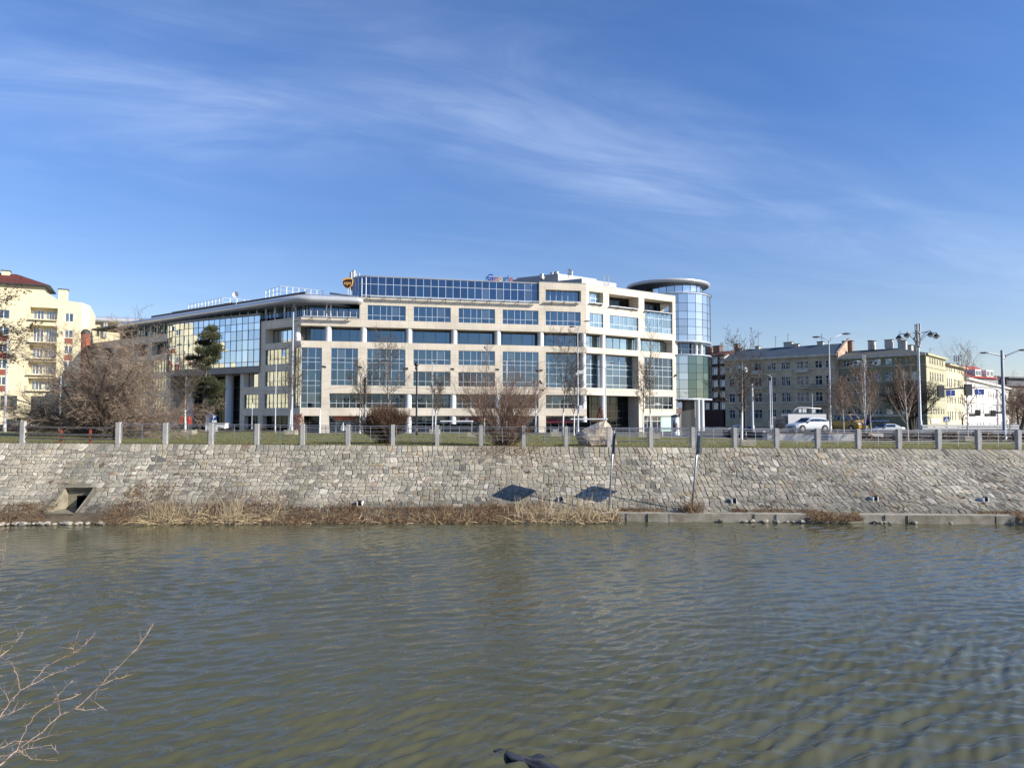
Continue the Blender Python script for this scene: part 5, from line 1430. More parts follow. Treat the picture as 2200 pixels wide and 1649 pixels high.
T1A = at(1557, 772, 175.0); T1B = at(1799, 758.7, 158.0)
F1 = Frame(T1A[:2], (T1B.x - T1A.x, T1B.y - T1A.y)); L1 = math.hypot(T1B.x - T1A.x, T1B.y - T1A.y); zE1 = (T1A.z + T1B.z) / 2
t1 = thing('tenement', 'sooty brown grey tenement with blue grey sheet metal roof and many chimneys', 'building', (62, 166, STREET))
def y6(z): return 660 + z / 5.3184
def x6(z): return 1500 + z / 5.3184
rows1 = [(F1.z(1724, y6(b)), F1.z(1724, y6(a))) for a, b in ((622, 698), (788, 888), (972, 1074), (1168, 1268))]
cols1 = [(F1.u(x6(z), 820), w) for z, w in ((385, 1.35), (487, 1.3), (640, 1.7), (706, .8), (820, .95), (863, .95), (978, 1.0), (1028, 1.0), (1165, 1.5), (1243, .8), (1378, 1.5), (1490, 1.1))]
tenement(t1, F1, L1, zE1, cols1, rows1, m_t1, trim=m_trim1)
mb = MB()
for z, o_, h in ((zE1 - .5, .55, .5), (F1.z(1724, y6(712)), .2, .22), (F1.z(1724, y6(1092)), .18, .25), (F1.z(1724, y6(1132)), .14, .15), (F1.z(1724, y6(905)), .1, .1)): mb = MB(); F1.box(mb, 0, L1, z, z + h, 0.002, o_); part(mb, 'cornice', m_trim1, t1)
# oriels and balconies
for (a, b, r0, r1) in ((1118, 1262, 700, 930), (600, 725, 720, 920)):
    u0, u1 = F1.u(x6(a), 820), F1.u(x6(b), 820); mb = MB(); F1.box(mb, u0, u1, F1.z(1724, y6(r1)), F1.z(1724, y6(r1)) + .25, .003, .7); F1.box(mb, u0 - .05, u1 + .05, F1.z(1724, y6(745)), F1.z(1724, y6(705)), .003, .75)
    part(mb, 'oriel_ledge', m_trim1, t1)
for y in (925, 1115):
    u = F1.u(x6(1378), 820); z = F1.z(1750, y6(y)); mb = MB(); F1.box(mb, u - 1.4, u + 1.4, z - .15, z, .003, 1.0)
    c_ = part(mb, 'balcony', m_trim1, t1); mb = MB()
    for i in range(16): uu_ = u - 1.35 + 2.7 * i / 15; mb.tube([F1.P(uu_, z, .95), F1.P(uu_, z + .95, .95)], .02, 3)
    mb.tube([F1.P(u - 1.35, z + .95, .95), F1.P(u + 1.35, z + .95, .95)], .03, 4); part(mb, 'balcony_railing', m_frame_dark, t1, parent=c_)
def slope_roof(root, F, L, zE, run, rise, mt, over=.55, seams=0, name='roof', u0=0, backrun=8):
    mb = MB(); a, b, c, d = F.P(u0 - .1, zE, over), F.P(L + .1, zE, over), F.P(L + .1, zE + rise, -run), F.P(u0 - .1, zE + rise, -run)
    mb.quad(a, b, c, d); e, f = F.P(L + .1, zE, -run - backrun), F.P(u0 - .1, zE, -run - backrun); mb.quad(d, c, e, f); mb.add([a, d, f], [(0, 1, 2)]); mb.add([b, e, c], [(0, 1, 2)])
    for i in range(seams):
        u = u0 + (L - u0) * (i + .5) / seams; mb.tube([F.P(u, zE + .03, over), F.P(u, zE + rise + .03, -run)], .035, 3, cap=False)
    return part(mb, name, mt, root)
rise1 = F1.z(1681, 745.5, -6.5) - zE1
slope_roof(t1, F1, L1, zE1, 6.5, rise1, m_bluerf, seams=40)
mb = MB(); F1.box(mb, 0, L1, ZG, zE1 - .02, -13, -1.2); part(mb, 'core', m_recess, t1)
mb = MB(); 
for uu_ in (-.25, ):
    mb.hexa([F1.P(uu_, zE1 - .6, .6), F1.P(uu_ + .3, zE1 - .6, .6), F1.P(uu_ + .3, zE1 - .6, -7), F1.P(uu_, zE1 - .6, -7), F1.P(uu_, zE1 + .35, .6), F1.P(uu_ + .3, zE1 + .35, .6), F1.P(uu_ + .3, zE1 + rise1 + .5, -7), F1.P(uu_, zE1 + rise1 + .5, -7)])
part(mb, 'gable_parapet', m_chimw, t1)
for a, b, c, d, mt in ((408, 455, 415, 492, m_chimb), (458, 503, 465, 495, m_chimw), (650, 694, 443, 485, m_chimw), (976, 1070, 395, 470, m_chimw), (1072, 1145, 416, 470, m_chimw), (1358, 1425, 388, 440, m_chimw)):
    chimney(t1, F1, x6(a), x6(b), y6(c), y6(d) + 3, -6.0, mt, m_dark)
for px_, y0, y1 in ((475, 380, 490), (685, 285, 470), (885, 325, 470), (1025, 300, 400), (1410, 300, 400)):
    a = at(x6(px_), y6(y1), 172 - (px_ / 1500) * 8); b = at(x6(px_), y6(y0), a.y); mb = MB(); mb.tube([a, b], .04, 4)
    for k in range(3): z = b.z - .3 - k * .45; mb.tube([(a.x - .35 + .08 * k, a.y, z), (a.x + .35 - .08 * k, a.y, z)], .02, 3)
    part(mb, 'roof_aerial', m_dark, t1)
mb = MB(); u = L1 - .25; zz_ = F1.z(1799, 737)
mb.hexa([F1.P(u, ZG, .35), F1.P(L1 + .25, ZG, .35), F1.P(L1 + .25, ZG, -9), F1.P(u, ZG, -9), F1.P(u, zE1 + .2, .35), F1.P(L1 + .25, zE1 + .2, .35), F1.P(L1 + .25, zE1 + 4.2, -9), F1.P(u, zE1 + 4.2, -9)])
part(mb, 'fire_wall', mat('stained_party_wall', (.50, .42, .32), .95, col2=(.30, .17, .11), vs=.7), t1)
chimney(t1, F1, x6(1645), x6(1757), y6(380), y6(520), -7.5, m_chimb, m_dark)

T2B = at(1989, 757.7, 146.0)
F2 = Frame(T1B[:2], (T2B.x - T1B.x, T2B.y - T1B.y)); L2 = math.hypot(T2B.x - T1B.x, T2B.y - T1B.y); zE2 = T2B.z
u20 = .35
t2 = thing('tenement', 'olive grey corner tenement with a sunlit yellow green side and shops on its ground floor', 'building', (80, 152, STREET))
def x7(z): return 1820 + z / 5.3184
def rr2(a, b): return (F2.z(x7(110), y6(b)), F2.z(x7(110), y6(a)))
rows2_ = [rr2(603, 668), rr2(760, 850), rr2(945, 1022), rr2(1158, 1222)]
cols2 = [(F2.u(1818.5, 800), 1.25), (F2.u(1840.5, 800), 1.25), (F2.u(x7(238), 800), 1.25), (F2.u(x7(350), 800), 1.3), (F2.u(x7(476), 800), 1.3), (F2.u(x7(652), 800), 1.3), (F2.u(x7(757), 800), 1.3)]
zs2 = F2.z(1850, 913)
ex = [(F2.u(x7(a), 915), F2.u(x7(b), 915), ZG + .3, F2.z(1880, 911), .3) for a, b in ((95, 150), (325, 400), (455, 520), (650, 700), (745, 790))]
tenement(t2, F2, L2, zE2, cols2, rows2_, m_t2, trim=None, skip=((5, 0), (6, 0), (2, 0)), extra=ex)
for e in ex: window(t2, F2, *e[:4], -.25, 2, 1, m_glass_house, m_hw, fw=.08, name='shop_window')
for z, o_, h in ((zE2 - .45, .5, .45), (F2.z(x7(110), y6(690)), .12, .15), (F2.z(x7(110), y6(858)), .1, .12), (F2.z(x7(110), y6(1245)), .25, .3)): mb = MB(); F2.box(mb, 0, L2, z, z + h, .002, o_); part(mb, 'cornice', m_trim1, t2)
mb = MB()
for a, b in ((1815, 1853), (1874.5, 1907.5)): F2.box(mb, F2.u(a, 903), F2.u(b, 903), F2.z(1850, 906.5), F2.z(1850, 899.5), .3, .42)
sb_ = part(mb, 'shop_sign', mat('navy_sign', (.01, .012, .04), .5), t2)
m_signw = mat('sign_white_letters', (.7, .72, .8), .5)
for x, s in ((1837, 'Piekarnia'), (1892, 'poznańska')):
    u, z = F2.hit(x, 903.2, .43); text_part('lettering', text_mesh(s, .78, .01, F2.P(u, z, .44), F2, bold=.02), m_signw, t2, parent=sb_)
# sunlit side
T2C = at(2031, 769, 159.5); F3 = Frame(T2B[:2], (T2C.x - T2B.x, T2C.y - T2B.y)); L3 = math.hypot(T2C.x - T2B.x, T2C.y - T2B.y)
cols3 = [(F3.u(x7(z), 790), .95) for z in (948, 976, 1003, 1033, 1063, 1090)]
w_ = MB(); hs = [(u - w / 2, u + w / 2, a, b, .2) for u, w in cols3 for a, b in rows2_]
gh = [(F3.u(x7(z), 920) - .5, F3.u(x7(z), 920) + .5, ZG + .4, F3.z(x7(1000), y6(1365)), .2) for z in (965, 992, 1020, 1048, 1076, 1103)]
skin(w_, F3, 0, L3, ZG, zE2, hs + gh, 0); part(w_, 'side_wall', m_t2y, t2, label='sunlit yellow green side wall')
for u, w in cols3:
    for a, b in rows2_: hwin(t2, F3, u, a, b, w, -.16)
for g_ in gh: window(t2, F3, *g_[:4], -.16, 1, 2, m_glass_dark, m_brickred, fw=.08, name='shop_window')
mb = MB()
for z, o_, h in ((zE2 - .45, .45, .45), (F3.z(x7(960), y6(690)), .12, .15), (F3.z(x7(960), y6(868)), .12, .14)): F3.box(mb, .02, L3, z, z + h, .002, o_)
part(mb, 'side_cornice', m_t2y, t2)
mb = MB(); F3.box(mb, F3.u(x7(952), 905), F3.u(x7(1057), 905), F3.z(x7(1000), y6(1325)), F3.z(x7(1000), y6(1272)), .05, .15); part(mb, 'wall_banner', mat('banner', (.35, .25, .25), .6, col2=(.7, .7, .7), vs=1.6), t2)
# hipped roof over the corner
rz_ = F2.z(1951, 745.5, -7)
pts = [F2.P(0, zE2, .55), F2.P(L2, zE2, .55), F3.P(L3, zE2, .5), F3.P(L3, zE2, -14)]
A_ = F2.P(.2, rz_, -8); B_ = F2.P(L2 - 7.5, rz_, -8); C_ = F3.P(L3, rz_ - .4, -7)
cr = F2.P(L2 + .2, zE2, .5)
mb = MB(); mb.add([pts[0], cr, B_, A_], [(0, 1, 2, 3)]); mb.add([cr, pts[2], C_, B_], [(0, 1, 2, 3)]); mb.add([A_, B_, C_, F3.P(L3, zE2, -14), F2.P(0, zE2, -16)], [(0, 1, 2, 3, 4)])
part(mb, 'roof', m_greenrf, t2)
mb = MB(); mb.poly([F2.P(.3, 0, -1)[:2], F2.P(L2 - .9, 0, -1)[:2], F3.P(L3, 0, -1)[:2], F3.P(L3, 0, -12)[:2], F2.P(.3, 0, -13)[:2]], ZG, zE2 - .05); part(mb, 'core', m_recess, t2)
for a, b, c, d in ((237, 272, 377, 465), (276, 310, 380, 460), (427, 513, 367, 445), (578, 630, 356, 465), (634, 670, 372, 462)):
    chimney(t2, F2, x7(a), x7(b), y6(c), y6(d) + 4, -7.4, m_chimw, m_dark)
for a, b, c, d in ((735, 758, 430, 475), (795, 830, 433, 480)): chimney(t2, F3, x7(a), x7(b), y6(c), y6(d) + 4, -6, m_chimw, m_dark)
for px_, y0, y1 in ((575, 320, 400), (606, 262, 360), (948, 455, 520)):
    a = at(x7(px_), y6(y1), 156); b = at(x7(px_), y6(y0), 156); mb = MB(); mb.tube([a, b], .04, 4); z = b.z - .4; mb.tube([(a.x - .3, a.y, z), (a.x + .3, a.y, z)], .02, 3); part(mb, 'roof_aerial', m_dark, t2)
# yellow house
t3 = thing('yellow_house', 'pale yellow row house in the sun, next to the olive corner tenement', 'building', (105, 168, STREET))
Y1B = (T2C.x + 13.5, T2C.y + 14.7); F4 = Frame((T2C.x + .05, T2C.y + .05), (13.5, 14.7)); L4 = 20.0
zE4 = F4.z(x7(1150), y6(648))
def rr4(a, b): return (F4.z(x7(1180), y6(b)), F4.z(x7(1180), y6(a)))
rows4 = [rr4(680, 735), rr4(812, 912), rr4(1015, 1100), rr4(1185, 1290)]
cols4_ = [(F4.u(x7(z), 810), 1.0) for z in (1143, 1168, 1192, 1228, 1268, 1288, 1310)]
tenement(t3, F4, L4, zE4, cols4_, rows4, m_ty, trim=None)
mb = MB(); F4.box(mb, 0, L4, zE4 - .3, zE4, .002, .9); part(mb, 'cornice', m_ty, t3); mb = MB(); F4.box(mb, 0, L4, F4.z(x7(1180), y6(1385)), F4.z(x7(1180), y6(1318)), .01, .1); part(mb, 'shop_fascia', m_ty, t3)
slope_roof(t3, F4, L4, zE4 + .02, 6, 1.0, m_greenrf, over=1.0)
mb = MB(); F4.box(mb, 0.2, L4, ZG, zE4 - .1, -12, -1); part(mb, 'core', m_recess, t3)
ta = thing('antenna_mast', 'grey lattice frame with mobile antennas on the roof of the yellow house', 'antenna', at(2060, 782, 175))
mb = MB()
for x in (2053, 2057, 2062): mb.box(at(x, 770, 175).x, 175 + (x % 3) * .3, at(x, 776, 175).z, at(x, 763, 175).z, .4, .3)
part(mb, 'antenna_panel', m_galv, ta)
mb = MB()
for x in (2051, 2055, 2060, 2064): mb.tube([at(2058, 783, 175), at(x, 772, 175), at(x, 762.5, 175)], .05, 4)
part(mb, 'frame', m_galv, ta)
# white house receding along the street
t4 = thing('white_house', 'long white row house with pediments and arched doors receding along the street', 'building', (140, 210, STREET))
W0 = F4.P(L4 + .1, 0, 0)[:2]; r_ = ray(2175, 840); Yw = 250.0; W1 = (r_.x * Yw, Yw)
F5 = Frame(W0, (W1[0] - W0[0], W1[1] - W0[1])); L5 = math.hypot(W1[0] - W0[0], W1[1] - W0[1]); zE5 = F5.z(2075, 810)
zE5 = (zE5 + F5.z(2160, 832)) / 2
def rr5(x, a, b): return (F5.z(x, b), F5.z(x, a))
rows5 = [rr5(2117, 838, 858), rr5(2117, 871, 888), rr5(2117, 906, 926)]
cols5 = [(F5.u(x, 850), w) for x, w in ((2079, 1.5), (2086.5, 1.5), (2098, 1.8), (2105, 1.8), (2111.5, 1.8), (2124.5, 1.8), (2129, 1.8), (2134, 1.8), (2141, 2.4), (2150, 2.2), (2160, 2.2), (2167, 2.2))]
tenement(t4, F5, L5, zE5, cols5, rows5, m_tw, trim=None)
mb = MB(); F5.box(mb, 0, L5, zE5 - .5, zE5, .002, .9); F5.box(mb, 0, L5, rows5[0][0] - 1.2, rows5[0][0] - .9, .002, .3); F5.box(mb, 0, L5, rows5[1][0] - 1.3, rows5[1][0] - 1.0, .002, .3)
for x in (2105, 2138):
    u = F5.u(x, 865); z = rows5[1][1] + .5; w = 7
    mb.add([F5.P(u - w, z, .35), F5.P(u + w, z, .35), F5.P(u, z + 1.9, .35), F5.P(u - w, z, 0), F5.P(u + w, z, 0), F5.P(u, z + 1.9, 0)], [(0, 1, 2), (0, 2, 5, 3), (1, 4, 5, 2), (0, 3, 4, 1)])
part(mb, 'cornice', m_tw, t4)
slope_roof(t4, F5, L5, zE5 + .02, 8, 1.3, m_bluerf, over=1.0)
mb = MB(); F5.box(mb, 0.2, L5 - .2, ZG, zE5 - .1, -14, -1.2); part(mb, 'core', m_recess, t4)
mb = MB(); F5.box(mb, L5 - .2, L5, ZG, zE5, -14, 0); part(mb, 'end_wall', m_brickred, t4)
# red roofed house behind
t5 = thing('red_roof_house', 'grey house with a steep bright red roof and dormers behind the white row house', 'building', (150, 232, STREET))
F6 = Frame(at(2060, 800, 205)[:2], (1, .62)); L6 = F6.u(2143, 800) 
z0_ = F6.z(2100, 812); z1_ = F6.z(2115, 789, -6)
mb = MB(); F6.box(mb, 0, L6, ZG, z0_, -14, 0); part(mb, 'wall', mat('grey_render', (.34, .32, .34), .9, var=.2), t5)
rmm = slope_roof(t5, F6, L6, z0_ + .02, 6, z1_ - z0_, mat('bright_red_tiles', (.34, .05, .03), .75, var=.3, vs=2), over=.6, u0=F6.u(2084, 800))
slope_roof(t5, F6, F6.u(2084, 800) - .3, z0_ + .02, 6, (z1_ - z0_) * .85, m_roofdark, over=.6)
for x in (2098, 2104, 2122, 2130):
    u = F6.u(x, 804); p = MB(); F6.box(p, u - .9, u + .9, z0_ + .6, z0_ + 2.6, -3, .1); dm = part(p, 'dormer', m_tw, t5)
    p = MB(); F6.box(p, u - .6, u + .6, z0_ + .9, z0_ + 2.2, .11, .16); part(p, 'dormer_window', m_glass_house, t5, parent=dm)
# modern block, far right
t6 = thing('modern_block', 'dark glass topped modern block above brown brick floors at the right edge', 'building', (185, 240, STREET))
F7 = Frame(at(2139, 850, 240)[:2], (1, .25)); L7 = F7.u(2290, 850)
ztp = F7.z(2160, 829); 
rows7 = [(F7.z(2170, b), F7.z(2170, a)) for a, b in ((834, 846), (851, 862), (869, 880), (887, 899), (905, 915))]
cols7 = [(F7.u(2139, 850) + 4 + 4.2 * i, 2.2) for i in range(int(L7 / 4.2) - 1)]
tenement(t6, F7, L7, ztp, cols7, rows7, mat('brown_grey_brick', (.22, .17, .13), .9, var=.3, vs=1.5), trim=None)
mb = MB(); F7.box(mb, .2, L7, ZG, ztp - .1, -14, -1.2); part(mb, 'core', m_recess, t6)
window(t6, F7, F7.u(2143, 815), F7.u(2167, 815), ztp + .1, F7.z(2155, 806), -3, 8, 2, m_glass_low, m_frame_dark, fw=.25)
mb = MB(); F7.box(mb, -1, L7, ztp + .02, ztp + .5, -14, .6); F7.box(mb, F7.u(2172, 815), L7, ztp + .52, F7.z(2185, 812), -13, -1.5); F7.box(mb, F7.u(2170, 815), L7, F7.z(2185, 812) + .02, F7.z(2185, 809), -14, -.5); part(mb, 'roof_slab', mat('dark_cladding', (.10, .11, .13), .6, var=.2), t6)
# red brick house squeezed between the tower and the brown tenement
t0 = thing('brick_house', 'dark red brick tenement in shade, half hidden behind the glazed round tower', 'building', (48, 176, STREET))
B0 = at(1505, 800, 181.0); F0 = Frame(B0[:2], (T1A.x - .3 - B0.x, T1A.y + .5 - B0.y)); L0 = math.hypot(T1A.x - .3 - B0.x, T1A.y + .5 - B0.y)
zE0 = F0.z(1545, 762)
cols0 = [(F0.u(1500 + z / 5.3184, 830), w) for z, w in ((100, 1.1), (195, 1.3), (280, 1.1))]
rows0 = [(F0.z(1537, y6(b)), F0.z(1537, y6(a))) for a, b in ((575, 640), (692, 765), (840, 905), (968, 1025), (1095, 1160))]
tenement(t0, F0, L0, zE0, cols0, rows0, m_brick, trim=m_hw)
slope_roof(t0, F0, L0, zE0, 4, 1.2, mat('dark_red_roof', (.10, .025, .02), .8, var=.3), over=.3)
mb = MB(); F0.box(mb, 0.1, L0, ZG, zE0 - .1, -12, -1); part(mb, 'core', m_recess, t0)
chimney(t0, F0, 1532, 1546, 742, 762, -3, m_chimb, m_dark); chimney(t0, F0, 1515, 1526, 744, 762, -3, m_chimb, m_dark)

# ------------------------------------------------------------------ trees and shrubs
def rot_dir(d, ang, az):
    o = d.orthogonal().normalized(); o = Matrix.Rotation(az, 3, d) @ o
    return (d * math.cos(ang) + o * math.sin(ang)).normalized()
def grow(mb, p, d, L, r, lvl, P, rg, trunk=None):
    """one branch as a bent tapering tube, then its children"""
    ns = P['seg'][lvl]; pts = [p.copy()]; rad = [r]; q = p.copy(); dd = d.copy()
    last = lvl >= len(P['n'])
    for i in range(ns):
        w_b = P['wob'] * (.3 if trunk is not None else 1)
        dd = dd + Vector((rg.gauss(0, w_b), rg.gauss(0, w_b), rg.gauss(0, w_b) + P['up'][lvl] / ns)) + P.get('lean', Vector((0, 0, 0))) / ns
        dd.normalize(); q = q + dd * (L / ns); pts.append(q.copy()); rad.append(r * (1 - (i + 1) / ns * (1 - P['tip'])))
    tgt = trunk if (trunk is not None and lvl == 0) else mb
    tgt.tube(pts, rad, 7 if r > .06 else (4 if r > .018 else 3), m=(1 if (tgt is mb and r > P.get('limb', 9)) else 0), cap=False)
    if last: return
    n = P['n'][lvl]; n = int(n * rg.uniform(.8, 1.2) + .5); az = rg.uniform(0, 6.28)
    for k in range(n):
        f = P['start'][lvl] + (1 - P['start'][lvl]) * ((k + rg.random()) / n) ** P.get('dist', 1.0)
        i = min(ns - 1, int(f * ns)); t = f * ns - i; s = pts[i].lerp(pts[i + 1], t); base = (pts[i + 1] - pts[i]).normalized()
        az += 2.4 + rg.uniform(-.4, .4)
        cd = rot_dir(base, math.radians(P['ang'][lvl] * rg.uniform(.7, 1.25)), az)
        cl = L * P['lr'][lvl] * (1 - P.get('cone', .45) * f) * rg.uniform(.7, 1.2)
        grow(mb, s, cd, cl, max(P['rmin'], (rad[i] * (1 - t) + rad[i + 1] * t) * P['rr'][lvl]), lvl + 1, P, rg)
YOUNG = dict(seg=[6, 4, 3, 2, 2], n=[18, 7, 5, 3], start=[.34, .2, .15, .1], ang=[42, 38, 40, 40], lr=[.48, .55, .55, .6], up=[.0, .55, .25, .1, 0], wob=.07, tip=.35, rr=[.5, .6, .6, .7], rmin=.011, cone=.35)
SLIM = dict(seg=[7, 4, 3, 2], n=[16, 6, 5], start=[.3, .15, .1], ang=[34, 32, 36], lr=[.32, .5, .55], up=[.0, .5, .3, .1], wob=.05, tip=.2, rr=[.45, .6, .6], rmin=.010, cone=.45)
BIRCH = dict(seg=[8, 6, 4, 3, 2], n=[20, 8, 5, 3], start=[.22, .12, .1, .1], ang=[36, 26, 26, 30], lr=[.58, .55, .55, .5], up=[0, .42, .2, .05, -.1], wob=.045, tip=.15, rr=[.45, .55, .6, .7], rmin=.010, cone=.55, limb=.016)
SPREAD = dict(seg=[5, 6, 5, 4, 3], n=[7, 9, 8, 5], start=[.45, .15, .1, .1], ang=[50, 45, 42, 40], lr=[1.1, .5, .5, .5], up=[0, .15, .05, .0, -.05], wob=.12, tip=.4, rr=[.6, .5, .55, .6], rmin=.009, cone=.25)
def tree(name, label, cat, px, yb, ytop, Y, P, barkm, twigm, r0, seed, group=None, stems=1, lean=None, sp=1.0, ground=None, trunk_only=None):
    rg = random.Random(seed); b = at(px, yb, Y); gz = lawn_z(b.x, Y) if ground is None else ground
    base = Vector((b.x, Y, gz)); H = at(px, ytop, Y).z - gz
    root = thing(name, label, cat, base, group)
    tr, cr = MB(), MB(); P = dict(P)
    if sp != 1.0: P['lr'] = [P['lr'][0] * sp] + P['lr'][1:]
    for k in range(stems):
        d = Vector((rg.uniform(-.015, .015), rg.uniform(-.015, .015), 1)) if stems == 1 else Vector((rg.uniform(-.35, .35), rg.uniform(-.25, .25), 1))
        if lean: d = d + Vector(lean)
        st = base + (Vector((rg.uniform(-.25, .25), rg.uniform(-.2, .2), -.12)) if stems > 1 else Vector((0, 0, -.12)))
        grow(cr, st, d.normalized(), H * (1 if stems == 1 else rg.uniform(.75, 1)), r0, 0, P, rg, tr)
    t_ = part(tr, 'trunk', barkm, root, smooth=True); part(cr, 'crown', [twigm, barkm], root)
    return root
YG = 'young street trees on the lawn'
m_lime2 = mat('limewash_to_bark', (.70, .70, .68), .85, var=.25, vs=8)
def lime_trunk():
    m = bpy.data.materials.new('limewashed_trunk'); N, L = nt(m); b = N['Principled BSDF']; b.inputs['Roughness'].default_value = .9
    tc = N.new('ShaderNodeTexCoord'); sp = N.new('ShaderNodeSeparateXYZ'); L.new(tc.outputs['Object'], sp.inputs[0])
    mr = N.new('ShaderNodeMapRange'); mr.inputs['From Min'].default_value = 2.15; mr.inputs['From Max'].default_value = 2.4; L.new(sp.outputs[2], mr.inputs[0])
    mx = N.new('ShaderNodeMix'); mx.data_type = 'RGBA'; mx.inputs[6].default_value = (.72, .72, .70, 1); mx.inputs[7].default_value = (.22, .18, .14, 1)
    L.new(mr.outputs[0], mx.inputs[0]); L.new(mx.outputs[2], b.inputs['Base Color']); return m
m_lt = lime_trunk()
# px, base y, top y, Y, kind, label
yt = [(398, 932, 800, 66, YOUNG, 'young tree with a limewashed white trunk standing before the pine', 1.1, .11),
      (622, 934, 768, 66, YOUNG, 'bare young tree beside the tall white lamp post at the building corner', .75, .09),
      (773, 929, 800, 70, YOUNG, 'bare young tree with white trunk to the left of the round brown bush', .75, .08),
      (833, 931, 748, 71, YOUNG, 'taller bare young tree rising behind the round brown bush', .8, .10),
      (935, 929, 822, 72, YOUNG, 'small bare young tree just right of the black lamp post', .75, .08),
      (1040, 929, 742, 71, SLIM, 'tall thin bare tree rising above the russet bush', .7, .07),
      (1208, 930, 738, 71, YOUNG, 'bare young tree directly left of the tall double lamp', .85, .09),
      (1233, 929, 800, 72, YOUNG, 'bare young tree directly right of the tall double lamp', .7, .08),
      (1382, 930, 792, 71, YOUNG, 'shorter bare tree of the pair before the chamfered facade', .65, .08),
      (1398, 930, 716, 70, SLIM, 'taller bare tree of the pair before the chamfered facade', 1.1, .09),
      (1593, 950, 768, 52, YOUNG, 'bare young tree with white trunk in front of the brown tenement', 1.0, .10)]
for i, (px, yb, yt_, Y, P, lab, sp, r0) in enumerate(yt):
    tree('street_tree', lab, 'tree', px, yb, yt_, Y, P, m_lt, m_twig_tree, r0, 100 + i, YG, sp=sp)
bt = [(1813, 928, 818, 71.2, 'slender birch with reddish twigs in front of the yellow van', .85, .07, TERR),
      (1859, 937, 800, 66, 'wide birch with fanned white branches left of the flags', 1.0, .10, None),
      (1871, 930, 812, 72, 'thinner birch standing right behind the fanned birch and the flags', .8, .07, TERR),
      (1951, 943, 790, 62, 'birch with a slim white trunk in front of the dark spreading tree', .95, .09, None),
      (2079, 936, 752, 64, 'tall thin birch in front of the yellow and white houses', .42, .07, None),
      (2171, 935, 845, 66, 'small birch at the far right beside the traffic mast', .6, .06, None),
      (1783, 930, 822, 71.5, 'thin white stemmed birch beside the double arm street lamp on the right', .45, .06, TERR)]
for i, (px, yb, yt_, Y, lab, sp, r0, g_) in enumerate(bt):
    tree('birch_tree', lab, 'tree', px, yb, yt_, Y, BIRCH, m_birch, m_twig_red, r0, 200 + i, 'birch trees on the right', sp=sp, ground=g_)
tree('spreading_tree', 'dark spreading bare tree with leaning trunks beside the olive corner tenement', 'tree', 1962, 925, 838, 84, SPREAD, m_twig_dark, m_twig_dark, .22, 301, stems=5, ground=TERR)
tree('spreading_tree', 'brown bare tree filling the gap at the right edge of the street', 'tree', 2192, 928, 856, 110, SPREAD, m_twig_dark, m_twig_red, .16, 302, stems=4, ground=STREET)
tree('bare_tree', 'distant bare tree behind the roof of the white row house', 'tree', 2078, 905, 768, 232, YOUNG, m_bark, m_twig, .2, 303, ground=STREET, sp=1.0)

# large tangled shrub at the left
def stem_bush(name, label, base, dirs, P, barkm, seed, spread, group=None, ylim=None, stem_name='stem'):
    rg = random.Random(seed); root = thing(name, label, 'bush', base, group); tr, cr = MB(), MB()
    for (d, L, r) in dirs:
        st = Vector(base) + Vector((rg.uniform(-spread, spread), rg.uniform(-spread, spread) * .6, -.1))
        grow(cr, st, Vector(d).normalized(), L, r, 0, P, rg, tr)
    part(tr, stem_name, barkm[0], root, smooth=True); part(cr, 'crown', barkm[1], root)
    return root
b = at(205, 945, 52.0); bz = lawn_z(b.x, 52)
ARCH = dict(seg=[8, 6, 4, 3], n=[14, 10, 7], start=[.15, .1, .1], ang=[38, 38, 42], lr=[.42, .45, .5], up=[-.35, .1, -.1, -.1], wob=.12, tip=.25, rr=[.45, .55, .6], rmin=.010, cone=.35)
rg = random.Random(5); dirs = []
for k in range(30):
    a = rg.uniform(-1.15, 1.0); L = (8.3 if abs(a) < .7 else 6.2) * rg.uniform(.6, 1.0); L *= 1.0 if a < .35 else .95
    dirs.append(((a + .12, rg.uniform(-.5, .55), 1.0 if abs(a) < .7 else .62), L, rg.uniform(.05, .11)))
dirs += [((-1.2, -.1, .62), 6.4, .10), ((-.9, 0, .45), 5.6, .10), ((.9, -.4, .5), 6.6, .10), ((1.1, -.2, .36), 6.8, .09), ((1.2, -.5, .2), 6.2, .06), ((1.3, .1, .5), 6.8, .07), ((.8, -.4, .12), 5.5, .05), ((1.0, -.4, .28), 6.2, .06), ((1.1, .3, .65), 7.0, .07)]
stem_bush('shrub', 'huge tangled bare shrub with arching grey brown stems at the left of the lawn', (b.x, 52.0, bz), dirs, ARCH, (m_bark, m_twig), 17, .5)
# russet bush at the railing
b = at(1086, 955, 44.0); bz = lawn_z(b.x, 44.0)
FAN = dict(seg=[6, 4, 3, 2], n=[9, 5, 3], start=[.25, .2, .2], ang=[20, 24, 28], lr=[.38, .5, .5], up=[.15, .3, .1, 0], wob=.07, tip=.2, rr=[.5, .6, .6], rmin=.006, cone=.4)
rg = random.Random(9); dirs = [((rg.uniform(-.85, .85), rg.uniform(-.5, .5), 1), rg.uniform(2.6, 5.2), rg.uniform(.012, .03)) for k in range(80)]
dirs += [((rg.uniform(-1, 1), -.6, .5), rg.uniform(1.2, 2.4), .012) for k in range(24)]
stem_bush('bush', 'tall fan shaped russet bush of thin upright stems behind the railing at the middle', (b.x, 44.0, bz), dirs, FAN, (m_twig_red, m_twig_red), 23, .62)
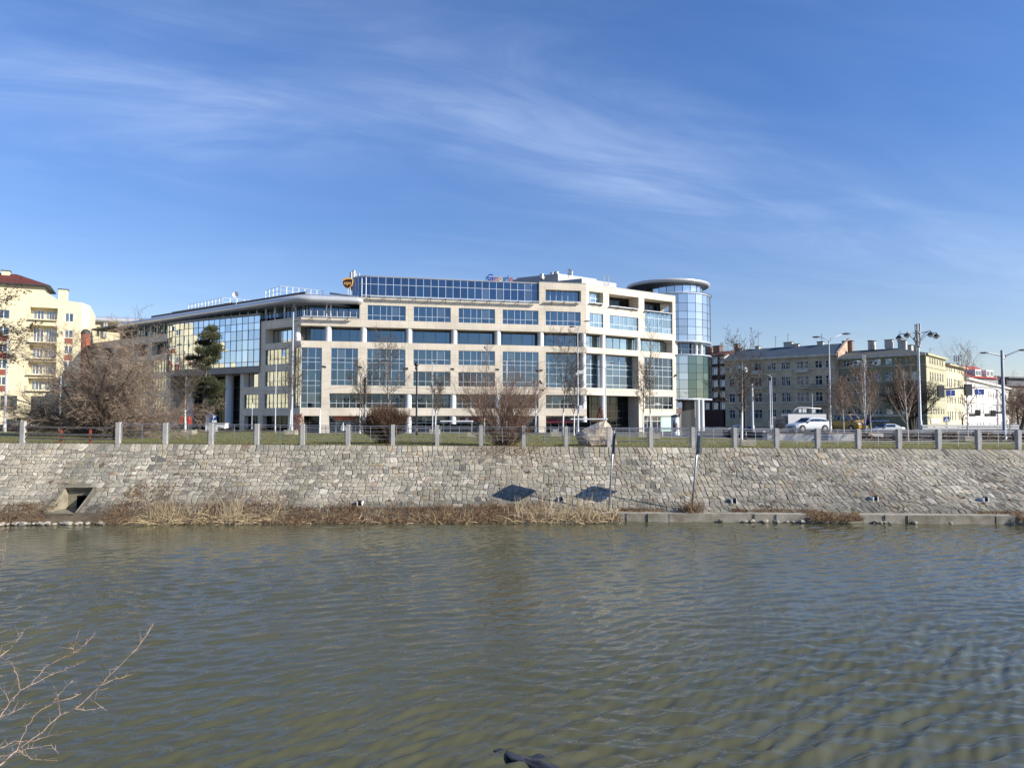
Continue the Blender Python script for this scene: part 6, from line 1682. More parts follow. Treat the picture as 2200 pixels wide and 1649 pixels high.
# dense round brown bush
b = at(826, 955, 45.0); bz = lawn_z(b.x, 45.0)
DENSE = dict(seg=[4, 3, 3, 2], n=[10, 6, 4], start=[.3, .15, .1], ang=[26, 30, 34], lr=[.42, .5, .5], up=[.3, .3, .2, .1], wob=.08, tip=.3, rr=[.6, .7, .7], rmin=.008, cone=.3)
rg = random.Random(31); dirs = []
for k in range(130):
    a = rg.uniform(0, 6.28); e = rg.uniform(.1, 1.0); dirs.append(((math.cos(a) * e, math.sin(a) * e * .8, 1.25 - .55 * e), rg.uniform(1.5, 2.15), .013))
m_twig_umber = mat('umber_twig', (.15, .085, .05), .9, var=.4, vs=3, island=.35)
stem_bush('bush', 'dense rounded dark brown bush behind the railing, left of the black lamp post', (b.x, 45.0, bz), dirs, DENSE, (m_twig_umber, m_twig_umber), 33, .45)

# clumps of leaves (hedges, copper shrubs) as many small faces
def leaf_mesh(mb, n, fn, s0, s1, rg, m=0):
    for i in range(n):
        p, sc = fn(rg); s = rg.uniform(s0, s1); a = Vector((rg.gauss(0, 1), rg.gauss(0, 1), rg.gauss(0, 1))).normalized(); b_ = a.orthogonal().normalized() * s; c_ = a.cross(b_) * .6
        mb.add([p - b_, p - c_, p + b_, p + c_], [(0, 1, 2, 3)], m)
m_copper = mat('copper_leaf', (.24, .085, .05), .8, var=.4, vs=3, island=.4)
m_hedge = mat('hedge_leaf', (.055, .04, .022), .9, col2=(.09, .055, .03), vs=1.2, island=.4)
m_hedge2 = mat('brown_groundcover', (.16, .10, .07), .9, col2=(.22, .17, .12), vs=1.5, island=.4)
def leaf_thing(name, label, cat, base, n, fn, s, mt, seed, stems=None):
    root = thing(name, label, cat, base); mb = MB(); leaf_mesh(mb, n, fn, s[0], s[1], random.Random(seed)); part(mb, 'foliage', mt, root)
    mb = MB(); rg = random.Random(seed + 1)
    for k in range(stems or 6):
        q = Vector(base) + Vector((rg.uniform(-.2, .2), rg.uniform(-.2, .2), -.1)); mb.tube([q, q + Vector((rg.uniform(-.3, .3), rg.uniform(-.2, .2), 1.2))], .025, 4)
    part(mb, 'stem', m_bark, root)
    return root
b = at(640, 932, 88.0)
def f_cop(rg):
    t = rg.random(); a = rg.uniform(0, 6.28); z = .3 + 2.4 * t; r = .85 * math.sqrt(rg.random()) * (1 - abs(t - .55) * .9); return Vector((b.x + r * math.cos(a), 88 + r * math.sin(a), STREET + z)), 1
leaf_thing('beech_shrub', 'small copper leaved shrub beside the pale lamp post at the building corner', 'shrub', (b.x, 88, STREET), 900, f_cop, (.05, .12), m_copper, 41)
b2 = at(1290, 905, 97.0)
def f_cop2(rg):
    t = rg.random() ** 1.4; a = rg.uniform(0, 6.28); r = 1.0 * math.sqrt(rg.random()) * (1 - t) + .1; return Vector((b2.x + r * math.cos(a), 97 + r * math.sin(a), STREET + .8 + 2.9 * t)), 1
leaf_thing('beech_shrub', 'copper coloured cone shaped shrub behind the boulder', 'shrub', (b2.x, 97, STREET), 1100, f_cop2, (.05, .12), m_copper, 43)
def hedge(label, xa, xb, Y, h, w, mt, n, seed, name='hedge', gz=None, cat='hedge'):
    A, B_ = at(xa, 930, Y), at(xb, 930, Y)
    def f(rg):
        u = rg.random(); x = A.x + (B_.x - A.x) * u; hh = h * (.8 + .25 * math.sin(x * 1.7 + seed) + .12 * math.sin(x * 4.3)); y = Y + rg.uniform(-w, w) / 2; g = lawn_z(x, y) if gz is None else gz
        return Vector((x, y, g + hh * rg.random() ** .7)), 1
    root = thing(name, label, cat, ((A.x + B_.x) / 2, Y, lawn_z((A.x + B_.x) / 2, Y) if gz is None else gz)); mb = MB(); leaf_mesh(mb, n, f, .05, .13, random.Random(seed)); part(mb, 'foliage', mt, root)
    mb = MB(); rg = random.Random(seed)
    for i in range(14):
        a, b_ = i / 14, (i + 1) / 14 - .002; g = (root['_base'][2])
        mb.hexa([(A.x + (B_.x - A.x) * q, Y + s * w * .3, g + z) for z in (-.15, h * .55) for q, s in ((a, -1), (b_, -1), (b_, 1), (a, 1))])
    part(mb, 'twig_core', m_hedge, root)
hedge('low dark brown hedge along the street at the far left, behind the plank barrier', -60, 245, 68, .85, .9, m_hedge, 5200, 51)
hedge('low dark clipped hedge in front of the shaded wing', 470, 606, 73.5, .62, .9, m_hedge, 3200, 52)
hedge('low brown ground cover planting beneath the birches', 1846, 2010, 65.5, .75, 1.6, m_hedge2, 4200, 53, 'shrub_planting', cat='shrubs')
hedge('brown and green shrub planting at the far right of the promenade', 2012, 2230, 64.5, .95, 1.8, m_hedge2, 5200, 54, 'shrub_planting', cat='shrubs')

# pine with two crowns
m_needle = mat('pine_needles', (.024, .04, .016), .9, col2=(.07, .068, .025), vs=.8, island=.45)
pr = thing('pine_tree', 'dark green pine with a leaning trunk and layered clumps in front of the mirrored bay', 'tree', at(436, 935, 70.0))
pr.location.z = lawn_z(pr.location.x, 70); pr['_base'] = list(pr.location)
mb = MB(); P3 = lambda x, y, Y=70: at(x, y, Y)
mb.tube([P3(424, 936), P3(432, 900), P3(437, 870), P3(440, 830), P3(443, 790), P3(446, 755), P3(449, 722), P3(455, 706)], [.16, .14, .13, .12, .10, .08, .05, .02], 7)
mb.tube([P3(437, 868), P3(446, 850), P3(449, 820, 70.6), P3(452, 800, 70.9)], [.09, .07, .05, .03], 6)
mb.tube([P3(436, 905), P3(444, 888, 69.6), P3(455, 872, 69.3), P3(466, 866, 69.2)], [.08, .06, .04, .02], 6)
clumps = [(455, 708, 13, 9), (444, 722, 15, 9), (462, 724, 12, 8), (433, 737, 12, 7), (452, 740, 17, 10), (466, 748, 14, 8), (428, 752, 9, 6), (441, 756, 16, 9), (459, 760, 16, 8), (413, 768, 10, 5), (404, 771, 7, 4), (431, 772, 16, 9), (452, 776, 14, 8),
          (466, 768, 9, 5), (420, 785, 12, 6), (441, 790, 12, 6), (425, 822, 14, 7), (446, 818, 18, 9), (465, 828, 14, 9), (416, 838, 12, 6), (437, 838, 17, 9), (458, 843, 18, 9), (474, 836, 9, 6), (428, 851, 12, 6), (448, 856, 12, 6), (456, 868, 16, 7), (470, 862, 8, 5), (446, 880, 12, 4), (462, 881, 12, 5), (470, 876, 7, 4)]
fo = MB(); rg = random.Random(61)
for (x, y, rx, ry) in clumps:
    Yc = 70 + rg.uniform(-1.0, 1.0); c_ = at(x, y, Yc); sx, sz = rx * 70 / FPX, ry * 70 / FPX
    mb.tube([at(443, min(930, y + 10), 70), c_], [.05, .02], 4, cap=False)
    for i in range(int(40 + rx * ry * 2.2)):
        v = Vector((rg.gauss(0, .5), rg.gauss(0, .5), rg.gauss(0, .5)));
        if v.length > 1.15: v = v.normalized()
        p = c_ + Vector((v.x * sx, v.y * sx, v.z * sz)); out = (Vector((v.x, v.y, abs(v.z) * .6 + .5))).normalized()
        for k in range(4):
            d = (out + Vector((rg.gauss(0, .6), rg.gauss(0, .6), rg.gauss(0, .5)))).normalized(); l = rg.uniform(.16, .30); s = d.orthogonal().normalized() * .022
            fo.add([p - s, p + s, p + d * l], [(0, 1, 2)])
part(mb, 'trunk', m_bark, pr, smooth=True); part(fo, 'crown', m_needle, pr)

# tree outside the left edge whose twigs with dead leaves hang into the picture
m_deadleaf = mat('dry_dark_leaf', (.06, .035, .025), .85, island=.5)
rg = random.Random(71); X_ = at(-120, 930, 50).x; root = thing('overhanging_tree', 'tree beyond the left edge whose twigs with dry leaves hang before the cream apartment block', 'tree', (X_, 50, lawn_z(X_, 50)))
tr, cr = MB(), MB(); OV = dict(seg=[6, 6, 4, 3, 2], n=[0, 10, 7, 4], start=[.5, .25, .15, .1], ang=[50, 36, 38, 40], lr=[.6, .42, .5, .5], up=[0, .0, -.1, -.1, 0], wob=.1, tip=.3, rr=[.5, .5, .6, .7], rmin=.010, cone=.35)
P0 = Vector((X_, 50, lawn_z(X_, 50) - .1)); tr.tube([P0, P0 + Vector((.2, 0, 3)), P0 + Vector((.1, 0, 6)), P0 + Vector((.4, .1, 9.5))], [.26, .2, .15, .08], 8)
for (zb, dx, dz, L) in ((4.6, 1, .16, 4.9), (5.6, 1, .25, 5.2), (6.6, 1, .22, 5.2), (7.6, 1, .3, 4.8), (8.6, 1, .36, 4.2), (5.1, 1, .02, 4.6), (9.2, .8, .7, 3.0), (6.2, 1, .05, 5.3), (7, .9, .1, 4.9)):
    st = P0 + Vector((.2, 0, zb)); o_ = len(cr.v); grow(cr, st, Vector((dx, rg.uniform(-.3, .3), dz)).normalized(), L, .05, 1, OV, rg)
vv = [Vector(v) for v in cr.v]; lf = MB()
for v in vv:
    if v.x > X_ + 2.2 and rg.random() < .028:
        for k in range(2):
            a = Vector((rg.gauss(0, 1), rg.gauss(0, 1), rg.gauss(0, 1))).normalized(); b_ = a.orthogonal().normalized() * rg.uniform(.04, .09); c_ = a.cross(b_) * .7; q = v + Vector((rg.uniform(-.1, .1), 0, rg.uniform(-.12, .05))); lf.add([q - b_, q - c_, q + b_, q + c_], [(0, 1, 2, 3)])
part(tr, 'trunk', m_bark, root, smooth=True); part(cr, 'crown', m_twig_dark, root); part(lf, 'dry_leaves', m_deadleaf, root)

# ------------------------------------------------------------------ waterside growth
m_mud = mat('muddy_shore', (.05, .036, .022), .95, col2=(.13, .10, .06), vs=1.5, bump=.6, bs=6)
mb = MB(); vs = []; NXs = 90; xa, xb = -64.0, on_z(1160, 1100, FOOT_Z).x + 1.5
for i in range(NXs + 1):
    X = xa + (xb - xa) * i / NXs; fy = foot_y(X); w = 1.25 + .25 * math.sin(X * .9) + .15 * math.sin(X * 2.3); 
    for (dy, z) in ((.15, .44), (-.25, .40), (-.6 * w, .20 + .06 * math.sin(X * 3)), (-w, -.02), (-w - .8, -.4)): vs.append((X, fy + dy, z))
mb.add(vs, [(i * 5 + j, (i + 1) * 5 + j, (i + 1) * 5 + j + 1, i * 5 + j + 1) for i in range(NXs) for j in range(4)])
tag(mb.build('shore', m_mud, smooth=True), 'narrow muddy shore strip between the embankment foot and the water', 'shore', kind='structure')
def blade(mb, p, d, L, w, rg, bend=.3):
    d = d.normalized(); s = d.cross(Vector((0, 1, 0))); s = (s.normalized() if s.length > .1 else Vector((1, 0, 0))) * w; m_ = p + d * L * .55; e = p + (d + Vector((rg.uniform(-bend, bend), rg.uniform(-bend, bend), -bend * .8))).normalized() * L
    mb.add([p - s, p + s, m_ + s * .8, e, m_ - s * .8], [(0, 1, 2, 4), (4, 2, 3)])
def xat(px): return on_z(px, 1112, .2).x
rg = random.Random(81); rd = MB()
def reeds(px0, px1, n, h0, h1, fallen=.45, dens=None):
    for i in range(n):
        px = rg.uniform(px0, px1)
        if dens and rg.random() > dens(px): continue
        X = xat(px); Yb = foot_y(X) - rg.uniform(.2, 1.45)
        z = max(0, .36 - .25 * (foot_y(X) - Yb)); L = rg.uniform(h0, h1)
        if rg.random() < fallen: d = Vector((rg.uniform(-1.6, 1.6), rg.uniform(-1.0, .2), rg.uniform(.05, .6)))
        else: d = Vector((rg.gauss(-.05, .3), rg.gauss(-.05, .25), 1))
        blade(rd, Vector((X, Yb, z)), d, L, rg.uniform(.008, .017), rg, .25)
clump = lambda p: max(0, math.sin(p * .075 + .6)) ** 1.5 * .8 + .12
reeds(290, 420, 260, .5, 1.1, .6, clump); reeds(300, 600, 620, .6, 1.45, .6, clump); reeds(488, 520, 60, .9, 1.6, .25); reeds(345, 385, 90, .8, 1.5, .3); reeds(390, 590, 240, .5, 1.2, .95)
reeds(1105, 1325, 420, .5, 1.3, .6); reeds(1150, 1290, 110, .8, 1.6, .15); reeds(600, 1100, 240, .3, .7, .8)
tag(rd.build('reeds', m_reed), 'dry straw coloured reeds, upright and fallen, along the waterline', 'reeds', kind='stuff')
gd = MB()
def scrub(px0, px1, n, h0, h1, depth=1.5, up=0.0, off=0.0):
    for i in range(n):
        X = xat(rg.uniform(px0, px1)); dy = rg.uniform(-up, depth); Yb = foot_y(X) - dy - off
        if dy < 0: t = min(1, -dy / (top_y(X) - foot_y(X))); Yb, z = wall_pt(X, t, .03)[1:]
        else: z = max(-.02, .38 - .25 * dy)
        blade(gd, Vector((X, Yb, z)), Vector((rg.gauss(0, .6), rg.gauss(-.1, .5), rg.uniform(.2, 1))), rg.uniform(h0, h1) * (.6 + .4 * math.sin(X * 1.3) ** 2), rg.uniform(.008, .018), rg, .4)
scrub(580, 1110, 5200, .14, .44, 1.5, .25); scrub(700, 760, 500, .2, .55, 1.3, .3); scrub(880, 1000, 900, .2, .5, 1.3, .3); scrub(225, 600, 3400, .15, .42, 1.4, .5); scrub(-40, 110, 1300, .2, .5, 1.1, .5); scrub(240, 340, 600, .2, .6, .8, 1.6); scrub(1000, 1180, 1500, .2, .55, 1.3, .5); scrub(420, 620, 500, .2, .5, .3, 1.3); scrub(1730, 1835, 1700, .15, .5, .9, 0, .25); scrub(2158, 2230, 900, .15, .45, .9, 0, .25)
scrub(1180, 1330, 900, .2, .5, 1.3)
for (a, b_) in ((1335, 1430), (1625, 1765), (1580, 1612), (2085, 2190), (1470, 1500)): scrub(a, b_, 420, .1, .26, .05, .25)
wd = MB(); rgw = random.Random(77)
for k in range(95):
    X = rgw.uniform(-34, 36); t_ = rgw.random() ** 1.7 * .93
    if in_culvert(X, t_): continue
    for i in range(rgw.randint(8, 34)):
        x2 = X + rgw.gauss(0, .09); p_ = Vector(wall_pt(x2, min(.98, max(.02, t_ + rgw.gauss(0, .006))), .02)); blade(wd, p_, Vector((rgw.gauss(0, .5), -.6 + rgw.gauss(0, .3), rgw.uniform(-.2, 1))), rgw.uniform(.07, .26), .009, rgw, .5)
for k in range(900):
    x2 = at(1100, 960, 43).x + rgw.gauss(0, 1.4); p_ = Vector(wall_pt(x2, 1 - abs(rgw.gauss(0, .09)), .02)); blade(wd, p_, Vector((rgw.gauss(0, .5), -.5, rgw.uniform(-.7, .6))), rgw.uniform(.1, .45), .008, rgw, .5)
tag(wd.build('weeds', m_grassdry), 'small dry weeds and dangling twigs growing out of the joints of the embankment', 'weeds', kind='stuff')
tag(gd.build('dead_grass', m_grassdry), 'brown withered grass and weeds growing in a band at the foot of the embankment', 'dead grass', kind='stuff')

# stones
m_rock = mat('pale_rubble', (.40, .36, .29), .85, col2=(.20, .18, .15), vs=5, bump=.5, bs=12)
m_rock2 = mat('boulder_stone', (.52, .46, .36), .85, col2=(.30, .22, .16), vs=1.0, bump=.9, bs=5, bd=.08, detail=9)
def rock_mesh(seed, sub=2, sq=(1, 1, .7), rough=.35):
    rg = random.Random(seed); import bmesh
    bm = bmesh.new(); bmesh.ops.create_icosphere(bm, subdivisions=sub, radius=1.0)
    off_ = Vector((rg.uniform(0, 50), rg.uniform(0, 50), rg.uniform(0, 50)))
    for v in bm.verts:
        n_ = noise.noise(v.co * 1.1 + off_) * rough + noise.noise(v.co * 2.7 + off_) * rough * .4
        v.co = v.co * (1 + n_); v.co.x *= sq[0]; v.co.y *= sq[1]; v.co.z *= sq[2]
    me = bpy.data.meshes.new('stone'); bm.to_mesh(me); bm.free(); return me
protos = [rock_mesh(s, 2, (1, .8, .62), .5) for s in (1, 2, 3, 4)]
for me in protos: me.materials.append(m_rock)
rg = random.Random(91)
def stones(pxs, label, group, s0, s1, offy):
    for i, px in enumerate(pxs):
        X = on_z(px, 1116, .05).x; o = bpy.data.objects.new('shore_stone', protos[i % 4]); C.objects.link(o); s = rg.uniform(s0, s1)
        o.location = (X, foot_y(X) - offy + rg.uniform(-.12, .12), .04 + s * .2); o.scale = (s, s * .8, s * .75); o.rotation_euler = (0, 0, rg.uniform(0, 6)); tag(o, label, 'stone', group)
stones([34, 45, 54, 64, 75, 84, 96, 108, 116, 126, 133, 141, 148, 158, 168, 176, 184, 205, 222, 248, 255], 'pale rubble stone in the row along the waterline around the culvert', 'rubble along the waterline by the culvert', .12, .24, 1.25)
stones([1541, 1583, 1590, 1608, 1633, 1655, 1680, 1690, 1708], 'dark wet stone in the water before the ledge, left of the dead brush', 'stones in front of the ledge', .10, .22, .72)
stones([1861, 1869, 1878, 1886, 1939, 2009], 'small stone in the water before the ledge, right of the dead brush', 'stones in front of the ledge', .09, .17, .72)
# boulder
X_ = at(1280, 955, 44.6).x; Bz = lawn_z(X_, 44.6)
sil = [(1236, 934), (1247, 956), (1275, 958), (1305, 958), (1325, 955), (1322, 938), (1311, 914), (1300, 902), (1286, 907), (1266, 916), (1249, 925)]
bo = MB(); rings = []
for (dy, sc) in ((-.75, .42), (-.55, .72), (-.15, .97), (.25, 1.0), (.7, .8), (.95, .4)):
    ring_ = []
    for k in range(len(sil) * 3):
        a, t = sil[k // 3], (k % 3) / 3; b_ = sil[(k // 3 + 1) % len(sil)]; x = a[0] + (b_[0] - a[0]) * t; y = a[1] + (b_[1] - a[1]) * t
        x = 1282 + (x - 1282) * sc; y = 952 + (y - 952) * sc; p = at(x, y, 44.6); p = Vector((p.x, 44.6 + dy, p.z)); n_ = noise.noise_vector(p * 1.6) * .10; p = p + n_; ring_.append(p)
    rings.append(ring_)
K_ = len(sil) * 3; vs = [p for r_ in rings for p in r_]; fs = [(i * K_ + j, i * K_ + (j + 1) % K_, (i + 1) * K_ + (j + 1) % K_, (i + 1) * K_ + j) for i in range(5) for j in range(K_)]
fs += [tuple(range(K_))[::-1], tuple(range(5 * K_, 6 * K_))]; bo.add(vs, fs)
tag(bo.build('boulder', m_rock2, loc=(X_, 44.6, Bz)), 'large pointed tan boulder on the lawn behind the railing', 'boulder')
# dark rock just under the surface near the camera
o = bpy.data.objects.new('sunken_rock', rock_mesh(12, 4, (.62, .30, .13), .6)); C.objects.link(o); q = on_z(1150, 1625, 0); o.location = (q.x, q.y - .15, -.075); o.rotation_euler = (0, .03, -.6)
o.data.materials.append(mat('wet_dark_rock', (.045, .045, .045), .3, var=.4, vs=4)); tag(o, 'dark wet rock just breaking the surface at the bottom of the picture', 'rock')

# thorny bare shrub on the near bank
m_thorn = mat('pale_thorny_twig', (.40, .30, .22), .8, col2=(.16, .10, .07), vs=9, island=.2)
th = thing('thorny_shrub', 'bare thorny shrub reaching over the near water at the lower left', 'shrub', (-4.6, 4.2, 1.5)); tw = MB(); rg = random.Random(95)
def V5(x, y): return (x / 3.004, 1100 + y / 3.004)
lines = [([(-60, 1680), (0, 1630), (110, 1530), (240, 1440), (390, 1310), (490, 1265), (640, 1120), (750, 1010), (880, 880), (950, 790), (990, 715)], 4.3, 4.9, .0085),
         ([(110, 1530), (160, 1400), (230, 1300), (340, 1230), (400, 1150), (490, 1060)], 4.35, 4.6, .005), ([(-60, 1400), (0, 1320), (60, 1230), (130, 1150), (200, 1110), (290, 1000), (400, 940), (470, 915), (550, 850), (610, 785)], 4.6, 5.2, .006),
         ([(130, 1150), (110, 1040), (70, 965), (0, 930), (-60, 900)], 4.7, 4.8, .005), ([(-40, 960), (0, 930), (60, 880), (120, 820), (160, 755)], 4.8, 5.0, .004), ([(340, 1230), (450, 1200), (560, 1160), (700, 1130)], 4.5, 4.7, .004),
         ([(640, 1120), (740, 1075), (850, 1045)], 4.6, 4.9, .0035), ([(490, 1265), (560, 1275), (670, 1255)], 4.5, 4.6, .003), ([(200, 1110), (330, 1050), (430, 1010), (550, 955)], 4.9, 5.2, .004), ([(390, 1310), (380, 1230), (350, 1120)], 4.5, 4.5, .0035),
         ([(-30, 1540), (0, 1520), (100, 1470), (200, 1480), (330, 1440), (490, 1410)], 4.1, 4.5, .0035), ([(110, 1530), (200, 1590), (370, 1600)], 4.3, 4.3, .003), ([(-60, 470), (0, 370), (30, 270), (50, 130), (70, 20)], 4.6, 4.4, .005),
         ([(470, 915), (475, 870), (490, 820)], 5.0, 5.0, .003), ([(-50, 1600), (60, 1560), (170, 1530), (330, 1500), (380, 1560)], 4.2, 4.4, .0035), ([(60, 1230), (20, 1150), (-40, 1090)], 4.6, 4.6, .004), ([(0, 1320), (110, 1280), (210, 1220)], 4.6, 4.8, .0035)]
for pl, Ya, Yb, r in lines:
    pts = []; n = len(pl)
    for i, (x, y) in enumerate(pl):
        Yk = Ya + (Yb - Ya) * i / (n - 1) + rg.uniform(-.03, .03); pts.append(at(*V5(x, y), Yk))
    # subdivide with a little wander
    q = []
    for a, b_ in zip(pts[:-1], pts[1:]):
        for k in range(4): q.append(a.lerp(b_, k / 4) + Vector((rg.gauss(0, .0028), rg.gauss(0, .0028), rg.gauss(0, .0028))))
    q.append(pts[-1]); m_ = len(q); tw.tube(q, [r * .44 * (1 - .8 * i / (m_ - 1)) + .0007 for i in range(m_)], 6, cap=False)
    for i in range(1, m_ - 1):
        for k in range(2):
            if rg.random() < .8:
                d = Vector((rg.uniform(-1, 1), rg.uniform(-1, 1), rg.uniform(-.4, 1))).normalized(); L = rg.uniform(.015, .05) * (2.5 if rg.random() < .13 else 1); s = q[i].lerp(q[i + 1], rg.random()); tw.tube([s, s + d * L * .5, s + d * L], [.0013, .0009, .0003], 3, cap=False)
part(tw, 'branch', m_thorn, th)
mb = MB()
for k in range(5):
    q = Vector((-5.2 + .25 * k, 3.5 + .1 * k, 2.1)); mb.tube([q, q + Vector((.6, .4, .2)), at(*V5(-60, 1680 - 80 * k), 4.2)], [.02, .015, .009], 6)
part(mb, 'stem', m_thorn, th)
# trees on the near bank behind the camera, seen only in the windows
leafm = MB(); rg = random.Random(99)
far_ = MB()
for k in range(26):
    X = -120 + k * 9.5 + rg.uniform(-3, 3); Y = -28 - rg.uniform(0, 22); H = rg.uniform(6, 9.5); far_.tube([(X, Y, 3.5), (X, Y, 3.7 + H * .6)], [.25, .1], 5)
    for i in range(260):
        a = rg.uniform(0, 6.28); t = rg.random(); r_ = H * .36 * math.sin(math.pi * (t * .85 + .12)) * math.sqrt(rg.random()); p = Vector((X + r_ * math.cos(a), Y + r_ * math.sin(a), 3.7 + H * (.25 + .75 * t)))
        s = rg.uniform(.15, .4); far_.add([p + Vector((-s, 0, 0)), p + Vector((0, 0, -s * .6)), p + Vector((s, 0, 0)), p + Vector((0, .1, s * .7))], [(0, 1, 2, 3)])
tag(far_.build('wood', mat('near_bank_trees', (.05, .045, .03), .9, island=.4)), 'row of dark trees on the near bank behind the viewer, mirrored in the low windows', 'trees', kind='stuff')

# ------------------------------------------------------------------ lamp posts, masts and signs
m_lampglass = mat('lamp_glass', (.70, .72, .72), .25)
def post(root, x, y, z0, z1, r0, r1, mt, name='post', n=8):
    p = MB(); p.tube([(x, y, z0), (x, y, z0 + .9), (x, y, z0 + .92), (x, y, z1)], [r0 * 1.35, r0 * 1.35, r0, r1], n); return part(p, name, mt, root, smooth=True)
def gz_at(x, Y): return TERR if (x > 25.6 and Y > 70.4 and Y < 92) else (lawn_z(x, Y) if Y < 76 else STREET)
def lamp_head(root, p, d, s, mt):
    """flat street light head: p = fixing point, d = horizontal direction"""
    h = MB(); d = Vector(d).normalized(); sd = d.cross(Vector((0, 0, 1))).normalized()
    pr_ = [(-.1, .05, .05), (.15, .16, .10), (.45, .20, .13), (.8, .14, .09), (.95, .03, .03)]
    vs = []
    for a, w, t in pr_:
        c_ = Vector(p) + d * a * s
        for (u, v) in ((-1, -.35), (1, -.35), (1, .3), (.45, 1), (-.45, 1), (-1, .3)): vs.append(c_ + sd * w * u * s + Vector((0, 0, t * v * s)))
    h.add(vs, [(i * 6 + j, i * 6 + (j + 1) % 6, (i + 1) * 6 + (j + 1) % 6, (i + 1) * 6 + j) for i in range(4) for j in range(6)] + [tuple(range(6))[::-1], tuple(range(24, 30))])
    c_ = part(h, 'lamp_head', mt, root)
    g = MB(); q = [Vector(p) + d * (a * s) + sd * (w * s) - Vector((0, 0, .055 * s)) for a, w in ((.12, -.13), (.12, .13), (.75, .11), (.75, -.11))]
    g.add(q + [v - Vector((0, 0, .05 * s)) for v in q], [(0, 1, 2, 3), (7, 6, 5, 4), (0, 4, 5, 1), (1, 5, 6, 2), (2, 6, 7, 3), (3, 7, 4, 0)]); part(g, 'lamp_glass', m_lampglass, root, parent=c_)
def street_lamp(label, px, yb, yj, Y, arms, r=.09, mt=None, s=1.0, headm=None, ytop=None, group=None, extras=()):
    """yj: pixel row where the arms leave the post; arms: list of (px, py) for the head's fixing point"""
    mt = mt or m_polew; headm = headm or m_dark
    b = at(px, yb, Y); x = b.x; g = gz_at(x, Y); root = thing('street_lamp', label, 'street lamp', (x, Y, g), group); zj = at(px, yj, Y).z
    zt = zj if ytop is None else at(px, ytop, Y).z
    post(root, x, Y, g - .2, zt, r, r * .6, mt)
    for (ax, ay) in arms:
        e = at(ax, ay, Y); a = Vector((x, Y, zj - .25)); m_ = Vector((x + (e.x - x) * .12, Y, zj + (e.z - zj) * .25)); p = MB(); p.tube([a, m_, e], [r * .5, r * .45, r * .35], 6); part(p, 'arm', mt, root, smooth=True)
        d = (e - Vector((x, Y, zj))); dv = Vector((d.x, 0, 0)).normalized() if abs(d.x) > .05 else Vector((1, 0, 0)); lamp_head(root, e, dv, s, headm)
    for (ax, ay, w, h, mm) in extras:
        c_ = at(ax, ay, Y - .12); p = MB(); p.box(c_.x, c_.y, c_.z - h / 2, c_.z + h / 2, w, .22); part(p, 'camera_box', mm, root)
    return root
street_lamp('tall double armed street lamp with dark heads before the right end of the main facade', 1242, 932, 707, 71, [(1234, 702), (1256, 690)], .085, s=.6, extras=[(1246, 799, .55, .3, m_white), (1240, 803, .3, .25, m_white), (1248, 877, .34, .62, m_white)])
street_lamp('smaller double armed street lamp just right of the boulder', 1302, 932, 792, 69.5, [(1293, 788), (1311, 780)], .06, s=.45)
street_lamp('double armed street lamp rising high above the brown tenement roof', 1785, 930, 731, 72, [(1762, 724), (1811, 717)], .09, s=.85)
street_lamp('thin pale lamp post with a small lantern between the black lamp and the bush', 929, 930, 778, 74, [(931, 776)], .07, s=.45)
street_lamp('black park lamp post with round lantern in front of the main facade', 894.5, 930, 783, 66, [], .09, m_black)
r_ = bpy.data.objects['street_lamp.004']
def lantern(root, px, y0, y1, Y, r, mt):
    a = at(px, y1, Y); z0, z1 = a.z, at(px, y0, Y).z; p = MB(); h = z1 - z0
    p.lathe(a.x, a.y, [(r * .3, z0), (r * .75, z0 + h * .3), (r * .35, z0 + h * .45), (r * 1.0, z0 + h * .6), (r * 1.05, z0 + h * .72), (r * .2, z1), (0, z1)], 14); part(p, 'lantern', mt, root, smooth=True)
lantern(r_, 894.5, 777, 796, 66, .2, m_black)
street_lamp('tall white lamp post with a hooded lamp at the corner of the office building', 626.5, 934, 694, 66, [(633, 690)], .10, s=.5, ytop=671)
r_ = bpy.data.objects['street_lamp.005']; c_ = at(631, 665, 66); p = MB(); p.box(c_.x, c_.y, c_.z - .12, c_.z + .25, .35, .3); part(p, 'camera_box', m_dark, r_)
street_lamp('thin white pole with a small lamp left of the tall white lamp post', 591, 932, 772, 70, [(593, 770)], .06, s=.3)
street_lamp('short white post in front of the shaded wing', 541, 922, 866, 76, [], .08)
street_lamp('white mast with crossbars and small cameras right of the russet bush', 1151, 931, 818, 72, [], .10)
r_ = bpy.data.objects['street_lamp.008']; p = MB(); p.tube([at(1146, 822, 72), at(1163, 822, 72)], .03, 4); p.tube([at(1153, 836, 72), at(1168, 838, 72)], .03, 4)
for x, y in ((1146, 821), (1160, 819), (1163, 823), (1166, 838)): c_ = at(x, y, 72); p.box(c_.x, c_.y, c_.z - .08, c_.z + .1, .22, .2)
part(p, 'crossbar', m_dark, r_)
street_lamp('slender lamp with a flat white head before the shop door at the chamfered corner', 1423, 935, 869, 74, [(1417, 867.5)], .05, s=.7, headm=m_white)
street_lamp('tall white pole at the far left edge in front of the cream apartment block', 9.5, 934, 728, 62, [], .11)
street_lamp('white pole seen through the tangled shrub, behind the plank barrier', 127, 934, 800, 64, [], .10)
street_lamp('black post with a small lantern behind the bare young tree, before the brown tenement', 1601, 945, 795, 56, [], .10, m_black)
lantern(bpy.data.objects['street_lamp.012'], 1601.5, 789, 800, 56, .22, m_lampglass)
street_lamp('curved arm street lamp beside the pale tram pole before the brown tenement', 1659.5, 928, 808, 80, [(1637, 801)], .06, s=.5)
street_lamp('slim distant lamp above the white gantry', 1746.5, 925, 846, 100, [(1744, 845)], .06, s=.5)
street_lamp('white post right of the black lamp post, with a lamp like a small globe', 1088.5, 932, 775, 75, [(1092, 774)], .07, s=.45)
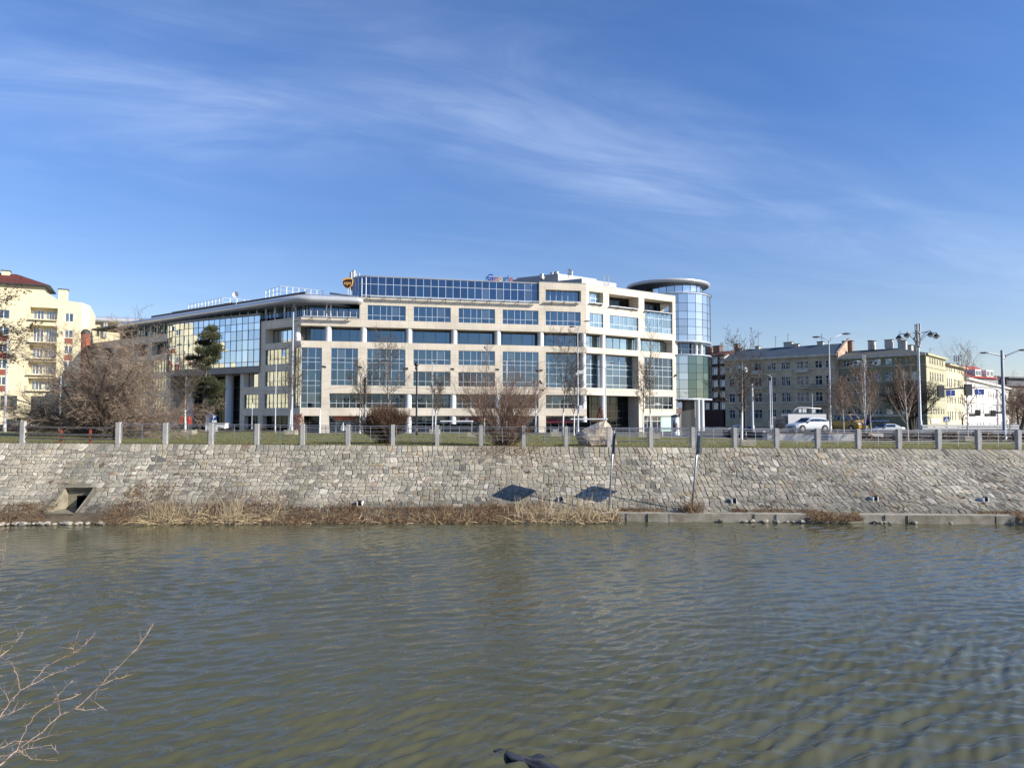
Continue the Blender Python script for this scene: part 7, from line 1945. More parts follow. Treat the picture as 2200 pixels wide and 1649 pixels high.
street_lamp('slim pale lamp post in front of the yellow and white houses', 2144, 925, 805, 110, [], .07)
def plain_pole(label, px, yb, yt, Y, r, mt, name='pole'):
    b = at(px, yb, Y); g = gz_at(b.x, Y); root = thing(name, label, 'pole', (b.x, Y, g)); post(root, b.x, Y, g - .2, at(px, yt, Y).z, r, r * .8, mt); return root
plain_pole('thick pale tram pole before the brown tenement, left of the pair', 1617.5, 925, 824, 78, .13, m_polew, 'tram_pole')
plain_pole('pale tram pole standing directly left of the curved arm lamp', 1655.5, 925, 818, 79, .075, m_polew, 'tram_pole')
tp_ = plain_pole('pole with dark upper part and pale lower half left of the bush', 784, 931, 811, 72, .12, m_polew, 'tram_pole')
p = MB(); a = at(784, 811, 71.9); b_ = at(784, 868, 71.9); p.tube([(a.x, a.y, a.z), (a.x, a.y, b_.z)], .13, 8); part(p, 'dark_sleeve', m_dark, tp_)
plain_pole('leaning white and dark barrier pole in front of the left end of the sunlit facade', 687, 931, 880, 76, .09, m_white, 'barrier_pole')
# overhead tram wires
wr_ = thing('overhead_wires', 'thin overhead tram wires stretched above the street', 'wires', (0, 80, STREET)); p = MB()
for (pl) in ([(540, 838, 80), (784, 826, 80), (1151, 834, 80), (1617, 838, 80), (1977, 842, 80), (2230, 846, 80)], [(784, 834, 78), (1151, 842, 78), (1617, 848, 78), (1977, 850, 78)], [(1617, 842, 79), (1700, 850, 90), (1800, 862, 120)], [(1655, 838, 80), (1760, 850, 100), (1850, 870, 140)]):
    for a, b_ in zip(pl[:-1], pl[1:]):
        A, B_ = at(*a), at(*b_); p.tube([A.lerp(B_, k / 6) - Vector((0, 0, .35 * math.sin(math.pi * k / 6))) for k in range(7)], .012, 3, cap=False)
part(p, 'wire', m_dark, wr_)

# ornate five lamp masts
def ornate(label, px, yb, ytop, Y, first=[None]):
    b = at(px, yb, Y); x = b.x; g = gz_at(x, Y); zt = at(px, ytop, Y).z; H = zt - g
    root = thing('ornate_lamp', label, 'street lamp', (x, Y, g), 'ornate five armed street lamps')
    p = MB(); p.lathe(x, Y, [(.22, g - .2), (.20, g + 1.2), (.15, g + 1.3), (.12, zt - 3.0), (.12, zt - .6)], 12); part(p, 'post', m_polew, root, smooth=True)
    p = MB()
    for k in range(5):
        a = math.radians(20 + 72 * k); cx, cy = x + .24 * math.cos(a), Y + .24 * math.sin(a)
        p.lathe(cx, cy, [(.07, zt - 2.5), (.07, zt), (.10, zt), (.10, zt + .08), (0, zt + .1)], 8)
    p.lathe(x, Y, [(.32, zt - 2.45), (.32, zt - 2.3)], 12); p.lathe(x, Y, [(.32, zt - 1.0), (.32, zt - .85)], 12); part(p, 'tube_cluster', m_galv, root)
    for k in range(5):
        a = math.radians(-8 + 72 * k); d = Vector((math.cos(a), math.sin(a), 0)); c0 = Vector((x, Y, zt - 2.0)) + d * .25
        p = MB(); p.tube([c0, c0 + d * .35 + Vector((0, 0, .6)), c0 + d * .9 + Vector((0, 0, 1.0)), c0 + d * 1.55 + Vector((0, 0, 1.08))], .04, 5); p.tube([Vector((x, Y, zt - .95)), c0 + d * 1.7 + Vector((0, 0, 1.1))], .025, 4); part(p, 'arm', m_galv, root)
        e = c0 + d * 1.65 + Vector((0, 0, 1.08)); p = MB(); p.lathe(e.x, e.y, [(.05, e.z), (.06, e.z - .12), (.22, e.z - .22), (.36, e.z - .42), (.38, e.z - .47), (0, e.z - .46)], 12); h_ = part(p, 'lamp_head', m_dark, root, smooth=True)
        p = MB(); p.lathe(e.x, e.y, [(.30, e.z - .475), (.26, e.z - .6), (.12, e.z - .68), (0, e.z - .70)], 12); part(p, 'lamp_glass', m_lampglass, root, smooth=True, parent=h_)
    return root
ornate('tall ornate five armed lamp mast standing against the sky over the olive tenement', 1977.5, 930, 697, 78)
ornate('farther and smaller ornate five armed lamp mast among the birches', 1859.5, 920, 764, 116)

# traffic gantries
def gantry(label, px, yb, ypost, Y, arm, r, mt, boxes, signs=(), backs=()):
    b = at(px, yb, Y); g = gz_at(b.x, Y); root = thing('traffic_gantry', label, 'traffic light gantry', (b.x, Y, g))
    post(root, b.x, Y, g - .2, at(px, ypost, Y).z, r, r * .75, mt)
    p = MB(); p.tube([at(x, y, Y) for x, y in arm], r * .45, 8); part(p, 'arm', mt, root, smooth=True)
    for (x0, x1, y0, y1, mm, nm) in boxes:
        a, c_ = at(x0, y1, Y - .2), at(x1, y0, Y - .2); p = MB(); p.box((a.x + c_.x) / 2, Y - .2, a.z, c_.z, c_.x - a.x, .25); part(p, nm, mm, root)
    return root, p
def arrow(mb, c_, s, kind, Y):
    def bar(x0, x1, z0, z1): mb.hexa([(c_.x + x0 * s, Y, c_.z + z0 * s), (c_.x + x1 * s, Y, c_.z + z0 * s), (c_.x + x1 * s, Y + .01, c_.z + z0 * s), (c_.x + x0 * s, Y + .01, c_.z + z0 * s), (c_.x + x0 * s, Y, c_.z + z1 * s), (c_.x + x1 * s, Y, c_.z + z1 * s), (c_.x + x1 * s, Y + .01, c_.z + z1 * s), (c_.x + x0 * s, Y + .01, c_.z + z1 * s)])
    def tri(a, b_, c2): mb.add([(c_.x + q[0] * s, Y, c_.z + q[1] * s) for q in (a, b_, c2)], [(0, 1, 2)])
    bar(-.035, .035, -.38, .2); tri((-.14, .18), (.14, .18), (0, .38))
    if kind == 'right': bar(.036, .28, -.2, -.13); tri((.26, -.28), (.26, -.05), (.42, -.165))
gy = 64
r1_, _ = gantry('grey traffic mast and lamp with a curved arm carrying signals and two blue arrow signs', 2158, 932, 752, gy, [(2156, 855), (2151, 846), (2142, 836), (2128, 832), (2110, 831.5), (2075, 833), (2026, 836)], .15, m_galv,
    [(2015, 2027, 828, 853, m_frame_dark, 'signal_backboard'), (2073, 2087, 825, 849, m_frame_dark, 'signal_backboard')])
for e in ((2122, 758), (2190, 752)):
    E_ = at(*e, gy); x = at(2157, 760, gy).x; zj = at(2157, 765, gy).z; p = MB(); p.tube([(x, gy, zj - .2), (x + (E_.x - x) * .12, gy, zj + .05), E_], [.08, .07, .05], 6); part(p, 'lamp_arm', m_galv, r1_); lamp_head(r1_, E_, (E_.x - x, 0, 0), .75, m_dark)
for (x0, x1, y0, y1, kind) in ((2033, 2051.5, 838, 850, 'up'), (2094, 2114, 835.5, 847.5, 'right')):
    a, c_ = at(x0, y1, gy - .15), at(x1, y0, gy - .15); p = MB(); p.box((a.x + c_.x) / 2, gy - .15, a.z, c_.z, c_.x - a.x, .05); sgn = part(p, 'direction_sign', m_blue, r1_); p = MB(); arrow(p, Vector(((a.x + c_.x) / 2 - (.1 if kind == 'right' else 0), 0, (a.z + c_.z) / 2)), c_.z - a.z, kind, gy - .19); part(p, 'arrow', m_white, r1_, parent=sgn)
gantry('dark traffic gantry with a curved post and four black signals before the white row house', 2068.5, 928, 897, 92, [(2068.5, 899), (2070, 893), (2075, 888), (2083, 886), (2110, 886), (2156, 885.5)], .11, m_frame_dark,
    [(2083, 2094.5, 888, 894.5, m_dark, 'signal_sign'), (2096, 2105.5, 880, 893.5, m_black, 'traffic_signal'), (2116, 2127, 888, 894.5, m_dark, 'signal_sign'), (2129, 2138, 881, 894.5, m_black, 'traffic_signal'), (2141, 2151, 884, 888, m_black, 'camera_box'), (2163, 2168, 880, 891, m_black, 'traffic_signal')])
gantry('white curved traffic gantry with pale signal backs above the delivery truck', 1704.5, 925, 890, 98, [(1704.5, 892), (1705.5, 884), (1709, 878), (1716, 875), (1728, 875), (1764, 877.5)], .13, m_white,
    [(1716, 1721, 878, 886, m_lampglass, 'traffic_signal'), (1724.5, 1727.5, 877.5, 886, m_lampglass, 'traffic_signal'), (1728.5, 1731.5, 877.5, 886, m_lampglass, 'traffic_signal'), (1744.5, 1747, 878.5, 886.5, m_lampglass, 'traffic_signal'), (1748.2, 1750.8, 878.5, 886.5, m_lampglass, 'traffic_signal')])

# road signs
def road_sign(label, px, yb, Y, plate, face, deco=None, ground=None):
    """plate: (x0,x1,y0,y1)"""
    b = at(px, yb, Y); g = gz_at(b.x, Y) if ground is None else ground; root = thing('road_sign', label, 'road sign', (b.x, Y, g)); x0, x1, y0, y1 = plate
    a, c_ = at(x0, y1, Y - .06), at(x1, y0, Y - .06)
    p = MB(); p.tube([(b.x, Y, g - .2), (b.x, Y, c_.z - .03)], .035, 6); part(p, 'post', m_galv, root)
    p = MB(); p.box((a.x + c_.x) / 2, Y - .06, a.z, c_.z, c_.x - a.x, .03); pl = part(p, 'plate', face, root)
    return root, a, c_, pl
r_, a, c_, pl = road_sign('blue parking sign with white P and a small white plate below', 460.5, 935, 64, (455.5, 465, 891, 902), m_blue)
text_part('lettering', text_mesh('P', (c_.z - a.z) * 1.0, .004, ((a.x + c_.x) / 2, 64 - .085, (a.z + c_.z) / 2), bold=.01), m_white, r_, parent=pl)
a, c_ = at(455.5, 907, 63.93), at(465, 902.4, 63.93); p = MB(); p.box((a.x + c_.x) / 2, 63.93, a.z, c_.z, c_.x - a.x, .03); part(p, 'lower_plate', m_white, r_)
r_, a, c_, pl = road_sign('blue pedestrian crossing sign with a white triangle before the yellow house', 2033.5, 932, 78, (2027, 2040, 895, 906), m_blue, ground=STREET)
p = MB(); xm = (a.x + c_.x) / 2; w = (c_.x - a.x) * .40; p.add([(xm - w, 77.9, a.z + .09), (xm + w, 77.9, a.z + .09), (xm, 77.9, c_.z - .07)], [(0, 1, 2)]); part(p, 'triangle', m_white, r_, parent=pl)
p = MB(); p.box(xm, 77.89, a.z + .16, a.z + .30, .05, .006); p.box(xm, 77.89, a.z + .305, a.z + .36, .05, .006); part(p, 'walking_figure', m_black, r_, parent=pl)
for px, x0, x1, y0, y1, lab in ((330, 325, 335, 884, 893, 'blue and white disabled parking sign with a white plate, seen through the tangled shrub'), (277, 274, 281, 884, 891, 'small blue sign on a white post, seen through the left part of the tangled shrub')):
    r_, a, c_, pl = road_sign(lab, px, 930, 66, (x0, x1, y0, y1), m_blue)
    p = MB(); xm = (a.x + c_.x) / 2; s_ = (c_.x - a.x) * .3; p.tube([(xm + s_ * math.cos(t), 65.9, (a.z + c_.z) / 2 - .03 + s_ * math.sin(t)) for t in [i * .5 for i in range(-6, 5)]], .012, 4); p.box(xm, 65.9, (a.z + c_.z) / 2, c_.z - .05, .04, .01); part(p, 'symbol', m_white, r_, parent=pl)
    if px == 330: a, c_ = at(326, 898, 65.93), at(334.5, 893.5, 65.93); p = MB(); p.box((a.x + c_.x) / 2, 65.93, a.z, c_.z, c_.x - a.x, .03); part(p, 'lower_plate', m_white, r_)
# mast-like boards seen edge on, in the embankment
def river_board(label, base, top, b0, b1, w, mt):
    X, t = on_wall(*base); P0 = Vector((on_z(base[0], base[1], FOOT_Z).x, foot_y(0) - .15, FOOT_Z - .1)); Y = P0.y; e = at(top[0], top[1], Y)
    root = thing('river_sign', label, 'river sign', P0); p = MB(); p.tube([P0, e], [.055, .05], 8); part(p, 'post', m_galv, root, smooth=True)
    a, c_ = at(*b1, Y - .07), at(*b0, Y - .07); d = Vector((0, 1, 0)); p = MB(); hw = w / 2
    vs = []
    for q in (a, c_):
        for (dx, dy) in ((-hw, -.75), (hw, -.6), (hw + .12, .6), (-hw + .12, .45)): vs.append((q.x + dx, q.y + dy, q.z))
    p.hexa(vs); part(p, 'board', mt, root)
m_boardg = mat('dark_green_board', (.035, .055, .05), .5, var=.2)
river_board('thin leaning river sign seen edge on in front of the boulder, its board almost black', (1311, 1103), (1319, 924), (1319, 930), (1316, 974), .06, m_black)
river_board('second river sign seen edge on, with a wider dark green board hanging over the wall', (1492, 1103), (1500.5, 930), (1500, 935), (1498, 974), .16, m_boardg)
# brush caught at the foot of the second sign
p = MB(); rg = random.Random(5); q0 = on_z(1492, 1103, FOOT_Z)
for i in range(260):
    s = Vector((q0.x + rg.gauss(0, .28), foot_y(0) - .35 + rg.uniform(-.3, .3), FOOT_Z - .2 + rg.random() * .3)); p.tube([s, s + Vector((rg.gauss(0, .22), rg.gauss(0, .1), rg.uniform(.05, .65)))], .009, 3, cap=False)
tag(p.build('flotsam', m_grassdry), 'tangle of brown flotsam caught around the foot of the second river sign', 'flotsam')

# advertising column and poster board
Yc = 92; a = at(1444, 935, Yc); b_ = at(1459.5, 935, Yc); r_ad = (b_.x - a.x) / 2; ac = thing('advertising_column', 'round white advertising column with torn red and grey posters and a dark cap', 'advertising column', ((a.x + b_.x) / 2, Yc, STREET))
zt_ = at(1450, 896, Yc).z; p = MB(); p.lathe((a.x + b_.x) / 2, Yc, [(r_ad * 1.04, STREET - .05), (r_ad * 1.04, STREET + .3), (r_ad, STREET + .31), (r_ad, zt_)], 24); part(p, 'drum', m_white, ac, smooth=True)
p = MB(); p.lathe((a.x + b_.x) / 2, Yc, [(r_ad * 1.0, zt_), (r_ad * 1.3, zt_ + .1), (r_ad * 1.3, zt_ + .2), (r_ad * .4, zt_ + .35), (0, zt_ + .4)], 24); part(p, 'cap', m_dark, ac)
rg = random.Random(8)
for k in range(9):
    aa = rg.uniform(-2.6, -.4); w = rg.uniform(.3, .55); z = STREET + rg.uniform(.4, zt_ - STREET - 1.0); h = rg.uniform(.5, .9); p = MB(); rr_k = r_ad + .012 + .004 * k
    vs = [((a.x + b_.x) / 2 + rr_k * math.cos(aa + w * i / 4), Yc + rr_k * math.sin(aa + w * i / 4), zz_) for zz_ in (z, z + h) for i in range(5)]; p.add(vs, [(i, i + 1, i + 6, i + 5) for i in range(4)])
    part(p, 'poster', [m_red, mat('grey_poster', (.25, .25, .27), .6, var=.4, vs=4), mat('blush_poster', (.6, .4, .36), .6, var=.3, vs=4)][k % 3], ac)
pb = thing('poster_board', 'upright two part poster board on a post beside the advertising column', 'poster board', (at(1462, 930, 88).x, 88, STREET)); p = MB(); x = at(1462, 930, 88).x; p.tube([(x, 88, STREET - .1), (x, 88, at(1462, 863, 88).z)], .09, 8); part(p, 'post', m_galv, pb)
for y0, y1, mm in ((864, 876, mat('pale_blue_screen', (.35, .40, .52), .4, var=.2, vs=3)), (877, 889, mat('brown_poster', (.20, .12, .10), .5, col2=(.4, .3, .25), vs=3))):
    a, c_ = at(1453, y1, 87.8), at(1465, y0, 87.8); p = MB(); p.box((a.x + c_.x) / 2, 87.8, a.z, c_.z, c_.x - a.x, .15); part(p, 'panel', mm, pb)

# bus shelters
def shelter(label, x0, x1, yr, Y, posts_):
    a, b_ = at(x0, yr, Y), at(x1, yr, Y); root = thing('bus_shelter', label, 'bus shelter', ((a.x + b_.x) / 2, Y, STREET)); p = MB(); p.box((a.x + b_.x) / 2, Y + .7, a.z, a.z + .14, b_.x - a.x, 1.6); part(p, 'roof', m_white, root)
    for x in posts_: q = at(x, yr, Y); p = MB(); p.tube([(q.x, Y + .7, STREET - .1), (q.x, Y + .7, q.z)], .05, 6); part(p, 'post', m_galv, root)
    p = MB(); p.box((a.x + b_.x) / 2, Y + 1.4, STREET + .3, a.z - .3, (b_.x - a.x) * .85, .03); part(p, 'glass_wall', m_glass_dark, root)
    p = MB(); p.box((a.x + b_.x) / 2, Y + 1.1, STREET + .40, STREET + .47, (b_.x - a.x) * .6, .4); part(p, 'bench', m_galv, root)
shelter('glass bus shelter with thin white roof left of the russet bush', 946, 1015, 905.5, 88, (952, 966, 1013)); shelter('white roofed bus shelter behind the boulder', 1227, 1306, 901, 86, (1240, 1270, 1303))
# pedestrian railing along the tram stop
def ped_rail(label, x0, x1, Y):
    a, b_ = at(x0, 930, Y), at(x1, 930, Y); root = thing('pedestrian_railing', label, 'railing', ((a.x + b_.x) / 2, Y, STREET)); p = MB(); n = int((b_.x - a.x) / .16)
    for z in (.15, .95, 1.1): p.tube([(a.x, Y, STREET + z + (0)), (b_.x, Y, STREET + z)], .03, 4)
    for i in range(n): x = a.x + (b_.x - a.x) * i / n; p.tube([(x, Y, STREET + .15), (x, Y, STREET + .95)], .014, 3, cap=False)
    for i in range(int(n / 14) + 1): x = a.x + (b_.x - a.x) * i / max(1, int(n / 14)); p.tube([(x, Y, STREET - .1), (x, Y, STREET + 1.15)], .04, 5)
    part(p, 'railing_panel', m_galv, root)
ped_rail('pale pedestrian railing with upright bars before the left part of the sunlit facade', 655, 1012, 83); ped_rail('pedestrian railing with upright bars before the dark double height entrance', 1322, 1500, 82); ped_rail('pedestrian railing beside the dark car, right of the round tower', 1506, 1556, 86)

# tree guards and planters on the lawn
def guard(px, yb, Y, label, w=1.7, first=[None]):
    b = at(px, yb, Y); g = lawn_z(b.x, Y)
    root = thing('tree_guard', label, 'tree guard', (b.x, Y, g), 'low slatted wooden tree guards')
    for k in range(3):
        z = g + .05 + .14 * k; p = MB()
        p.box(b.x, Y - w / 2, z, z + .09, w, .04); p.box(b.x, Y + w / 2, z, z + .09, w, .04); p.box(b.x - w / 2 + .03, Y, z + .004, z + .086, .04, w - .1); p.box(b.x + w / 2 - .03, Y, z + .004, z + .086, .04, w - .1); part(p, 'slat', m_wood, root)
    p = MB()
    for sx in (-1, 1):
        for sy in (-1, 1): p.box(b.x + sx * (w / 2 - .09), Y + sy * (w / 2 - .06), g - .1, g + .46, .07, .07)
    part(p, 'corner_stake', m_wood, root)
for px, yb, Y, lab in ((406, 940, 60, 'low slatted wooden guard around the foot of the tree before the pine'), (625, 940, 60, 'low slatted guard at the foot of the tree by the tall white lamp post'), (934, 932, 68, 'low slatted guard just right of the black lamp post'),
                       (1016, 938, 62, 'low slatted guard in the shadow left of the russet bush'), (1194, 937, 62, 'low slatted guard left of the boulder'), (1381, 936, 63, 'shaded slatted guard of the pair before the chamfered facade'), (1404, 943, 58, 'sunlit slatted guard of the pair before the chamfered facade'),
                       (1603, 954, 48, 'pale slatted guard at the foot of the tree before the brown tenement'), (2078, 946, 60, 'low slatted guard at the foot of the thin birch before the white house')):
    guard(px, yb, Y, lab, .95)
# low walls on the right
def low_wall(label, x0, x1, Y, yt, yb_, dpth, mt):
    a, b_ = at(x0, yb_, Y), at(x1, yt, Y); root = thing('planter_wall', label, 'low wall', ((a.x + b_.x) / 2, Y, a.z)); p = MB(); p.box((a.x + b_.x) / 2, Y + dpth / 2, a.z - .6, b_.z, b_.x - a.x, dpth); part(p, 'wall', mt, root)
    p = MB(); p.box((a.x + b_.x) / 2, Y + dpth / 2, b_.z + .003, b_.z + .07, b_.x - a.x - .2, dpth - .25); part(p, 'soil', m_hedge2, root)
low_wall('long pale concrete wall below the white car', 1649, 1749, 68.8, 932, 944, 1.4, m_concl); low_wall('pale concrete planter wall below the yellow van', 1780, 1836, 67.6, 932, 945, 2.4, m_concl); low_wall('low light concrete kerb wall behind the two birches', 1850, 1898, 68.5, 931, 937, .8, m_concl)
# guard rail along the bridge ramp
gr = thing('guard_rail', 'grey steel guard rail along the ramp before the yellow and white houses', 'guard rail', (48, 76, TERR)); p = MB(); A, B_ = at(1982, 930, 73.0), at(2190, 930, 75.0)
for z in (.35, .62): p.hexa([(A.x, 73.0, TERR + z), (B_.x, 75, TERR + z), (B_.x, 75.06, TERR + z), (A.x, 73.06, TERR + z), (A.x, 73.0, TERR + z + .2), (B_.x, 75, TERR + z + .2), (B_.x, 75.06, TERR + z + .2), (A.x, 73.06, TERR + z + .2)])
part(p, 'rail', m_galv, gr); p = MB()
for i in range(9): q = A.lerp(B_, i / 8); p.box(q.x, 73.12 + 2 * i / 8, TERR - .1, TERR + .8, .1, .1)
part(p, 'rail_post', m_galv, gr)
# flags
fl = thing('flag', 'drooping dark blue flag with yellow stars hanging from a pole among the birches', 'flag', (at(1865, 925, 76).x, 76, TERR)); p = MB(); x = at(1861, 925, 76).x; zt_ = at(1861, 884, 76).z; p.tube([(x, 76, TERR - .1), (x, 76, zt_)], .035, 6); part(p, 'pole', m_polew, fl)
p = MB(); n = 10; rows_f = []
for j in range(8):
    z = zt_ - .05 - (zt_ - at(1861, 911, 76).z) * j / 7; rows_f.append([(x + .03 + .62 * (i / n) * (.6 + .5 * math.sin(j * .6)), 76 + .09 * math.sin(i * 2.1 + j * .5), z - .14 * i / n) for i in range(n + 1)])
vs = [v for r_ in rows_f for v in r_]; p.add(vs, [(j * (n + 1) + i, j * (n + 1) + i + 1, (j + 1) * (n + 1) + i + 1, (j + 1) * (n + 1) + i) for j in range(7) for i in range(n)]); part(p, 'cloth', mat('flag_blue', (.015, .03, .16), .8), fl)
p = MB()
for k in range(7): t = k / 7 * 6.28; c2 = (x + .3 + .14 * math.cos(t), 75.86, zt_ - .75 + .25 * math.sin(t)); p.add([(c2[0] + .03 * math.cos(q * 2.5), c2[1], c2[2] + .03 * math.sin(q * 2.5)) for q in range(5)], [(0, 1, 2, 3, 4)])
part(p, 'stars', m_sgold, fl)
# bins and containers at the left
def bins(px0, px1, y0, y1, Y, mt, lab, nm='recycling_bin'):
    a, b_ = at(px0, y1, Y), at(px1, y0, Y); root = thing(nm, lab, 'bin', ((a.x + b_.x) / 2, Y, STREET)); p = MB(); w = b_.x - a.x; p.box((a.x + b_.x) / 2, Y, STREET + .02, b_.z - .25, w, .9, taper=.94); part(p, 'body', m_dark if nm == 'recycling_bin' else mt, root)
    p = MB(); p.box((a.x + b_.x) / 2, Y, b_.z - .95, b_.z - .05, w * 1.03, .96, taper=.9); p.lathe((a.x + b_.x) / 2, Y, [(w * .42, b_.z - .06), (w * .3, b_.z + .03), (0, b_.z + .06)], 12); part(p, 'hood', mt, root)
bins(386, 396, 894, 915, 86, m_red, 'red recycling bin left of the limewashed tree trunk'); bins(400, 409, 894, 915, 86, m_red, 'red recycling bin right of the limewashed tree trunk')
sb_ = thing('cabinet', 'long low white box beside the parking sign in front of the wing', 'cabinet', (at(476, 920, 80).x, 80, STREET)); p = MB(); a, b_ = at(445, 923, 80), at(487, 909.5, 80); p.box((a.x + b_.x) / 2, 80, STREET - .05, b_.z, b_.x - a.x, 1.0); part(p, 'box', m_white, sb_); p = MB(); p.box((a.x + b_.x) / 2, 80, b_.z + .003, b_.z + .06, b_.x - a.x + .1, 1.1); part(p, 'lid', m_concl, sb_)
sb_ = thing('cabinet', 'small grey electrical cabinet on the lawn left of the bare trees by the red shop', 'cabinet', (at(1192, 930, 74).x, 74, STREET)); p = MB(); a, b_ = at(1187, 935, 73.5), at(1198, 921, 73.5); p.box((a.x + b_.x) / 2, 73.5, STREET + .2, b_.z, b_.x - a.x, .4); part(p, 'box', mat('cabinet_grey', (.42, .43, .43), .5), sb_); p = MB(); p.box((a.x + b_.x) / 2, 73.5, b_.z + .003, b_.z + .05, b_.x - a.x + .06, .46); part(p, 'lid', m_galv, sb_)
# shop signs on the ground floor
def shop_sign(x0, x1, y0, y1, mt, o_=-1.0):
    u0, u1 = DF.u(x0, (y0 + y1) / 2, o_), DF.u(x1, (y0 + y1) / 2, o_); z0, z1 = DF.z(x0, y1, o_), DF.z(x0, y0, o_); p = MB(); DF.box(p, u0, u1, z0, z1, o_, o_ + .12); return part(p, 'shop_sign', mt, off), u0, u1, z0, z1
m_dred = mat('dark_red_fascia', (.09, .006, .01), .4); m_orange = mat('rust_fascia', (.20, .05, .035), .5, col2=(.5, .18, .12), vs=1.2)
s_, u0, u1, z0, z1 = shop_sign(992, 1040, 896, 904.5, mat('bright_red_fascia', (.20, .01, .012), .4)); p = MB(); c_u, c_z = DF.hit(1003, 900.2, -.86); rr_s = (z1 - z0) * .42
p.add([DF.P(c_u + rr_s * math.cos(t), c_z + rr_s * math.sin(t), -.86) for t in [i * math.pi / 8 for i in range(16)]], [tuple(range(16))]); part(p, 'round_logo', m_white, off, parent=s_)
p = MB(); p.add([DF.P(c_u + rr_s * .5 * math.cos(t), c_z + rr_s * (.15 + .5 * math.sin(t)), -.85) for t in [math.pi * i / 6 for i in range(7)]], [tuple(range(7))]); part(p, 'logo_mark', m_red, off, parent=s_)
s_, u0, u1, z0, z1 = shop_sign(1172.5, 1231, 897.5, 908, m_dred); 
p = MB(); rg = random.Random(4)
for k in range(9): u = DF.u(1195, 901, -.86) + k * .26; DF.box(p, u, u + rg.uniform(.04, .1), (z0 + z1) / 2 - .05, (z0 + z1) / 2 + rg.uniform(.12, .3), -.87, -.85); DF.box(p, u + .1, u + .2, (z0 + z1) / 2 - .05, (z0 + z1) / 2 + .02, -.87, -.85)
part(p, 'lettering', mat('dull_red_letters', (.5, .2, .2), .5), off, parent=s_)
shop_sign(718, 768, 892.5, 903, m_orange, -1.3)

# ------------------------------------------------------------------ vehicles
m_tyre = mat('tyre_rubber', (.015, .015, .016), .85); m_rim = mat('alloy_rim', (.45, .46, .48), .3, .8)
m_carglass = glass('car_glass', (.16, .19, .21), (.012, .014, .016), mixf=.6)
m_tail = mat('tail_lamp_red', (.35, .01, .01), .2); m_head = mat('head_lamp', (.75, .78, .8), .1)
def paint(name, c): 
    m = mat(name, c, .28); m.node_tree.nodes['Principled BSDF'].inputs['Coat Weight'].default_value = .8; return m
CARS = {'suv': dict(L=4.65, W=.93, prof=[(0, .38, .66, 0), (.02, .30, .80, 0), (.10, .26, .90, 0), (.26, .24, .99, 0), (.30, .24, 1.01, .04), (.44, .24, 1.05, .46), (.54, .24, 1.06, .51), (.72, .24, 1.08, .47), (.87, .26, 1.09, .36), (.965, .30, 1.07, .08), (.985, .36, 1.00, 0), (1, .45, .75, 0)], wr=.36),
        'sedan': dict(L=4.5, W=.90, prof=[(0, .36, .60, 0), (.02, .26, .70, 0), (.12, .22, .82, 0), (.26, .2, .90, 0), (.29, .2, .92, .04), (.42, .2, .95, .46), (.52, .2, .96, .50), (.68, .2, .97, .47), (.82, .22, .97, .20), (.88, .24, .97, .03), (.97, .28, .94, 0), (1, .4, .65, 0)], wr=.33),
        'van': dict(L=4.6, W=.95, prof=[(0, .38, .80, 0), (.02, .28, .95, 0), (.10, .24, 1.08, 0), (.13, .22, 1.10, .10), (.27, .22, 1.15, .68), (.35, .22, 1.16, .78), (.70, .22, 1.17, .80), (.93, .24, 1.17, .77), (.985, .28, 1.15, .55), (1, .36, .90, 0)], wr=.34)}
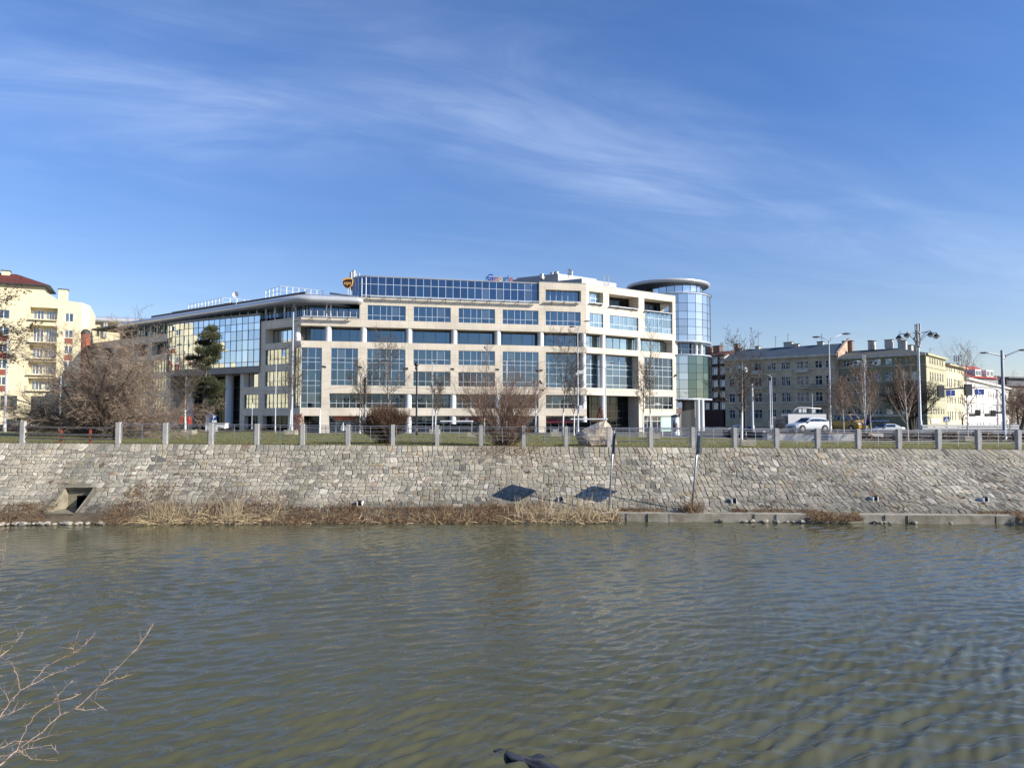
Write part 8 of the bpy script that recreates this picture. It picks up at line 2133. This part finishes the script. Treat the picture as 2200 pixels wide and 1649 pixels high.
def car(label, cat, loc, rot, kind, pm, taillight=True, scale=1.0, group=None, nm='car'):
    k = CARS[kind]; L, W = k['L'], k['W']; M4 = Matrix.Translation(Vector(loc)) @ Matrix.Rotation(rot, 4, 'Z') @ Matrix.Scale(scale, 4)
    T = lambda x, y, z: tuple(M4 @ Vector((x, y, z)))
    root = thing(nm, label, cat, loc, group); body, win = MB(), MB(); secs = []
    for (t, zb, zt, rf) in k['prof']:
        x = (t - .5) * L; e = min(t, 1 - t); wf = W * (1 - .22 * max(0, 1 - e / .07) ** 2)
        zr_ = zt + rf; wr = wf * (.94 if rf < .06 else .94 - .20 * rf / .8)
        pts = [(0, zb), (wf * .86, zb), (wf * .99, zb + .16), (wf, (zb + zt) / 2), (wf * .97, zt - .06), (wf * .94, zt), (wr, zr_ - .06 if rf > .2 else zt + rf * .8), (wr * .86, zr_), (0, zr_ + .03)]
        secs.append((x, pts, rf))
    n = 9; vs = []
    for x, pts, rf in secs: vs += [T(x, y, z) for y, z in pts] + [T(x, -y, z) for y, z in pts]
    fs = []
    for i in range(len(secs) - 1):
        a, b_ = i * 18, (i + 1) * 18
        for j in range(8): fs.append((a + j, b_ + j, b_ + j + 1, a + j + 1)); fs.append((a + 9 + j + 1, b_ + 9 + j + 1, b_ + 9 + j, a + 9 + j))
    fs.append(tuple(range(9)) + tuple(range(17, 8, -1))); e = (len(secs) - 1) * 18; fs.append(tuple(e + q for q in range(9))[::-1] + tuple(e + q for q in range(9, 18)))
    body.add(vs, fs); part(body, 'body', pm, root, smooth=False)
    # side windows
    gi = [i for i, s in enumerate(secs) if s[2] > .25]
    i0, i1 = gi[0] - 1, gi[-1] + (1 if kind == 'suv' else 0)
    splits = [(a, b_) for a, b_ in zip(range(i0, i1), range(i0 + 1, i1 + 1))]
    for sgn in (1, -1):
        for (a, b_) in splits:
            xa, pa, ra = secs[a]; xb, pb, rb = secs[b_]
            q = []
            for (x, pts, rf, ins) in ((xa, pa, ra, .015), (xb, pb, rb, -.015)):
                lo, hi = pts[5], pts[6]; f0, f1 = .12, .92
                if rf < .2: f0, f1 = .1, .5
                q.append([(x + ins, sgn * (lo[0] + (hi[0] - lo[0]) * f + .012), lo[1] + (hi[1] - lo[1]) * f) for f in (f0, f1)])
            win.add([T(*q[0][0]), T(*q[1][0]), T(*q[1][1]), T(*q[0][1])], [(0, 1, 2, 3)])
    part(win, 'side_window', m_carglass, root)
    def screen(a, b_, nm_):
        xa, pa, ra = secs[a]; xb, pb, rb = secs[b_]; w = MB(); s = -1 if a < b_ else 1
        za, zb_ = pa[8][1], pb[8][1]; ya, yb = pa[7][0] * .92, pb[7][0] * .92
        def L_(f): return xa + (xb - xa) * f + s * .02, ya + (yb - ya) * f, za + (zb_ - za) * f + .022
        p0, p1 = L_(.06), L_(.94); w.add([T(p0[0], p0[1], p0[2]), T(p0[0], -p0[1], p0[2]), T(p1[0], -p1[1], p1[2]), T(p1[0], p1[1], p1[2])], [(0, 1, 2, 3)]); part(w, nm_, m_carglass, root)
    screen(gi[0] - 1, gi[0], 'windscreen'); screen(gi[-1] + 1, gi[-1], 'rear_window')
    wr = k['wr']
    for fx in (.185, .81):
        for sgn in (1, -1):
            x = (fx - .5) * L; y = sgn * (W - .09)
            arch = MB(); N_ = 16; vs = [T(x + (wr + .07) * math.cos(t), sgn * (W + .004), wr + (wr + .07) * math.sin(t)) for t in [math.pi * i / N_ for i in range(N_ + 1)]] ; arch.add(vs, [tuple(range(N_ + 1))])
            part(arch, 'wheel_arch', m_black, root)
            w = MB(); vs = []
            for (r_, yy) in ((wr * .6, .13), (wr * .94, .125), (wr, .08), (wr, -.1)): vs += [T(x + r_ * math.cos(t), y + sgn * (yy), wr + r_ * math.sin(t)) for t in [2 * math.pi * i / 18 for i in range(18)]]
            w.add(vs, [(a * 18 + i, a * 18 + (i + 1) % 18, (a + 1) * 18 + (i + 1) % 18, (a + 1) * 18 + i) for a in range(3) for i in range(18)]); wo = part(w, 'wheel', m_tyre, root)
            rm_ = MB(); vs = [T(x, y + sgn * .14, wr)] + [T(x + (wr * .6 if i % 2 == 0 else wr * .57) * math.cos(t), y + sgn * .125, wr + wr * .6 * math.sin(t)) for i, t in enumerate([2 * math.pi * i / 20 for i in range(20)])]
            rm_.add(vs, [(0, i + 1, (i + 1) % 20 + 1) for i in range(20) if i % 4 != 3]); part(rm_, 'rim', m_rim, root, parent=wo)
    for sgn in (1, -1):
        z = k['prof'][1][2] - .12; h = MB(); x = -L / 2; h.hexa([T(x + .0, sgn * W * .48, z - .07), T(x + .01, sgn * W * .76, z - .07), T(x + .3, sgn * W * .86, z - .02), T(x + .12, sgn * W * .5, z - .02), T(x + .02, sgn * W * .48, z + .07), T(x + .03, sgn * W * .76, z + .07), T(x + .32, sgn * W * .88, z + .09), T(x + .12, sgn * W * .5, z + .08)]); part(h, 'headlight', m_head, root)
        z = k['prof'][-2][2] - .10; h = MB(); x = L / 2; h.hexa([T(x - .25, sgn * W * .60, z - .1), T(x + .005, sgn * W * .60, z - .1), T(x + .005, sgn * W * .80, z - .1), T(x - .22, sgn * W * .93, z - .1), T(x - .25, sgn * W * .60, z + .08), T(x - .02, sgn * W * .60, z + .08), T(x - .02, sgn * W * .80, z + .08), T(x - .22, sgn * W * .93, z + .08)]); part(h, 'tail_light', m_tail, root)
        mi = MB(); x = (secs[gi[0] - 1][0]) + .28; z = k['prof'][4][2] + .1; c_ = T(x, sgn * (W + .1), z); mi.hexa([T(x - .08, sgn * (W - .02), z - .06), T(x + .08, sgn * (W - .02), z - .06), T(x + .06, sgn * (W + .16), z - .05), T(x - .06, sgn * (W + .16), z - .05), T(x - .08, sgn * (W - .02), z + .07), T(x + .08, sgn * (W - .02), z + .07), T(x + .06, sgn * (W + .16), z + .07), T(x - .06, sgn * (W + .16), z + .07)]); part(mi, 'wing_mirror', pm, root)
    gl = MB(); z = k['prof'][1][2] - .2; gl.hexa([T(-L / 2 - .012, -W * .45, z - .12), T(-L / 2 - .012, W * .45, z - .12), T(-L / 2 + .1, W * .45, z - .12), T(-L / 2 + .1, -W * .45, z - .12), T(-L / 2 + .01, -W * .45, z + .08), T(-L / 2 + .01, W * .45, z + .08), T(-L / 2 + .12, W * .45, z + .08), T(-L / 2 + .12, -W * .45, z + .08)]); part(gl, 'grille', m_black, root)
    return root
p_white = paint('white_car_paint', (.52, .55, .58)); p_dark = paint('dark_grey_car_paint', (.035, .04, .045)); p_yellow = paint('yellow_van_paint', (.34, .20, .02)); p_silver = paint('silver_car_paint', (.45, .46, .46)); p_red = paint('red_car_paint', (.30, .03, .03))
X_ = at(1736, 927, 77.5).x; car('white estate car driving left on the raised road in front of the truck', 'car', (X_, 77.5, TERR), .30, 'suv', p_white)
X_ = at(1600, 940, 79.0).x; car('dark grey car partly hidden by the young tree, right of the round tower', 'car', (X_, 79, STREET), math.pi + .15, 'sedan', p_dark)
X_ = at(1820, 930, 82.0).x; car('yellow van behind the slender birch on the raised road', 'van', (X_, 82, TERR), 1.95, 'van', p_yellow, nm='van')
X_ = at(1904, 932, 94.5).x; car('pale silver car low behind the railing, in front of the olive corner tenement', 'car', (X_, 94.5, STREET), .1, 'sedan', p_silver)
X_ = at(50, 925, 104).x; car('silver car with red tail light parked in the street left of the plank barrier', 'car', (X_, 104, STREET), .25, 'sedan', p_silver)
X_ = at(104, 925, 106).x; car('white and red car parked behind the plank barrier', 'car', (X_, 106, STREET), .2, 'sedan', p_white)
# delivery truck
Y = 93; a, b_ = at(1694, 926, Y), at(1775, 889, Y); tk = thing('delivery_truck', 'truck with a plain white cargo box and dark cab behind the white estate car', 'truck', ((a.x + b_.x) / 2, Y, TERR)); z1 = b_.z
p = MB(); p.box((a.x + b_.x) / 2, Y + 1.2, TERR + .75, z1, b_.x - a.x, 2.4, .0); part(p, 'cargo_box', m_white, tk)
c0 = at(1664, 905, Y).x; p = MB(); p.hexa([(c0, Y + .1, TERR + .45), (a.x - .15, Y + .1, TERR + .45), (a.x - .15, Y + 2.3, TERR + .45), (c0, Y + 2.3, TERR + .45), (c0 + .25, Y + .15, z1 - .35), (a.x - .15, Y + .15, z1 - .25), (a.x - .15, Y + 2.25, z1 - .25), (c0 + .25, Y + 2.25, z1 - .35)]); part(p, 'cab', p_dark, tk)
p = MB(); p.quad((c0 + .35, Y + .07, TERR + 1.2), (a.x - .5, Y + .07, TERR + 1.2), (a.x - .5, Y + .09, z1 - .75), (c0 + .45, Y + .09, z1 - .75)); part(p, 'cab_window', m_carglass, tk)
p = MB(); p.box((a.x + b_.x) / 2, Y + 1.2, TERR + .5, TERR + .74, b_.x - a.x, 1.6); part(p, 'chassis', m_black, tk)
for x in (c0 + .8, a.x + 1.3, b_.x - 1.2):
    w = MB(); w.tube([(x, Y + .02, TERR + .45), (x, Y + .35, TERR + .45)], .45, 16); part(w, 'wheel', m_tyre, tk)

# ------------------------------------------------------------------ people and birds
def person(label, px, Y, ground, h, cloth, trouser, face_dir=0.0, pose='stand'):
    b = at(px, 925, Y); root = thing('person', label, 'person', (b.x, Y, ground)); s = h / 1.75
    def sk(name, nodes, edges, mt):
        me = bpy.data.meshes.new(name); me.from_pydata([tuple(Vector(n[0]) * s) for n in nodes], edges, []); ob = bpy.data.objects.new(name, me); C.objects.link(ob)
        md = ob.modifiers.new('Skin', 'SKIN'); md.use_smooth_shade = True; ob.modifiers.new('Sub', 'SUBSURF').levels = 1
        for i, n in enumerate(nodes): me.skin_vertices[0].data[i].radius = (n[1] * s, n[1] * s * .8)
        me.skin_vertices[0].data[0].use_root = True
        dg = bpy.context.evaluated_depsgraph_get(); dg.update(); m2 = bpy.data.meshes.new_from_object(ob.evaluated_get(dg)); bpy.data.objects.remove(ob); m2.transform(Matrix.Rotation(face_dir, 4, 'Z')); m2.materials.clear(); m2.materials.append(mt)
        o = bpy.data.objects.new(name, m2); C.objects.link(o); o.parent = root; return o
    st = .16
    sk('body', [((0, 0, .95), .14), ((0, 0, 1.2), .13), ((0, 0, 1.42), .12), ((0, 0, 1.5), .055), ((0, -.01, 1.58), .075), ((0, -.01, 1.68), .085), ((0, -.01, 1.75), .05),
                ((.19, 0, 1.40), .055), ((.25, -.03, 1.14), .045), ((.24, -.14, .92), .035), ((.24, -.18, .84), .03), ((-.19, 0, 1.40), .055), ((-.26, .02, 1.14), .045), ((-.25, -.06, .90), .035), ((-.25, -.08, .82), .03),
                ((.1, 0, .85), .09), ((.11, -st, .47), .06), ((.11, -st * .6, .08), .045), ((.11, -st * .6 - .14, .04), .035), ((-.1, 0, .85), .09), ((-.11, st * .7, .47), .06), ((-.11, st * 1.6, .09), .045), ((-.11, st * 1.6 - .12, .04), .035)],
       [(0, 1), (1, 2), (2, 3), (3, 4), (4, 5), (5, 6), (2, 7), (7, 8), (8, 9), (9, 10), (2, 11), (11, 12), (12, 13), (13, 14), (0, 15), (15, 16), (16, 17), (17, 18), (0, 19), (19, 20), (20, 21), (21, 22)], cloth)
    sk('trousers', [((0, 0, .93), .15), ((.1, 0, .83), .105), ((.11, -st, .47), .075), ((.11, -st * .6, .12), .06), ((-.1, 0, .83), .105), ((-.11, st * .7, .47), .075), ((-.11, st * 1.6, .13), .06)], [(0, 1), (1, 2), (2, 3), (0, 4), (4, 5), (5, 6)], trouser)
    hp = sk('hood', [((0, .02, 1.70), .098), ((0, .03, 1.62), .085), ((0, .02, 1.5), .07)], [(0, 1), (1, 2)], trouser)
    return root
m_cl1 = mat('pale_jacket', (.45, .47, .5), .9); m_cl2 = mat('navy_trousers', (.03, .035, .06), .9); m_cl3 = mat('black_clothes', (.03, .03, .035), .9)
person('person in a pale jacket and navy trousers walking behind the railing, left of the bush', 737, 78, STREET, 1.75, m_cl1, m_cl2, .8)
# magpie in the top of the thin tree
bd = thing('magpie', 'black and white bird perched at the top of the thin bare tree', 'bird', at(1042, 748, 71)); p = MB(); q = at(1042, 747, 71)
p.tube([q + Vector((-.12, 0, .10)), q + Vector((-.08, 0, .12)), q + Vector((0, 0, .02)), q + Vector((.08, 0, -.08)), q + Vector((.22, 0, -.28)), q + Vector((.34, 0, -.44))], [.012, .05, .085, .06, .03, .02], 8); part(p, 'body', m_black, bd, smooth=True)
p = MB(); p.tube([q + Vector((-.03, -.02, -.02)), q + Vector((.05, -.02, -.10))], [.07, .05], 7); part(p, 'belly', m_white, bd, smooth=True)
